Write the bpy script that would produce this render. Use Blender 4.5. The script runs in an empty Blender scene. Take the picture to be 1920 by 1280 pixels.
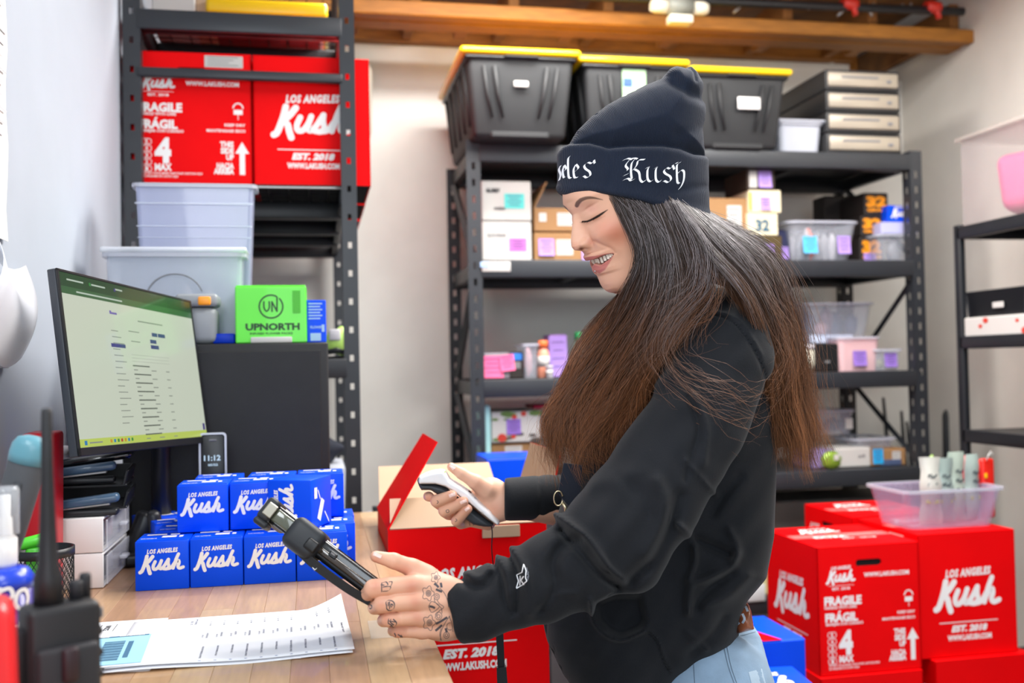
import bpy, bmesh, math, random
import numpy as np
from mathutils import Vector, Matrix

# ---------------------------------------------------------------- camera
FPX = 1867.0
CAMZ = 1.32
def _n(v): return v / np.linalg.norm(v)
_yc = _n(np.array([(590 - 960) / FPX, -(690 - 640) / FPX, -1.0]))      # room depth seen from the camera
_xc = np.array([9690 / FPX, 150 / FPX, -1.0]); _xc = _n(_xc - _yc * _xc.dot(_yc))
_zc = np.cross(_xc, _yc)
RC = np.stack([_xc, _yc, _zc])            # rows: world axes in camera coords -> world = RC @ cam
CAMP = np.array([0.0, 0.0, CAMZ])
cam_data = bpy.data.cameras.new('camera')
cam = bpy.data.objects.new('camera', cam_data)
bpy.context.scene.collection.objects.link(cam)
cam.matrix_world = Matrix.Translation(Vector(CAMP)) @ Matrix(RC.tolist()).to_4x4()
cam_data.sensor_width = 36.0
cam_data.lens = FPX / 1920 * 36.0
cam_data.clip_start = 0.02
cam_data.dof.use_dof = True
cam_data.dof.focus_distance = 1.36
cam_data.dof.aperture_fstop = 4.0
bpy.context.scene.camera = cam

# ---------------------------------------------------------------- world, lights, exposure
sc = bpy.context.scene
world = bpy.data.worlds.new('world'); sc.world = world; world.use_nodes = True
bg = world.node_tree.nodes['Background']
bg.inputs[0].default_value = (0.86, 0.93, 1.0, 1); bg.inputs[1].default_value = 0.5
def area(name, loc, rot, sx, sy, power, col):
    l = bpy.data.lights.new(name, 'AREA'); l.shape = 'RECTANGLE'; l.size = sx; l.size_y = sy
    l.energy = power; l.color = col
    o = bpy.data.objects.new(name, l); sc.collection.objects.link(o)
    o.location = loc; o.rotation_euler = [math.radians(a) for a in rot]
    return o
area('ceiling_panel_light', (1.15, 1.45, 2.72), (0, 0, 0), 1.0, 0.5, 27, (1.0, 0.97, 0.95))
area('ceiling_panel_light', (1.5, 2.15, 2.72), (0, 0, 0), 1.6, 0.8, 54, (1.0, 0.975, 0.935))
area('back_wall_fill_light', (0.62, 2.85, 2.72), (0, 0, 0), 0.9, 0.25, 36, (1.0, 0.975, 0.935))  # added lamp out of view, brightens the back wall
area('front_fill_light', (0.35, -1.2, 1.85), (84, 0, -16), 1.2, 1.2, 20, (0.84, 0.92, 1.0))  # added cool fill behind the camera, no real doorway
area('face_fill_light', (-0.36, 0.45, 1.95), (0, -66, 38), 0.5, 0.5, 8, (0.93, 0.97, 1.0))  # added fill lamp out of view at left, brightens her face
sc.view_settings.view_transform = 'Standard'
sc.view_settings.look = 'None'
sc.view_settings.gamma = 1.0
sc.view_settings.exposure = 0.25
sc.view_settings.use_curve_mapping = False
sc.cycles.max_bounces = 7
sc.cycles.transparent_max_bounces = 12
sc.cycles.caustics_reflective = False
sc.cycles.caustics_refractive = False
sc.cycles.use_denoising = True
# ---------------------------------------------------------------- helpers
RND = random.Random(7)
NR = np.random.default_rng(11)
COL = sc.collection
def ray(px, py): return RC @ np.array([(px - 960) / FPX, -(py - 640) / FPX, -1.0])
def onY(px, py, Y): d = ray(px, py); return CAMP + d * (Y / d[1])
def onX(px, py, X): d = ray(px, py); return CAMP + d * (X / d[0])
def onZ(px, py, z): d = ray(px, py); return CAMP + d * ((z - CAMZ) / d[2])
def W(px, py, d): return CAMP + ray(px, py) * d                      # point at distance d along the view
def cam2w(P): return CAMP + (np.asarray(P) * np.array([1, 1, -1])) @ RC.T   # (right, up, away) -> world
def C3(px, py, d): return np.array([(px - 960) / FPX * d, -(py - 640) / FPX * d, d])
def rectY(x0, y0, x1, y1, Y):
    a = onY(x0, (y0 + y1) / 2, Y)[0]; b = onY(x1, (y0 + y1) / 2, Y)[0]
    t = onY((x0 + x1) / 2, y0, Y)[2]; c = onY((x0 + x1) / 2, y1, Y)[2]
    return a, b, c, t                                                # X0, X1, Z0, Z1

def lin(h):
    if isinstance(h, str):
        h = h.lstrip('#'); c = [int(h[i:i + 2], 16) / 255 for i in (0, 2, 4)]
    else: c = [v / 255 for v in h]
    return tuple((v / 12.92 if v <= 0.04045 else ((v + 0.055) / 1.055) ** 2.4) for v in c) + (1,)
MATS = {}
def mat(name, col='#808080', rough=0.5, metal=0.0, bump=0.0, bscale=60.0, var=0.0, vscale=8.0, trans=0.0, alpha=1.0, emit=None,
        estr=1.0, coat=0.0, sheen=0.0, sss=0.0, attr=None, spec=0.5, bdist=0.001, stretch=None, ior=1.45):
    if name in MATS: return MATS[name]
    m = bpy.data.materials.new(name); m.use_nodes = True; nt = m.node_tree
    b = nt.nodes['Principled BSDF']
    c = lin(col) if not (isinstance(col, tuple) and len(col) == 4) else col
    b.inputs['Base Color'].default_value = c
    b.inputs['Roughness'].default_value = rough; b.inputs['Metallic'].default_value = metal
    b.inputs['Specular IOR Level'].default_value = spec; b.inputs['IOR'].default_value = ior
    b.inputs['Transmission Weight'].default_value = trans; b.inputs['Alpha'].default_value = alpha
    b.inputs['Coat Weight'].default_value = coat; b.inputs['Sheen Weight'].default_value = sheen
    if sss:
        b.inputs['Subsurface Weight'].default_value = sss; b.inputs['Subsurface Radius'].default_value = (1.0, 0.35, 0.2)
        b.inputs['Subsurface Scale'].default_value = 0.004
    if emit is not None:
        b.inputs['Emission Color'].default_value = lin(emit); b.inputs['Emission Strength'].default_value = estr
    tc = nt.nodes.new('ShaderNodeTexCoord'); src = tc.outputs['Object']
    if stretch:
        mp = nt.nodes.new('ShaderNodeMapping'); mp.inputs['Scale'].default_value = stretch
        nt.links.new(src, mp.inputs['Vector']); src = mp.outputs['Vector']
    cs = None
    if attr:
        at = nt.nodes.new('ShaderNodeAttribute'); at.attribute_name = attr; cs = at.outputs['Color']
        nt.links.new(cs, b.inputs['Base Color'])
    if var:
        nz = nt.nodes.new('ShaderNodeTexNoise'); nz.inputs['Scale'].default_value = vscale; nz.inputs['Detail'].default_value = 4
        nt.links.new(src, nz.inputs['Vector'])
        mr = nt.nodes.new('ShaderNodeMapRange'); mr.inputs[1].default_value = 0.3; mr.inputs[2].default_value = 0.7
        mr.inputs[3].default_value = 1 - var; mr.inputs[4].default_value = 1 + var
        nt.links.new(nz.outputs['Fac'], mr.inputs[0])
        mx = nt.nodes.new('ShaderNodeVectorMath'); mx.operation = 'SCALE'
        if cs: nt.links.new(cs, mx.inputs[0])
        else: mx.inputs[0].default_value = c[:3]
        nt.links.new(mr.outputs[0], mx.inputs['Scale']); nt.links.new(mx.outputs[0], b.inputs['Base Color'])
    if bump:
        nz = nt.nodes.new('ShaderNodeTexNoise'); nz.inputs['Scale'].default_value = bscale; nz.inputs['Detail'].default_value = 3
        nt.links.new(src, nz.inputs['Vector'])
        bp = nt.nodes.new('ShaderNodeBump'); bp.inputs['Strength'].default_value = bump; bp.inputs['Distance'].default_value = bdist
        nt.links.new(nz.outputs['Fac'], bp.inputs['Height']); nt.links.new(bp.outputs['Normal'], b.inputs['Normal'])
    MATS[name] = m
    return m

def tag(o, label=None, cat=None, group=None, kind=None):
    if label: o['label'] = label
    if cat: o['category'] = cat
    if group: o['group'] = group
    if kind: o['kind'] = kind
    return o
def empty(name, loc=(0, 0, 0), rz=0.0, label=None, cat=None, group=None):
    o = bpy.data.objects.new(name, None); COL.objects.link(o); o.empty_display_size = 0.02
    o.location = [float(v) for v in loc]; o.rotation_euler = (0, 0, rz)
    return tag(o, label, cat, group)
def mesh_obj(name, me, parent=None, loc=None, rot=None, mats=None):
    o = bpy.data.objects.new(name, me); COL.objects.link(o)
    if mats:
        for m in mats:
            if m.name not in [x.name for x in me.materials if x]: me.materials.append(m)
    if parent: o.parent = parent
    if loc is not None: o.location = [float(v) for v in loc]
    if rot is not None: o.rotation_euler = rot
    return o
def kids(o): return [c for c in bpy.data.objects if c.parent == o]
def tree(o): return (o, [tree(c) for c in kids(o)])
def copy_tree(tr, parent=None):
    o, ch = tr
    c = o.copy(); COL.objects.link(c)
    if parent: c.parent = parent
    for t in ch: copy_tree(t, c)
    return c
def put(o, loc, rz=0.0, label=None, rot=None):
    o.location = [float(v) for v in loc]; o.rotation_euler = rot if rot is not None else (0, 0, rz)
    if label: o['label'] = label
    return o

class MB:
    """collects shapes into one mesh; faces carry a material slot and a smooth flag"""
    def __init__(s): s.v = []; s.f = []; s.m = []; s.s = []; s.nv = 0
    def raw(s, vs, fs, mi=0, sm=False):
        vs = np.asarray(vs, float).reshape(-1, 3); n = s.nv; s.v.append(vs); s.nv += len(vs)
        for f in fs: s.f.append([n + i for i in f]); s.m.append(mi); s.s.append(sm)
        return s
    def box(s, c, d, R=None, mi=0, taper=None):
        x, y, z = [v / 2 for v in d]
        vs = np.array([(a * x, b * y, e * z) for e in (-1, 1) for b in (-1, 1) for a in (-1, 1)], float)
        if taper: vs[:4, :2] *= taper
        if R is not None: vs = vs @ np.array(R).T
        return s.raw(vs + np.array(c, float), [(0, 2, 3, 1), (4, 5, 7, 6), (0, 1, 5, 4), (2, 6, 7, 3), (0, 4, 6, 2), (1, 3, 7, 5)], mi)
    def span(s, x0, x1, y0, y1, z0, z1, mi=0, taper=None):
        return s.box(((x0 + x1) / 2, (y0 + y1) / 2, (z0 + z1) / 2), (abs(x1 - x0), abs(y1 - y0), abs(z1 - z0)), None, mi, taper)
    def bbox(s, c, d, r=0.004, R=None, mi=0, seg=2, taper=None):
        bm = bmesh.new(); bmesh.ops.create_cube(bm, size=1.0)
        for v in bm.verts:
            v.co.x *= d[0]; v.co.y *= d[1]; v.co.z *= d[2]
            if taper and v.co.z < 0: v.co.x *= taper; v.co.y *= taper
        r = min(r, 0.49 * min(d))
        bmesh.ops.bevel(bm, geom=list(bm.edges), offset=r, segments=seg, profile=0.5, affect='EDGES')
        return s._bm(bm, c, R, mi, seg > 1)
    def _bm(s, bm, c, R, mi, sm):
        bm.verts.index_update(); vs = np.array([v.co[:] for v in bm.verts])
        fs = [[v.index for v in f.verts] for f in bm.faces]; bm.free()
        if R is not None: vs = vs @ np.array(R).T
        return s.raw(vs + np.array(c, float), fs, mi, sm)
    def tube(s, pts, r, n=8, mi=0, caps=True, sm=True):
        P = np.asarray(pts, float); k = len(P); r = np.full(k, r) if np.isscalar(r) else np.asarray(r, float)
        T = np.gradient(P, axis=0); T /= np.linalg.norm(T, axis=1)[:, None] + 1e-12
        a = np.array([0, 0, 1.0]) if abs(T[0][2]) < 0.9 else np.array([1.0, 0, 0])
        u = np.cross(T[0], a); u /= np.linalg.norm(u); vs = []
        for i in range(k):
            u = u - T[i] * u.dot(T[i]); u /= np.linalg.norm(u) + 1e-12; w = np.cross(T[i], u)
            for j in range(n):
                t = 2 * math.pi * j / n; vs.append(P[i] + r[i] * (math.cos(t) * u + math.sin(t) * w))
        fs = [(i * n + j, i * n + (j + 1) % n, (i + 1) * n + (j + 1) % n, (i + 1) * n + j) for i in range(k - 1) for j in range(n)]
        s.raw(vs, fs, mi, sm)
        if caps:
            n0 = s.nv - k * n
            s.f.append([n0 + j for j in range(n)][::-1]); s.m.append(mi); s.s.append(False)
            s.f.append([n0 + (k - 1) * n + j for j in range(n)]); s.m.append(mi); s.s.append(False)
        return s
    def lathe(s, prof, c=(0, 0, 0), n=24, mi=0, R=None, sm=True, sx=1, sy=1):
        vs = [(r * math.cos(2 * math.pi * j / n) * sx, r * math.sin(2 * math.pi * j / n) * sy, z) for r, z in prof for j in range(n)]
        k = len(prof)
        fs = [(i * n + j, i * n + (j + 1) % n, (i + 1) * n + (j + 1) % n, (i + 1) * n + j) for i in range(k - 1) for j in range(n)]
        if prof[0][0] > 1e-6: fs.append(tuple(range(n))[::-1])
        if prof[-1][0] > 1e-6: fs.append(tuple((k - 1) * n + j for j in range(n)))
        vs = np.array(vs)
        if R is not None: vs = vs @ np.array(R).T
        return s.raw(vs + np.array(c, float), fs, mi, sm)
    def add(s, me2, M=None, mi=0, sm=False):
        vs, fs = me2; vs = np.asarray(vs, float)
        if M is not None:
            M = np.array(M, float); vs = vs @ M[:3, :3].T + M[:3, 3]
        return s.raw(vs, fs, mi, sm)
    def mesh(s, name='m', mats=None):
        me = bpy.data.meshes.new(name); V = np.concatenate(s.v) if s.v else np.zeros((0, 3))
        me.from_pydata(V.tolist(), [], s.f); me.update()
        me.polygons.foreach_set('material_index', s.m); me.polygons.foreach_set('use_smooth', s.s)
        for m in (mats or []): me.materials.append(m)
        return me
    def obj(s, name, mats, parent=None, loc=None, rot=None):
        if not isinstance(mats, (list, tuple)): mats = [mats]
        return mesh_obj(name, s.mesh(name, mats), parent, loc, rot)

def frame(o, ux, uy, sc_=1.0):
    """4x4 placing 2D drawings: local x->ux, y->uy, z->normal, at o"""
    ux = np.array(ux, float); uy = np.array(uy, float); n = np.cross(ux, uy)
    M = np.eye(4); M[:3, 0] = ux * sc_; M[:3, 1] = uy * sc_; M[:3, 2] = n * sc_; M[:3, 3] = o
    return M
def catmull(pts, n=6):
    P = np.asarray(pts, float)
    if len(P) < 3: return np.array([P[0] + (P[-1] - P[0]) * t for t in np.linspace(0, 1, n + 1)])
    Q = np.vstack([2 * P[0] - P[1], P, 2 * P[-1] - P[-2]]); out = []
    for i in range(1, len(Q) - 2):
        p0, p1, p2, p3 = Q[i - 1:i + 3]
        for t in np.arange(n) / n:
            out.append(0.5 * (2 * p1 + (p2 - p0) * t + (2 * p0 - 5 * p1 + 4 * p2 - p3) * t * t + (3 * p1 - p0 - 3 * p2 + p3) * t ** 3))
    out.append(P[-1]); return np.array(out)
def stroke2(lines, w, smooth=4, caps=7):
    """fat round strokes -> flat (verts, faces); w may be a number or a function of (line index, t)"""
    vs = []; fs = []; zl = 0.0
    for li, L in enumerate(lines):
        P = catmull(L, smooth) if smooth else np.asarray(L, float); k = len(P)
        T = np.gradient(P, axis=0); T /= np.linalg.norm(T, axis=1)[:, None] + 1e-9
        N = np.stack([-T[:, 1], T[:, 0]], 1)
        ws = np.array([w if np.isscalar(w) else w(li, i / (k - 1)) for i in range(k)]) / 2
        zl += 1e-5
        b = len(vs)
        for i in range(k):
            vs += [(*(P[i] + N[i] * ws[i]), zl), (*(P[i] - N[i] * ws[i]), zl)]
        for i in range(k - 1): fs.append((b + 2 * i + 1, b + 2 * i + 3, b + 2 * i + 2, b + 2 * i))
        for i, sg in ((0, 1), (k - 1, -1)):
            if caps:
                b = len(vs); a0 = math.atan2(*(N[i] * sg)[::-1])
                for j in range(caps + 1):
                    a = a0 + math.pi * j / caps
                    vs.append((P[i][0] + ws[i] * math.cos(a), P[i][1] + ws[i] * math.sin(a), zl))
                fs.append(tuple(range(b, b + caps + 1)))
    return np.array(vs), fs
_tc = {}
def text2(t, size=1.0, bold=0.02, shear=0.0, align='LEFT', space=1.0, ex=0.0):
    """text as a flat (verts, faces), cap height = size"""
    key = (t, bold, shear, align, space, ex)
    if key not in _tc:
        c = bpy.data.curves.new('t', 'FONT'); c.body = t; c.align_x = align; c.offset = bold; c.shear = shear
        c.resolution_u = 2; c.space_character = space; c.extrude = ex; c.size = 1.0
        o = bpy.data.objects.new('t', c); COL.objects.link(o)
        me = bpy.data.meshes.new_from_object(o.evaluated_get(bpy.context.evaluated_depsgraph_get()))
        vs = np.array([v.co[:] for v in me.vertices]); fs = [list(p.vertices) for p in me.polygons]
        bpy.data.meshes.remove(me); bpy.data.objects.remove(o); bpy.data.curves.remove(c)
        vs = vs / np.array([0.72, 0.72, 1.0]) if len(vs) else np.zeros((0, 3)); _tc[key] = (vs, fs)
    vs, fs = _tc[key]
    return vs * np.array([size, size, 1.0]), fs
def panel2(outline, holes, th):
    """flat plate in XY with holes cut out, th thick"""
    c = bpy.data.curves.new('p', 'CURVE'); c.dimensions = '2D'; c.fill_mode = 'BOTH'; c.extrude = th / 2
    for poly in [outline] + list(holes):
        sp = c.splines.new('POLY'); sp.points.add(len(poly) - 1); sp.use_cyclic_u = True
        for i, (x, y) in enumerate(poly): sp.points[i].co = (x, y, 0, 1)
    o = bpy.data.objects.new('p', c); COL.objects.link(o)
    me = bpy.data.meshes.new_from_object(o.evaluated_get(bpy.context.evaluated_depsgraph_get()))
    vs = np.array([v.co[:] for v in me.vertices]); fs = [list(p.vertices) for p in me.polygons]
    bpy.data.meshes.remove(me); bpy.data.objects.remove(o); bpy.data.curves.remove(c)
    return vs, fs
def rrect(cx, cy, w, h, r, n=4):
    out = []
    for sx, sy, a0 in ((1, 1, 0), (-1, 1, 90), (-1, -1, 180), (1, -1, 270)):
        for j in range(n + 1):
            a = math.radians(a0 + 90 * j / n); out.append((cx + sx * (w / 2 - r) + r * math.cos(a), cy + sy * (h / 2 - r) + r * math.sin(a)))
    return out
def quad2(x0, y0, x1, y1, z=0.0): return np.array([(x0, y0, z), (x1, y0, z), (x1, y1, z), (x0, y1, z)]), [(0, 1, 2, 3)]
def join2(*ms):
    vs = []; fs = []; n = 0
    for v, f in ms:
        if len(v) == 0: continue
        vs.append(v); fs += [[n + i for i in q] for q in f]; n += len(v)
    return np.concatenate(vs), fs
def at2(m, x, y, s=1.0, rot=0.0):
    v, f = m; v = np.array(v, float); c, q = math.cos(rot), math.sin(rot)
    x2 = (v[:, 0] * c - v[:, 1] * q) * s + x; y2 = (v[:, 0] * q + v[:, 1] * c) * s + y
    return np.stack([x2, y2, v[:, 2]], 1), f

# the script logo, 1 unit = capital height
KUSH = stroke2([
    [(0.40, 1.0), (0.30, 0.62), (0.12, 0.16), (0.0, 0.06)],
    [(0.72, 0.97), (0.52, 0.72), (0.26, 0.50)],
    [(0.28, 0.52), (0.44, 0.42), (0.50, 0.18), (0.56, -0.02)],
    [(0.86, 0.66), (0.75, 0.40), (0.78, 0.22), (0.95, 0.24), (1.12, 0.46), (1.22, 0.70)],
    [(1.22, 0.70), (1.10, 0.36), (1.16, 0.22), (1.34, 0.34), (1.62, 0.76)],
    [(1.62, 0.76), (1.60, 0.52), (1.64, 0.34), (1.52, 0.20), (1.32, 0.22)],
    [(1.52, 0.20), (1.76, 0.26), (1.98, 0.55)],
    [(2.20, 1.05), (2.04, 0.70), (1.88, 0.22)],
    [(1.92, 0.34), (2.06, 0.58), (2.20, 0.66), (2.22, 0.50), (2.16, 0.30), (2.26, 0.20), (2.46, 0.26)]],
    lambda li, t: 0.215 if li in (0, 1, 2) else 0.19)
def los_kush(cx, cy, w):
    """logo with the small line above it, w wide overall, centred at cx, K baseline at cy"""
    s = w / 2.5
    top = text2('LOS ANGELES', 0.25, 0.055, 0.25, 'LEFT', 1.16)
    tw = top[0][:, 0].max() - top[0][:, 0].min()
    top = (top[0] * np.array([1.78 / tw, 1, 1]), top[1])
    return join2(at2(KUSH, cx - 1.25 * s, cy, s), at2(top, cx - 0.86 * s, cy + 1.14 * s, s, 0.03))
def fit_text(t, x0, x1, y, h, bold=0.03, shear=0.0, rot=0.0):
    m = text2(t, h, bold, shear); v = m[0]; w = v[:, 0].max() - v[:, 0].min()
    v = v.copy(); v[:, 0] = (v[:, 0] - v[:, 0].min()) * ((x1 - x0) / w)
    return at2((v, m[1]), x0, y, 1.0, rot)
# ---------------------------------------------------------------- materials of the place
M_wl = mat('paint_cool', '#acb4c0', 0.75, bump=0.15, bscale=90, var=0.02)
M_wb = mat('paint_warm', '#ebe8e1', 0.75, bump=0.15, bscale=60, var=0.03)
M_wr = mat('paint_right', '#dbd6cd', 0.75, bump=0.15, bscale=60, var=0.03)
M_floor = mat('concrete', '#8a8884', 0.6, bump=0.2, bscale=30, var=0.12)
M_ceil = mat('ceiling_paint', '#e8e6e0', 0.8)
M_wood = mat('beam_wood', '#96601f', 0.6, bump=0.3, bscale=30, var=0.22, vscale=12, stretch=(1, 8, 8))
M_wood2 = mat('rough_wood', '#8a5a2a', 0.75, bump=0.3, bscale=30, var=0.3, vscale=14)
M_dark = mat('dark_void', '#2a1d14', 0.9)
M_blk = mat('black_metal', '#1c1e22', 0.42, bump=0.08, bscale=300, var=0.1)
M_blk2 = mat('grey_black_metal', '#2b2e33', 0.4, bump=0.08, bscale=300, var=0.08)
M_steel = mat('galvanised_steel', '#b8b9ba', 0.35, 0.8)
M_wire = mat('zinc_wire', '#3a3a3c', 0.4, 0.6)
M_red = mat('red_card', '#ea0006', 0.55, bump=0.08, bscale=40, var=0.04, spec=0.12)
M_redl = mat('red_card_pale', '#de2433', 0.42, var=0.04, coat=0.2)
M_white = mat('white_ink', '#f2efee', 0.5)
M_kraft = mat('kraft_card', '#98724a', 0.75, bump=0.15, bscale=80, var=0.06)
M_kraft2 = mat('pale_kraft', '#bb9e82', 0.75, bump=0.12, bscale=80, var=0.05)
M_blackhole = mat('hole_black', '#050505', 0.9)
M_blue = mat('blue_card', '#004cea', 0.4, var=0.05, spec=0.2, bump=0.05, bscale=30)
M_blued = mat('blue_card_dark', '#0032b4', 0.4, var=0.05, spec=0.2)
M_tape = mat('clear_tape', '#e8e6e2', 0.15, alpha=0.18, coat=0.6)
M_label = mat('paper_label', '#c2c0bc', 0.6)
M_grey = mat('grey_ink', '#77777a', 0.6)
M_ink = mat('black_ink', '#1c1c20', 0.6)

XL, YB = -0.466, 3.95
XR = onY(1697, 400, YB)[0]
ZW = 2.60
def struct(o): return tag(o, kind='structure')
struct(MB().span(XL - 0.1, XR + 0.3, -1.2, YB + 1.2, -0.06, 0).obj('floor', M_floor))
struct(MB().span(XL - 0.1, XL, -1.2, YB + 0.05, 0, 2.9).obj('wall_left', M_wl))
xe = onY(1592, 110, YB)[0]; zl = onY(1640, 150, YB)[2]
wb = MB().span(XL - 0.1, xe, YB, YB + 0.1, 0, ZW)
wb.span(xe, XR + 0.1, YB, YB + 0.1, 0, zl)
struct(wb.obj('wall_back', M_wb))
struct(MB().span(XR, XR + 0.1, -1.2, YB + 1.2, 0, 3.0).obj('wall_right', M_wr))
struct(MB().span(XL - 0.1, XR + 0.1, -0.6, 3.05, 2.78, 2.84).obj('ceiling', M_ceil))
# the loft floor seen from below: joists, ledger boards, deck
loft = struct(MB().span(XL, XR, 3.05, YB + 1.1, 2.80, 2.86).obj('trim_1', M_wood2))
zb = onY(1240, 51, 3.45)[2]
tb = struct(empty('trim_2', (0, 0, 0)))
for k, (y0, y1, z0, z1) in enumerate([(3.45, 3.49, zb, zb + 0.052), (3.492, 3.53, zb + 0.006, zb + 0.05), (3.532, 3.62, zb + 0.002, zb + 0.045)]):
    MB().bbox(((XL + XR) / 2, (y0 + y1) / 2, (z0 + z1) / 2), (XR - XL, y1 - y0, z1 - z0), 0.004, seg=1).obj('board', M_wood, tb)
jm = MB().bbox((0, 0, 0), (0.04, 0.9, 0.12), 0.004, seg=1).mesh('joist', [M_wood2])
for k in range(9):
    mesh_obj('joist', jm, tb, (XL + 0.12 + k * 0.36, 3.98, zb + 0.12))
jm = MB().bbox((0, 0, 0), (0.05, 0.10, 0.045), 0.004, seg=1).mesh('block', [M_wood])
for k in range(7):
    mesh_obj('block', jm, tb, (XL + 0.62 + k * 0.41, 3.72, zb + 0.05))
MB().span(XL, xe, 3.90, 3.94, ZW + 0.002, ZW + 0.05).obj('board', M_wood, tb)
# framing behind the end of the back wall
fr = struct(empty('trim_3', (0, 0, 0)))
MB().span(xe + 0.01, xe + 0.05, YB + 0.02, YB + 0.10, zl, 2.8).obj('stud', M_wood, fr)
MB().span(XR - 0.09, XR - 0.04, YB + 0.32, YB + 0.40, zl - 0.3, 2.8).obj('stud', M_wood2, fr)
MB().span(xe, XR, YB + 1.05, YB + 1.09, 0.5, 2.8).obj('panel', M_wood2, fr)
MB().tube([(xe + 0.04, YB + 0.3, zl + 0.02), (XR - 0.02, YB + 0.2, zl + 0.36)], 0.03, 4, sm=False).obj('brace', M_wood, fr)

# pipes under the loft
a = onY(1330, 3, 3.38); b = onY(1806, 22, 3.38)
pp = tag(MB().tube([a - (0.5, 0, 0.005), a, b], 0.016, 10).obj('fire_pipe', M_blk),
         'black steel sprinkler pipe with red fittings running along under the loft', 'pipe')
for px in (1592, 1748):
    c = onY(px, 8 + (px - 1592) * 0.04, 3.38)
    MB().tube([c - (0.03, 0, 0), c - (0.01, 0, 0), c + (0.01, 0, 0), c + (0.03, 0, 0)], [0.022, 0.026, 0.026, 0.022], 10).tube([c + (0.01, 0, 0.02), c + (0.02, -0.01, -0.045)], 0.011, 8).obj('fitting', mat('red_paint', '#b8281c', 0.4), pp)
for px in (1516, 1630, 1700):
    c = onY(px, 6, 3.38)
    MB().tube([c + (0.018 * math.cos(t), 0, 0.022 * math.sin(t)) for t in np.linspace(-3.0, 0.1, 9)], 0.004, 6).obj('pipe_hanger', M_steel, pp)
for k, (x0, y0, x1, y1) in enumerate([(1375, 24, 1402, 4), (1570, 30, 1592, 12), (1620, 12, 1635, 30), (1465, 72, 1478, 82), (690, 38, 706, 52), (965, 52, 975, 60), (1068, 60, 1078, 52)]):
    a = onY(x0, y0, 3.66 if k > 2 else 3.42); b = onY(x1, y1, 3.66 if k > 2 else 3.42)
    tag(MB().tube([a, (a + b) / 2 + (0, 0, 0.004), b], 0.006, 6).obj('cable_clip', M_steel), ('bright metal strap poking out %s' % ['above the beam beside the white junction fitting', 'left of the left red pipe fitting', 'right of the left red pipe fitting', 'below the beam, above the third yellow-lidded tote', 'below the beam near the tall black post', 'below the beam, above the first yellow-lidded tote', 'below the beam, near the middle yellow-lidded tote'][k]), 'strap', 'metal straps on the beam')
M_ivory = mat('ivory_plastic', '#d9d2bf', 0.5)
c = onY(1274, 14, 3.28)
jb = empty('junction_fitting', c, 0, 'off-white cylindrical lamp holder with square plate hanging on the beam', 'fitting')
for s_ in (-1, 1): MB().tube([(s_ * 0.105, 0, 0), (s_ * 0.09, 0, 0), (s_ * 0.045, 0, 0)], [0.018, 0.024, 0.024], 14).obj('end_cap', M_ivory, jb)
MB().tube([(-0.045, 0, 0.002), (0.045, 0, 0.002)], 0.03, 16).obj('band', mat('grey_band', '#7d8078', 0.5), jb)
MB().bbox((0, 0.0, -0.045), (0.085, 0.05, 0.03), 0.006).obj('plate', M_ivory, jb)

# wall unit half hidden by the tall rack
x0, x1, z0, z1 = rectY(645, 104, 701, 262, 3.72)
wu = MB().bbox(((x0 + x1) / 2, 3.83, (z0 + z1) / 2), (x1 - x0, 0.22, z1 - z0), 0.05, seg=5, taper=0.86).obj('air_unit', mat('beige_plastic', '#cfc8ba', 0.5))
tag(wu, 'beige rounded wall unit on the back wall behind the tall black post', 'wall unit')
MB().span(x0 + 0.03, x1 - 0.03, 3.712, 3.722, z0 + 0.03, z0 + 0.04).obj('vent_slot', M_grey, wu)

# papers and a curl of plastic on the left wall
def wall_paper(name, py0, py1, px0, px1, lab, lines):
    a = onX(px0, (py0 + py1) / 2, XL + 0.004); b = onX(px1, (py0 + py1) / 2, XL + 0.004)
    zt = onX((px0 + px1) / 2, py0, XL)[2]; zb_ = onX((px0 + px1) / 2, py1, XL)[2]
    y0, y1 = sorted((a[1], b[1]))
    n = 8; vs = []; 
    for i in range(n + 1):
        for j in range(2):
            z = zt + (zb_ - zt) * i / n
            vs.append((XL + 0.004 + 0.004 * math.sin(i * 0.9) ** 2, (y0, y1)[j], z))
    vs += [(x + 0.0008, y, z) for x, y, z in vs]
    m = 2 * (n + 1)
    fs = [(2 * i, 2 * i + 1, 2 * i + 3, 2 * i + 2) for i in range(n)] + [(m + 2 * i, m + 2 * i + 2, m + 2 * i + 3, m + 2 * i + 1) for i in range(n)]
    fs += [(2 * i, 2 * i + 2, m + 2 * i + 2, m + 2 * i) for i in range(n)] + [(2 * i + 1, m + 2 * i + 1, m + 2 * i + 3, 2 * i + 3) for i in range(n)]
    o = MB().raw(vs, fs, 0, True).obj(name, mat('paper', '#f3f3f2', 0.6)); tag(o, lab, 'paper')
    t = MB()
    for k in range(lines):
        z = zt - 0.02 - k * 0.02
        t.span(XL + 0.0095, XL + 0.0100, y0 + 0.01, y1 - 0.012 - (k % 3) * 0.01, z, z + 0.003)
    t.obj('printed_lines', mat('faint_ink', '#c4c6ca', 0.6), o)
wall_paper('wall_sheet', -60, 440, -60, 9, 'long white sheet pinned on the left wall at the frame edge', 12)
wall_paper('wall_notice', 520, 690, -50, 12, 'framed white notice low on the left wall beside the monitor', 5)
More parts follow.
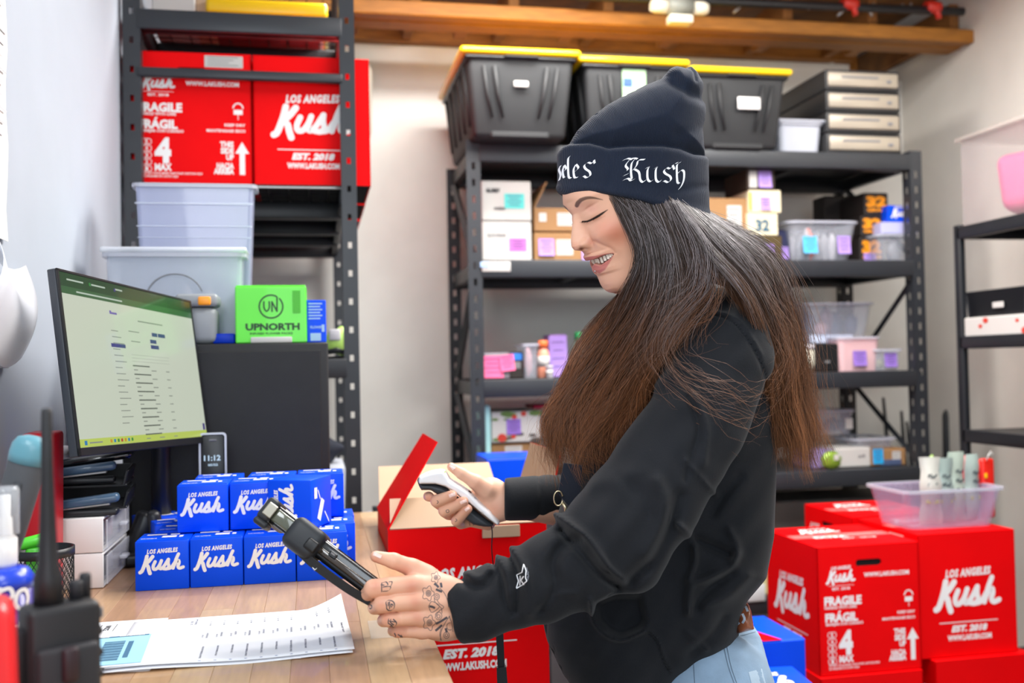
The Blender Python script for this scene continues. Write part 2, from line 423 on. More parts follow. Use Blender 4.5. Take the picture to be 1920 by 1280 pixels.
# the curled clear sleeve hanging from the wall in the foreground
vs = []; n = 14; m = 8
for i in range(n + 1):
    t = i / n
    for j in range(m + 1):
        u = j / m
        y = 1.46 + 0.26 * u - 0.06 * t; z = 1.55 - 0.15 * t - 0.05 * u - 0.04 * math.sin(3 * u)
        vs.append((XL + 0.012 + 0.05 * math.sin(math.pi * t * 0.9) * (1 - 0.5 * u), y, z))
fs = [(i * (m + 1) + j, i * (m + 1) + j + 1, (i + 1) * (m + 1) + j + 1, (i + 1) * (m + 1) + j) for i in range(n) for j in range(m)]
o = MB().raw(vs, fs, 0, True).obj('curled_sleeve', mat('milky_plastic', '#eef0f6', 0.3, alpha=0.75))
o.modifiers.new('s', 'SOLIDIFY').thickness = 0.001
tag(o, 'curled milky plastic sleeve hanging from the left wall above the knife', 'sleeve')
# ---------------------------------------------------------------- red cartons
CW, CL, CH = 0.296, 0.298, 0.332          # width of the FRAGILE face, of the logo face, height
def fragile_print(w, h):
    X = lambda f: (f - 0.5) * w
    Z = lambda f: (1 - f) * h
    s = []
    s.append(los_kush(X(0.225), Z(0.285), w * 0.27))
    s.append(fit_text('EST. 2018', X(0.14), X(0.31), Z(0.335), 0.006))
    s.append(quad2(X(0.10), Z(0.302), X(0.35), Z(0.299)))
    s.append(fit_text('WWW.LAKUSH.COM', X(0.45), X(0.895), Z(0.245), 0.010, 0.04))
    s.append(fit_text('FRAGILE', X(0.06), X(0.42), Z(0.452), 0.0195, 0.05))
    s.append(fit_text('HANDLE WITH CARE', X(0.06), X(0.37), Z(0.482), 0.0062, 0.03))
    s.append(fit_text('FRÁGIL', X(0.065), X(0.38), Z(0.582), 0.0195, 0.05))
    s.append(fit_text('MANEJAR CON CUIDADO', X(0.07), X(0.43), Z(0.612), 0.0062, 0.03))
    s.append(fit_text('4', X(0.19), X(0.325), Z(0.835), 0.052, 0.06))
    s.append(fit_text('MAX', X(0.19), X(0.33), Z(0.905), 0.0155, 0.05))
    for k in range(5):
        y = Z(0.685 + 0.052 * k); r = rrect(X(0.125), y, 0.021, 0.0125, 0.005)
        s.append(stroke2([r + [r[0]]], 0.0014, 0, 0)); s.append(fit_text(str(5 - k), X(0.113), X(0.137), y - 0.004, 0.008, 0.03))
    s.append(fit_text('DO NOT STACK MORE THAN FOUR CARTONS HIGH', X(0.09), X(0.58), Z(0.935), 0.005, 0.02))
    s.append(fit_text('NO APILAR MAS DE CUATRO CAJAS', X(0.09), X(0.38), Z(0.958), 0.005, 0.02))
    for t, a, y in (('THIS', 0.73, 0.715), ('SIDE', 0.735, 0.765), ('UP', 0.78, 0.815), ('HACIA', 0.70, 0.882), ('ARRIBA', 0.675, 0.925)):
        s.append(fit_text(t, X(a), X(0.845), Z(y), 0.0125, 0.05))
    ax = X(0.915)
    s.append((np.array([(ax - 0.006, Z(0.93), 0), (ax + 0.006, Z(0.93), 0), (ax + 0.006, Z(0.765), 0), (ax + 0.0155, Z(0.765), 0), (ax, Z(0.675), 0), (ax - 0.0155, Z(0.765), 0), (ax - 0.006, Z(0.765), 0)]), [(0, 1, 2, 6), (3, 4, 5, 6, 2)]))
    cx, cy = X(0.885), Z(0.435)                      # keep-dry mark
    s.append(stroke2([[(cx + 0.011 * math.cos(t), cy + 0.006 + 0.012 * math.sin(t)) for t in np.linspace(0.1, 3.04, 9)]], 0.003, 0, 4))
    s.append(quad2(cx - 0.010, cy - 0.008, cx + 0.010, cy + 0.003)); s.append(stroke2([[(cx, cy - 0.02), (cx, cy - 0.008)]], 0.0015, 0, 0))
    s.append(fit_text('KEEP DRY', X(0.77), X(0.945), Z(0.555), 0.0062, 0.03))
    s.append(fit_text('MANTENGASE SECO', X(0.62), X(0.945), Z(0.60), 0.0062, 0.03))
    return join2(*s)
def logo_print(w, h):
    X = lambda f: (f - 0.5) * w
    Z = lambda f: (1 - f) * h
    return join2(los_kush(X(0.5), Z(0.625), w * 0.66), quad2(X(0.20), Z(0.728), X(0.80), Z(0.721)),
                 fit_text('EST. 2018', X(0.32), X(0.69), Z(0.80), 0.0145, 0.06, 0.25), fit_text('WWW.LAKUSH.COM', X(0.28), X(0.73), Z(0.87), 0.0125, 0.05))
KS = CH / 0.298
def rescale(m, k): return m[0] * np.array([k, k, 1]), m[1]
P_frag = rescale(fragile_print(CW / KS, CH / KS), KS); P_logo = rescale(logo_print(CL / KS, CH / KS), KS)
P_top = join2(at2(los_kush(0, 0.02, 0.12), -0.03, 0.02), at2(fit_text('EXTRA', -0.05, 0.05, 0, 0.02, 0.05), -0.04, -0.035), fit_text('EST. 2018', -0.02, 0.08, -0.06, 0.01))
X3, Y3, Z3 = np.eye(3)
def decal(m2, o, ux, uy, name, m, parent, s=1.0): return MB().add(m2, frame(o, ux, uy, s)).obj(name, m, parent)
def slot_panel(w, h, hole, th):
    hs = [rrect(0, h / 2 - 0.133 * h, 0.075, 0.018, 0.0088)] if hole else []
    return panel2([(-w / 2, -h / 2), (w / 2, -h / 2), (w / 2, h / 2), (-w / 2, h / 2)], hs, th)
def red_carton(front='fragile', m=None, name='red_carton'):
    """closed carton, origin bottom centre; front faces -Y; the other pair of faces carries the other print"""
    m = m or M_red; w, d = (CW, CL) if front == 'fragile' else (CL, CW); h = CH; r = empty(name)
    b = MB(); th = 0.004
    b.bbox((0, 0, h / 2), (w - 2 * th, d - 2 * th, h - 0.004), 0.002, mi=1, seg=1)
    pf, ps = slot_panel(w, h, front == 'fragile', th), slot_panel(d, h, front != 'fragile', th)
    b.add(pf, frame((0, -d / 2 + th / 2, h / 2), X3, Z3)); b.add(pf, frame((0, d / 2 - th / 2, h / 2), -X3, Z3))
    b.add(ps, frame((-w / 2 + th / 2, 0, h / 2), -Y3, Z3)); b.add(ps, frame((w / 2 - th / 2, 0, h / 2), Y3, Z3))
    b.obj('carton_body', [m, M_blackhole], r)
    for s in (-1, 1):                                # the two outer top flaps, a seam between them
        f = MB().bbox((0, s * (d / 4 + 0.0008), h + 0.0015), (w, d / 2 - 0.0016, 0.004), 0.0015, seg=2).obj('top_flap', m, r)
    MB().span(-w / 2 + 0.002, w / 2 - 0.002, -0.024, 0.024, h + 0.0036, h + 0.0040).obj('packing_tape', M_tape, r)
    A, B = (P_frag, P_logo) if front == 'fragile' else (P_logo, P_frag); e = 0.0006
    decal(A, (0, -d / 2 - e, 0), X3, Z3, 'printed_lettering', M_white, r); decal(B, (-w / 2 - e, 0, 0), -Y3, Z3, 'printed_lettering', M_white, r)
    decal(P_top, (0, 0, h + 0.0045), X3, Y3, 'printed_lettering', M_white, r)
    return r
proto_f = red_carton('fragile'); proto_l = red_carton('logo')
TF, TL = tree(proto_f), tree(proto_l); _used = set()
def carton(kind, loc, label, group, m=None):
    T = TF if kind == 'f' else TL
    if kind not in _used: o = T[0]; _used.add(kind)
    else: o = copy_tree(T)
    put(o, loc); tag(o, label, 'carton', group); return o
# ---------------------------------------------------------------- the tall rack, end-on, at the left
def slotted_post(x, y, z0, z1, wd, flip, parent, pitch=0.072, hole=(0.010, 0.016), m=None, dbl=False):
    m = m or M_blk2; h = z1 - z0; n = int((h - 0.03) / pitch); hw_, hh_ = hole[0] / 2, hole[1] / 2; cx = -wd * 0.12 if dbl else 0.0
    b = MB(); t = 0.003
    def plate(M):
        vs = []; fs = []
        def q(x0, x1, y0, y1):
            k = len(vs)
            for z_ in (-t / 2, t / 2): vs.extend([(x0, y0, z_), (x1, y0, z_), (x1, y1, z_), (x0, y1, z_)])
            fs.extend([[k + i for i in f] for f in ((3, 2, 1, 0), (4, 5, 6, 7), (0, 1, 5, 4), (1, 2, 6, 5), (2, 3, 7, 6), (3, 0, 4, 7))])
        q(-wd / 2, cx - hw_, 0, h); q(cx + hw_, wd / 2, 0, h); y_ = 0.0
        for k in range(n):
            c_ = 0.03 + k * pitch; q(cx - hw_, cx + hw_, y_, c_ - hh_); y_ = c_ + hh_
        q(cx - hw_, cx + hw_, y_, h); b.add((np.array(vs), fs), M)
    plate(frame((0, 0, 0), X3, Z3)); plate(frame((flip * (wd / 2 - 0.0015), wd / 2, 0), Y3, Z3))
    return b.obj('post', m, parent, (x, y, z0))
RY = 2.60; RYB = 3.86
pxl = onY(247, 400, RY)[0] + 0.004; pxr = onY(657, 500, RY)[0]
rack = empty('storage_rack', (0, 0, 0), 0, 'tall black slotted-post rack seen end-on beside the left wall, stacked with red cartons', 'rack')
for x, fl in ((pxl, 1), (pxr, -1)):
    for y in (RY, RYB - 0.05): slotted_post(x, y, 0.0, 2.55, 0.039 if x == pxr else 0.042, fl, rack, 0.073)
def zat(px, py, Y=RY): return onY(px, py, Y)[2]
zT, zA, zC = zat(455, 38), zat(455, 346), zat(640, 672)
zA1 = zA
def beam(x0, x1, y, z, h, lip=0.012):
    b = MB(); b.bbox(((x0 + x1) / 2, y, z - h / 2), (x1 - x0, 0.03, h), 0.003)
    b.bbox(((x0 + x1) / 2, y + 0.016, z - h + 0.006), (x1 - x0, 0.035, 0.012), 0.002, seg=1); return b
xi0, xi1 = pxl + 0.012, pxr - 0.012
def deck(z, front_beam=True, sup=(2.88, 3.35)):
    b = MB(); st = 0.052
    for k in range(int((xi1 - xi0) / st) + 1): b.tube([(xi0 + k * st, RY + 0.02, z + 0.003), (xi0 + k * st, RYB, z + 0.003)], 0.0016, 4, caps=False)
    for k in range(int((RYB - RY) / st)): b.tube([(xi0, RY + 0.03 + k * st, z + 0.0055), (xi1, RY + 0.03 + k * st, z + 0.0055)], 0.0016, 4, caps=False)
    b.obj('wire_deck', M_wire, rack)
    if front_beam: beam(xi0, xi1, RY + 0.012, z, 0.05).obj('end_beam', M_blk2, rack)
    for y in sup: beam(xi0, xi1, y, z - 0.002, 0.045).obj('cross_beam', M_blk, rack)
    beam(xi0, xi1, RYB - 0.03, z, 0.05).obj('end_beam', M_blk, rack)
    for x in (xi0 + 0.002, xi1 - 0.002): MB().bbox((x, (RY + RYB) / 2, z - 0.02), (0.02, RYB - RY - 0.08, 0.045), 0.003).obj('side_beam', M_blk, rack)
deck(zT + 0.30); deck(zT + 0.018); deck(zA, False, (2.86, 3.2, 3.5)); deck(zC, True); deck(0.62, True); deck(0.12, True)
MB().bbox(((xi0 + xi1) / 2, RY + 0.004, zat(455, 141)), (xi1 - xi0, 0.02, 0.024), 0.004).obj('end_bar', M_blk2, rack)
MB().bbox(((xi0 + xi1) / 2, RY + 0.025, zA - 0.001), (xi1 - xi0, 0.006, 0.006), 0.002).obj('deck_rim', M_steel, rack)
# cartons on it
xa = onY(475, 250, 2.64)[0]
yb = 2.635
carton('f', (xa - CW / 2 - 0.003, yb + CL / 2, zA + 0.008), 'red carton with fragile print on the left of the tall rack, behind the thin bar', 'red cartons on the tall rack')
carton('l', (xa + CL / 2 + 0.001, yb + CW / 2, zA + 0.008), 'red carton with big script logo on the tall rack, jutting past the right post', 'red cartons on the tall rack')
for k, (x, y, kd) in enumerate([(xa - CW / 2 - 0.003, yb + 0.46, 'f'), (xa + CL / 2 + 0.002, yb + 0.46, 'l'), (xa - CW / 2 - 0.003, yb + 0.78, 'f'), (xa + CL / 2 + 0.002, yb + 0.78, 'l')]):
    carton(kd, (x, y, zA + 0.008), 'red carton deep in the tall rack behind the ' + ['fragile-print one, middle row', 'script-logo one, middle row', 'fragile-print one, wall row', 'script-logo one, wall row'][k], 'red cartons deep in the tall rack')
def label_on(parent, c, w, h, ux, uy, m=None, name='paper_label', lines=4):
    fr_ = frame(c, ux, uy); o = MB().add(quad2(-w / 2, -h / 2, w / 2, h / 2), fr_).obj(name, m or M_label, parent)
    b = MB()
    for k in range(lines):
        y = h / 2 - h * (k + 0.8) / (lines + 0.6); l = w * (0.8 - 0.25 * ((k * 7) % 3) / 2)
        b.add(quad2(-w * 0.42, y, -w * 0.42 + l, y + h * 0.06, 0.0004), fr_)
    if lines: b.obj('printed_lines', M_grey, parent)
    return o
label_on(bpy.data.objects.get(TF[0].name), (0.08, -CL / 2 - 0.0012, CH - 0.018), 0.095, 0.03, X3, Z3)
# top of the rack: totes and boxes seen through the wire
M_yel = mat('yellow_plastic', '#f2c40a', 0.35, coat=0.2)
tt = empty('yellow_lidded_box', ((xi0 + xi1) / 2 + 0.06, 2.93, zT + 0.025), 0, 'dark red box with a yellow lid on top of the tall rack', 'box')
MB().bbox((0, 0, 0.016), (0.30, 0.38, 0.036), 0.008, taper=0.94).obj('box_body', mat('maroon_plastic', '#6e2b30', 0.4), tt)
MB().bbox((0, 0, 0.058), (0.32, 0.40, 0.042), 0.01).obj('lid', M_yel, tt)
tt = empty('white_carton', (xi0 + 0.10, 2.90, zT + 0.025), 0, 'white and kraft carton beside the yellow-lidded box on the tall rack', 'carton')
MB().bbox((-0.03, 0, 0.08), (0.11, 0.30, 0.16), 0.003, seg=1).obj('carton_body', M_label, tt)
MB().bbox((0.06, 0, 0.07), (0.07, 0.28, 0.14), 0.003, seg=1).obj('sleeve', M_kraft2, tt)

# ---------------------------------------------------------------- bench
ZD = 0.98
e0, e1 = onZ(897, 1280, ZD), onZ(690, 962, ZD)
XD = (e0[0] + e1[0]) / 2; YD1 = onZ(680, 960, ZD)[1]; YD0 = 0.25
print('desk', e0, e1, 'carton W', onY(1742, 1100, 2.4)[0] - onY(1532, 1100, 2.4)[0], XR)
M_stave = mat('birch_stave', '#dcb587', 0.38, attr='tone', bump=0.1, bscale=25, var=0.10, vscale=9, stretch=(14, 1.5, 1), coat=0.2)
desk = empty('workbench', ((XL + XD) / 2, 1.3, 0), 0, 'pale butcher-block workbench with black legs along the left wall', 'workbench')
DO = np.array([(XL + XD) / 2, 1.3, 0])
tones = ['#dab692', '#d6ae8a', '#dfbf9c', '#cfa585', '#d9b391', '#caa083', '#dcb997', '#d2a98a']
tm = []
for i, t in enumerate(tones):
    tm.append(tuple(v * k for v, k in zip(lin(t)[:3], (0.64, 0.61, 0.53))) + (1,))
nst = 14; wS = (XD - XL - 0.004) / nst
for i in range(nst):
    y = YD0 - RND.uniform(0, 0.3); x = XL + 0.003 + wS * (i + 0.5)
    while y < YD1:
        L = RND.uniform(0.28, 0.6); y0, y1 = max(y, YD0), min(y + L, YD1)
        if YD1 - y1 < 0.08: y1 = YD1
        if y1 - y0 > 0.02:
            b = MB().bbox((0, 0, 0), (wS - 0.0002, y1 - y0 - 0.0002, 0.038), 0.0004, seg=1)
            me = b.mesh('stave', [M_stave]); at_ = me.color_attributes.new('tone', 'FLOAT_COLOR', 'POINT')
            c = tm[RND.randrange(8)]; at_.data.foreach_set('color', np.tile(c, len(me.vertices)).astype(np.float32))
            mesh_obj('stave', me, desk, np.array([x, (y0 + y1) / 2, ZD - 0.019]) - DO)
        y = y1 if y1 == YD1 else y + L
for x in (XL + 0.06, XD - 0.06):
    for y in (YD0 + 0.08, YD1 - 0.08):
        MB().bbox((x - DO[0], y - DO[1], (ZD - 0.04) / 2), (0.05, 0.05, ZD - 0.041), 0.004).obj('leg', M_blk, desk)
MB().bbox((0, YD1 - 0.08 - DO[1], ZD - 0.08), (XD - XL - 0.16, 0.04, 0.06), 0.004).obj('rail', M_blk, desk)
# ---------------------------------------------------------------- rear rack
FY = 3.3; RB = 3.80
RX0 = onY(892, 550, FY)[0]; RX1 = onY(1722, 500, FY)[0]
zs = [onY(1300, y, FY)[2] for y in (279, 487, 703, 893, 1128)]
rr = empty('storage_rack', (0, 0, 0), 0, 'wide black five-shelf rack along the back wall behind the woman', 'rack')
for x, fl in ((RX0, 1), (RX1, -1)):
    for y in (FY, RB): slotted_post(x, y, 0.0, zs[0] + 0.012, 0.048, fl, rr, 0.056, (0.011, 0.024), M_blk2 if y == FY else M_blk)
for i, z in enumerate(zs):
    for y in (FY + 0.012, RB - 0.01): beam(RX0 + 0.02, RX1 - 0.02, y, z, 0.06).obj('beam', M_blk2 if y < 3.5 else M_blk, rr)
    for x in (RX0 + 0.01, RX1 - 0.01): MB().bbox((x, (FY + RB) / 2, z - 0.03), (0.025, RB - FY, 0.05), 0.003).obj('side_beam', M_blk, rr)
    for k in range(3): MB().bbox((RX0 + (RX1 - RX0) * (k + 1) / 4, (FY + RB) / 2, z - 0.025), (0.03, RB - FY - 0.03, 0.03), 0.003).obj('cross_beam', M_blk, rr)
    MB().span(RX0 + 0.03, RX1 - 0.03, FY + 0.03, RB - 0.03, z - 0.009, z - 0.001).obj('shelf_board', M_blk, rr)
for xx in (RX0, RX1):
    for i in range(4):
        a, b = (FY + 0.03, RB - 0.03) if i % 2 else (RB - 0.03, FY + 0.03)
        MB().tube([(xx, a, zs[i] - 0.06), (xx, b, zs[i + 1] + 0.01)], 0.013, 4, sm=False).obj('brace', M_blk2, rr)
def surf(i): return zs[i] + 0.0
def P_box(x0, x1, i, ytop, Yf, depth, ybot=None, zbase=None):
    a = onY(x0, ytop, Yf)[0]; b = onY(x1, ytop, Yf)[0]; z0 = zs[i] if zbase is None else zbase
    zt = onY((x0 + x1) / 2, ytop, Yf)[2]
    return a, b, z0, zt
def nbox(name, x0, x1, i, ytop, Yf, depth, m, label, cat, group=None, zbase=None, r=0.003, rz=0.0, flaps=True, part='box_body', z0=None):
    a, b, zb_, zt = P_box(x0, x1, i, ytop, Yf, depth, zbase=zbase)
    w = b - a; h = zt - zb_
    o = empty(name, ((a + b) / 2, Yf + depth / 2, zb_ + 0.0005), rz, label, cat, group)
    MB().bbox((0, 0, h / 2), (w, depth, h - 0.002), r, seg=1).obj(part, m, o)
    if flaps: MB().bbox((0, -depth * 0.25, h + 0.0004), (w - 0.002, depth * 0.48, 0.002), 0.0008, seg=1).bbox((0, depth * 0.25, h + 0.0004), (w - 0.002, depth * 0.48, 0.002), 0.0008, seg=1).obj('top_flap', m, o)
    return o, w, h, depth
M_pur = mat('purple_note', '#a98ad8', 0.7, var=0.03); M_pur2 = mat('violet_note', '#8f6cc4', 0.7)
M_sky = mat('sky_note', '#4fb5e6', 0.7); M_pink = mat('pink_note', '#f2699a', 0.7); M_coral = mat('coral_note', '#f4848c', 0.7); M_teal = mat('teal_note', '#5cc9c4', 0.7)
def note(parent, x, z, w, h, m, y, rz=0.0, curl=0.006):
    """sticky note on a front face: bends off at its lower edge, some pen lines"""
    b = MB(); n = 5; R = np.array([[math.cos(rz), 0, -math.sin(rz)], [0, 1, 0], [math.sin(rz), 0, math.cos(rz)]])
    vs = [R @ np.array([sx * w / 2, -curl * (t / n) ** 2 - 0.0012, h / 2 - h * t / n]) + (x, y, z) for t in range(n + 1) for sx in (-1, 1)]
    b.raw(vs, [(2 * t + 1, 2 * t, 2 * t + 2, 2 * t + 3) for t in range(n)], 0, True)
    o = b.obj('sticky_note', m, parent); q = MB()
    for k in range(4):
        t = 0.8 + k * 1.0; zz = h / 2 - h * t / n
        v = [R @ np.array([sx * w * (0.36 - 0.1 * (k % 2)), -curl * (t / n) ** 2 - 0.0022, zz + dz]) + (x, y, z) for dz in (0, 0.0025) for sx in (-1, 1)]
        q.raw(v, [(0, 1, 3, 2)])
    q.obj('pen_lines', mat('purple_ink', '#5a4a80', 0.7), parent); return o

# totes with yellow lids
M_tote = mat('tote_grey', '#242527', 0.6, bump=0.1, bscale=200, var=0.05)
def make_tote(w, d, h):
    t = empty('yellow_lidded_tote'); b = MB()
    n = 6
    b.bbox((0, 0, h * 0.47), (w, d, h * 0.94), 0.018, taper=0.86, seg=3)
    for s in (-1, 1):
        for yy in (-d / 2, ):
            pts = [(s * w * 0.30, yy + 0.003, h * 0.80), (s * w * 0.27, yy + 0.012, h * 0.5), (s * w * 0.22, yy + 0.022, h * 0.22)]
            b.tube([(p[0] - 0.02 * s, p[1] - 0.002, p[2]) for p in pts], [0.008, 0.007, 0.004], 6)
            b.tube([(p[0] + 0.015 * s, p[1] - 0.001, p[2]) for p in pts], [0.006, 0.006, 0.004], 6)
    for k in range(5):
        y = -d / 2 + d * (k + 0.7) / 5.4
        b.tube([(-w / 2 + 0.002, y, h * 0.84), (-w / 2 + 0.014, y, h * 0.45), (-w * 0.445, y, h * 0.15)], [0.009, 0.009, 0.006], 6)
    b.bbox((0, -d * 0.40, 0.012), (w * 0.55, 0.05, 0.024), 0.006, seg=1)
    b.obj('tote_body', M_tote, t)
    MB().bbox((0, 0, h * 0.895), (w * 1.04, d * 1.02, h * 0.06), 0.01, seg=2).obj('rim', mat('tote_rim', '#1e1f21', 0.4), t)
    l = MB(); l.bbox((0, 0, h * 0.965), (w * 1.12, d * 1.05, h * 0.085), 0.014, seg=3)
    l.bbox((0, 0, h * 1.002), (w * 0.9, d * 0.9, h * 0.03), 0.006, seg=1)
    l.obj('lid', M_yel, t)
    MB().bbox((0, -d / 2 - 0.008, h * 0.90), (w * 0.32, 0.014, h * 0.035), 0.004, seg=1).obj('latch', mat('tote_rim', '#1e1f21'), t)
    return t
tw = onY(1085, 180, 3.17)[0] - onY(868, 180, 3.17)[0]
th_ = onY(980, 92, 3.17)[2] - zs[0]
tp = make_tote(tw * 0.93, 0.58, th_)
xs_t = [(868, 1086), (1088, 1290), (1297, 1482)]
ty = [3.17, 3.21, 3.25]
tlab = ['yellow-lidded grey tote with a tiny white tag, leftmost on the top shelf', 'yellow-lidded grey tote with a green and white label, middle one behind the beanie', 'yellow-lidded grey tote with a shiny label plate, right one beside the clear tub']
T_t = tree(tp)
for i in range(3):
    a, b = onY(xs_t[i][0], 180, ty[i])[0], onY(xs_t[i][1], 180, ty[i])[0]
    o = tp if i == 0 else copy_tree(T_t)
    put(o, ((a + b) / 2, ty[i] + 0.29, zs[0] + 0.0), 0, tlab[i]); tag(o, None, 'storage tote', 'yellow-lidded totes on the top shelf')
    sc_ = (b - a) / tw; o.scale = (sc_, 1, (1.0, 0.99, 0.97)[i])
TT = [o for o in bpy.data.objects if o.name.startswith('yellow_lidded_tote')]
TT.sort(key=lambda o: o.location.x)
dd = -0.58 / 2
lt = MB().bbox((0.0, dd - 0.0 + 0.005, th_ * 0.60), (0.048, 0.006, 0.020), 0.003).obj('tag', M_label, TT[0])
lt = MB().bbox((0.0, dd + 0.003, th_ * 0.60), (0.085, 0.006, 0.17), 0.001, seg=1).obj('product_label', mat('pale_green', '#8fb08a', 0.5), TT[1])
MB().bbox((0.0, dd - 0.001, th_ * 0.42), (0.085, 0.004, 0.07), 0.001, seg=1).bbox((-0.024, dd - 0.002, th_ * 0.71), (0.03, 0.003, 0.026), 0.001, mi=1, seg=1).obj('label_print', [M_label, mat('blue_ink', '#2d4fa0', 0.5)], TT[1])
MB().bbox((0.03, dd + 0.003, th_ * 0.56), (0.088, 0.006, 0.045), 0.003).obj('label_plate', mat('shiny_label', '#e8e6e4', 0.15, coat=0.5), TT[2])

# clear tub and the drawer stack
def clear_mat(name, col, a=0.45, rough=0.12): return mat(name, col, rough, alpha=a, coat=0.4)
M_clear = clear_mat('clear_plastic', '#c4c8d4', 0.24); M_clear2 = clear_mat('milky_tub', '#ccd0dc', 0.70, 0.3)
def tub(name, x, y, z, w, d, h, label, cat='storage bin', group=None, m=None, lid=None, t=0.004, taper=0.9, rz=0.0, rim=0.008, lidm=None):
    o = empty(name, (x, y, z), rz, label, cat, group); m = m or M_clear; b = MB()
    def ring(k, zz, q): return [(sx * (w / 2 * k - q), sy * (d / 2 * k - q), zz) for sx, sy in ((-1, -1), (1, -1), (1, 1), (-1, 1))]
    def rr2(k, zz, q): return [(x_, y_, zz) for x_, y_ in rrect(0, 0, w * k - 2 * q, d * k - 2 * q, min(w, d) * 0.12, 3)]
    lv = [rr2(taper, 0, 0), rr2(1, h - 0.001, 0), rr2(1, h, t / 2), rr2(1, h - 0.001, t), rr2(taper, t, t)]
    n = len(lv[0]); vs = [p for l in lv for p in l]; fs = [tuple(range(n))]
    for i in range(4): fs += [(i * n + j, (i + 1) * n + j, (i + 1) * n + (j + 1) % n, i * n + (j + 1) % n) for j in range(n)]
    fs.append(tuple(4 * n + j for j in range(n))[::-1])
    b.raw(vs, fs, 0, False); b.obj('tub_wall', m, o)
    q = MB()
    ro = [(x_, y_, 0) for x_, y_ in rrect(0, 0, w + 2 * rim, d + 2 * rim, min(w, d) * 0.12 + rim, 3)]; ri = [(x_, y_, 0) for x_, y_ in rrect(0, 0, w, d, min(w, d) * 0.12, 3)]
    vs = [(x_, y_, h - 0.006) for x_, y_, _ in ro] + [(x_, y_, h + 0.002) for x_, y_, _ in ro] + [(x_, y_, h + 0.002) for x_, y_, _ in ri] + [(x_, y_, h - 0.006) for x_, y_, _ in ri]
    fs = [(i * n + j, i * n + (j + 1) % n, ((i + 1) % 4) * n + (j + 1) % n, ((i + 1) % 4) * n + j) for i in range(4) for j in range(n)]
    q.raw(vs, fs); q.obj('rim', mat('rim_plastic', '#c9ccd8', 0.25, alpha=0.5), o)
    if lid: MB().bbox((0, 0, h + 0.008), (w + 2.4 * rim, d + 2.4 * rim, 0.012), 0.005).obj('lid', lidm or M_clear2, o)
    return o
a, b, z0, zt = P_box(1462, 1542, 0, 224, 3.34, 0.2)
o = tub('clear_tub', (a + b) / 2, 3.34 + 0.11, z0, b - a, 0.22, zt - z0 - 0.014, 'small milky lidded tub between the totes and the drawer stack', m=M_clear2, lid=True)
x0, x1 = onY(1549, 200, 3.32)[0], onY(1688, 200, 3.32)[0]
M_drw = mat('drawer_black', '#2b2b2c', 0.45); M_silver = mat('silver_front', '#a59b8c', 0.35, 0.2, var=0.05)
zt = onY(1620, 131, 3.32)[2]; hh = (zt - zs[0]) / 4
for k in range(4):
    o = empty('drawer_unit', ((x0 + x1) / 2, 3.32 + 0.22, zs[0] + k * hh + 0.0005), 0, ['lowest', 'second lowest', 'second highest', 'topmost'][k] + ' silver-fronted black drawer unit of the stack on the top shelf', 'drawer unit', 'stacked drawer units')
    h = hh - 0.003; w = x1 - x0
    MB().bbox((0, 0, h / 2), (w, 0.44, h), 0.004).obj('casing', M_drw, o)
    f = MB().bbox((0, -0.222, h / 2 + 0.001), (w - 0.018, 0.01, h - 0.022), 0.006).obj('drawer_front', M_silver, o)
    MB().bbox((w * 0.34, -0.2285, h * 0.45), (0.018, 0.004, 0.012), 0.002).bbox((-w * 0.05, -0.2275, h * 0.62), (w * 0.5, 0.002, 0.008), 0.001, seg=1).obj('pull', M_grey, f)

# ---- second shelf
o, w, h, d = nbox('white_carton', 903, 996, 1, 416, 3.36, 0.3, M_label, 'white carton with a magenta label, lower of two at the rack corner', 'carton', 'white cartons')
note(o, w * 0.22, h * 0.42, 0.062, 0.045, mat('magenta_label', '#b86ab8', 0.6), -d / 2, 0, 0.0)
decal(fit_text('BLUE DREAM', -w * 0.38, -w * 0.02, 0, 0.012), (0, -d / 2 - 0.0015, h * 0.62), X3, Z3, 'marker_lettering', M_grey, o)
ztop = zs[1] + h
o, w, h, d = nbox('white_carton', 902, 995, 1, 340, 3.36, 0.3, M_label, 'white carton with a teal label, upper of two at the rack corner', 'carton', 'white cartons', zbase=ztop + 0.003)
note(o, w * 0.16, h * 0.50, 0.07, 0.052, M_teal, -d / 2, 0, 0.0)
decal(join2(fit_text('SLURRY', -w * 0.40, -w * 0.12, 0.03, 0.013, 0.06), fit_text('mix', -w * 0.25, -w * 0.02, -0.03, 0.012)), (0, -d / 2 - 0.0025, h * 0.5), X3, Z3, 'marker_lettering', M_ink, o)
o, w, h, d = nbox('kraft_carton', 1001, 1150, 1, 437, 3.37, 0.26, M_kraft, 'kraft carton with purple notes lying under the open kraft carton', 'carton')
note(o, -w * 0.35, h * 0.5, 0.055, 0.06, M_pur, -d / 2); note(o, w * 0.18, h * 0.28, 0.05, 0.055, M_pur, -d / 2); label_on(o, (-w * 0.12, -d / 2 - 0.001, h * 0.5), 0.06, 0.055, X3, Z3)
ztop = zs[1] + h
o, w, h, d = nbox('open_kraft_carton', 1001, 1160, 1, 390, 3.37, 0.26, M_kraft, 'open kraft carton with white labels behind her forehead', 'carton', zbase=ztop + 0.004, flaps=False)
label_on(o, (-w * 0.10, -d / 2 - 0.001, h * 0.52), 0.08, 0.045, X3, Z3); label_on(o, (-w * 0.40, -d / 2 - 0.001, h * 0.6), 0.026, 0.03, X3, Z3, lines=0)
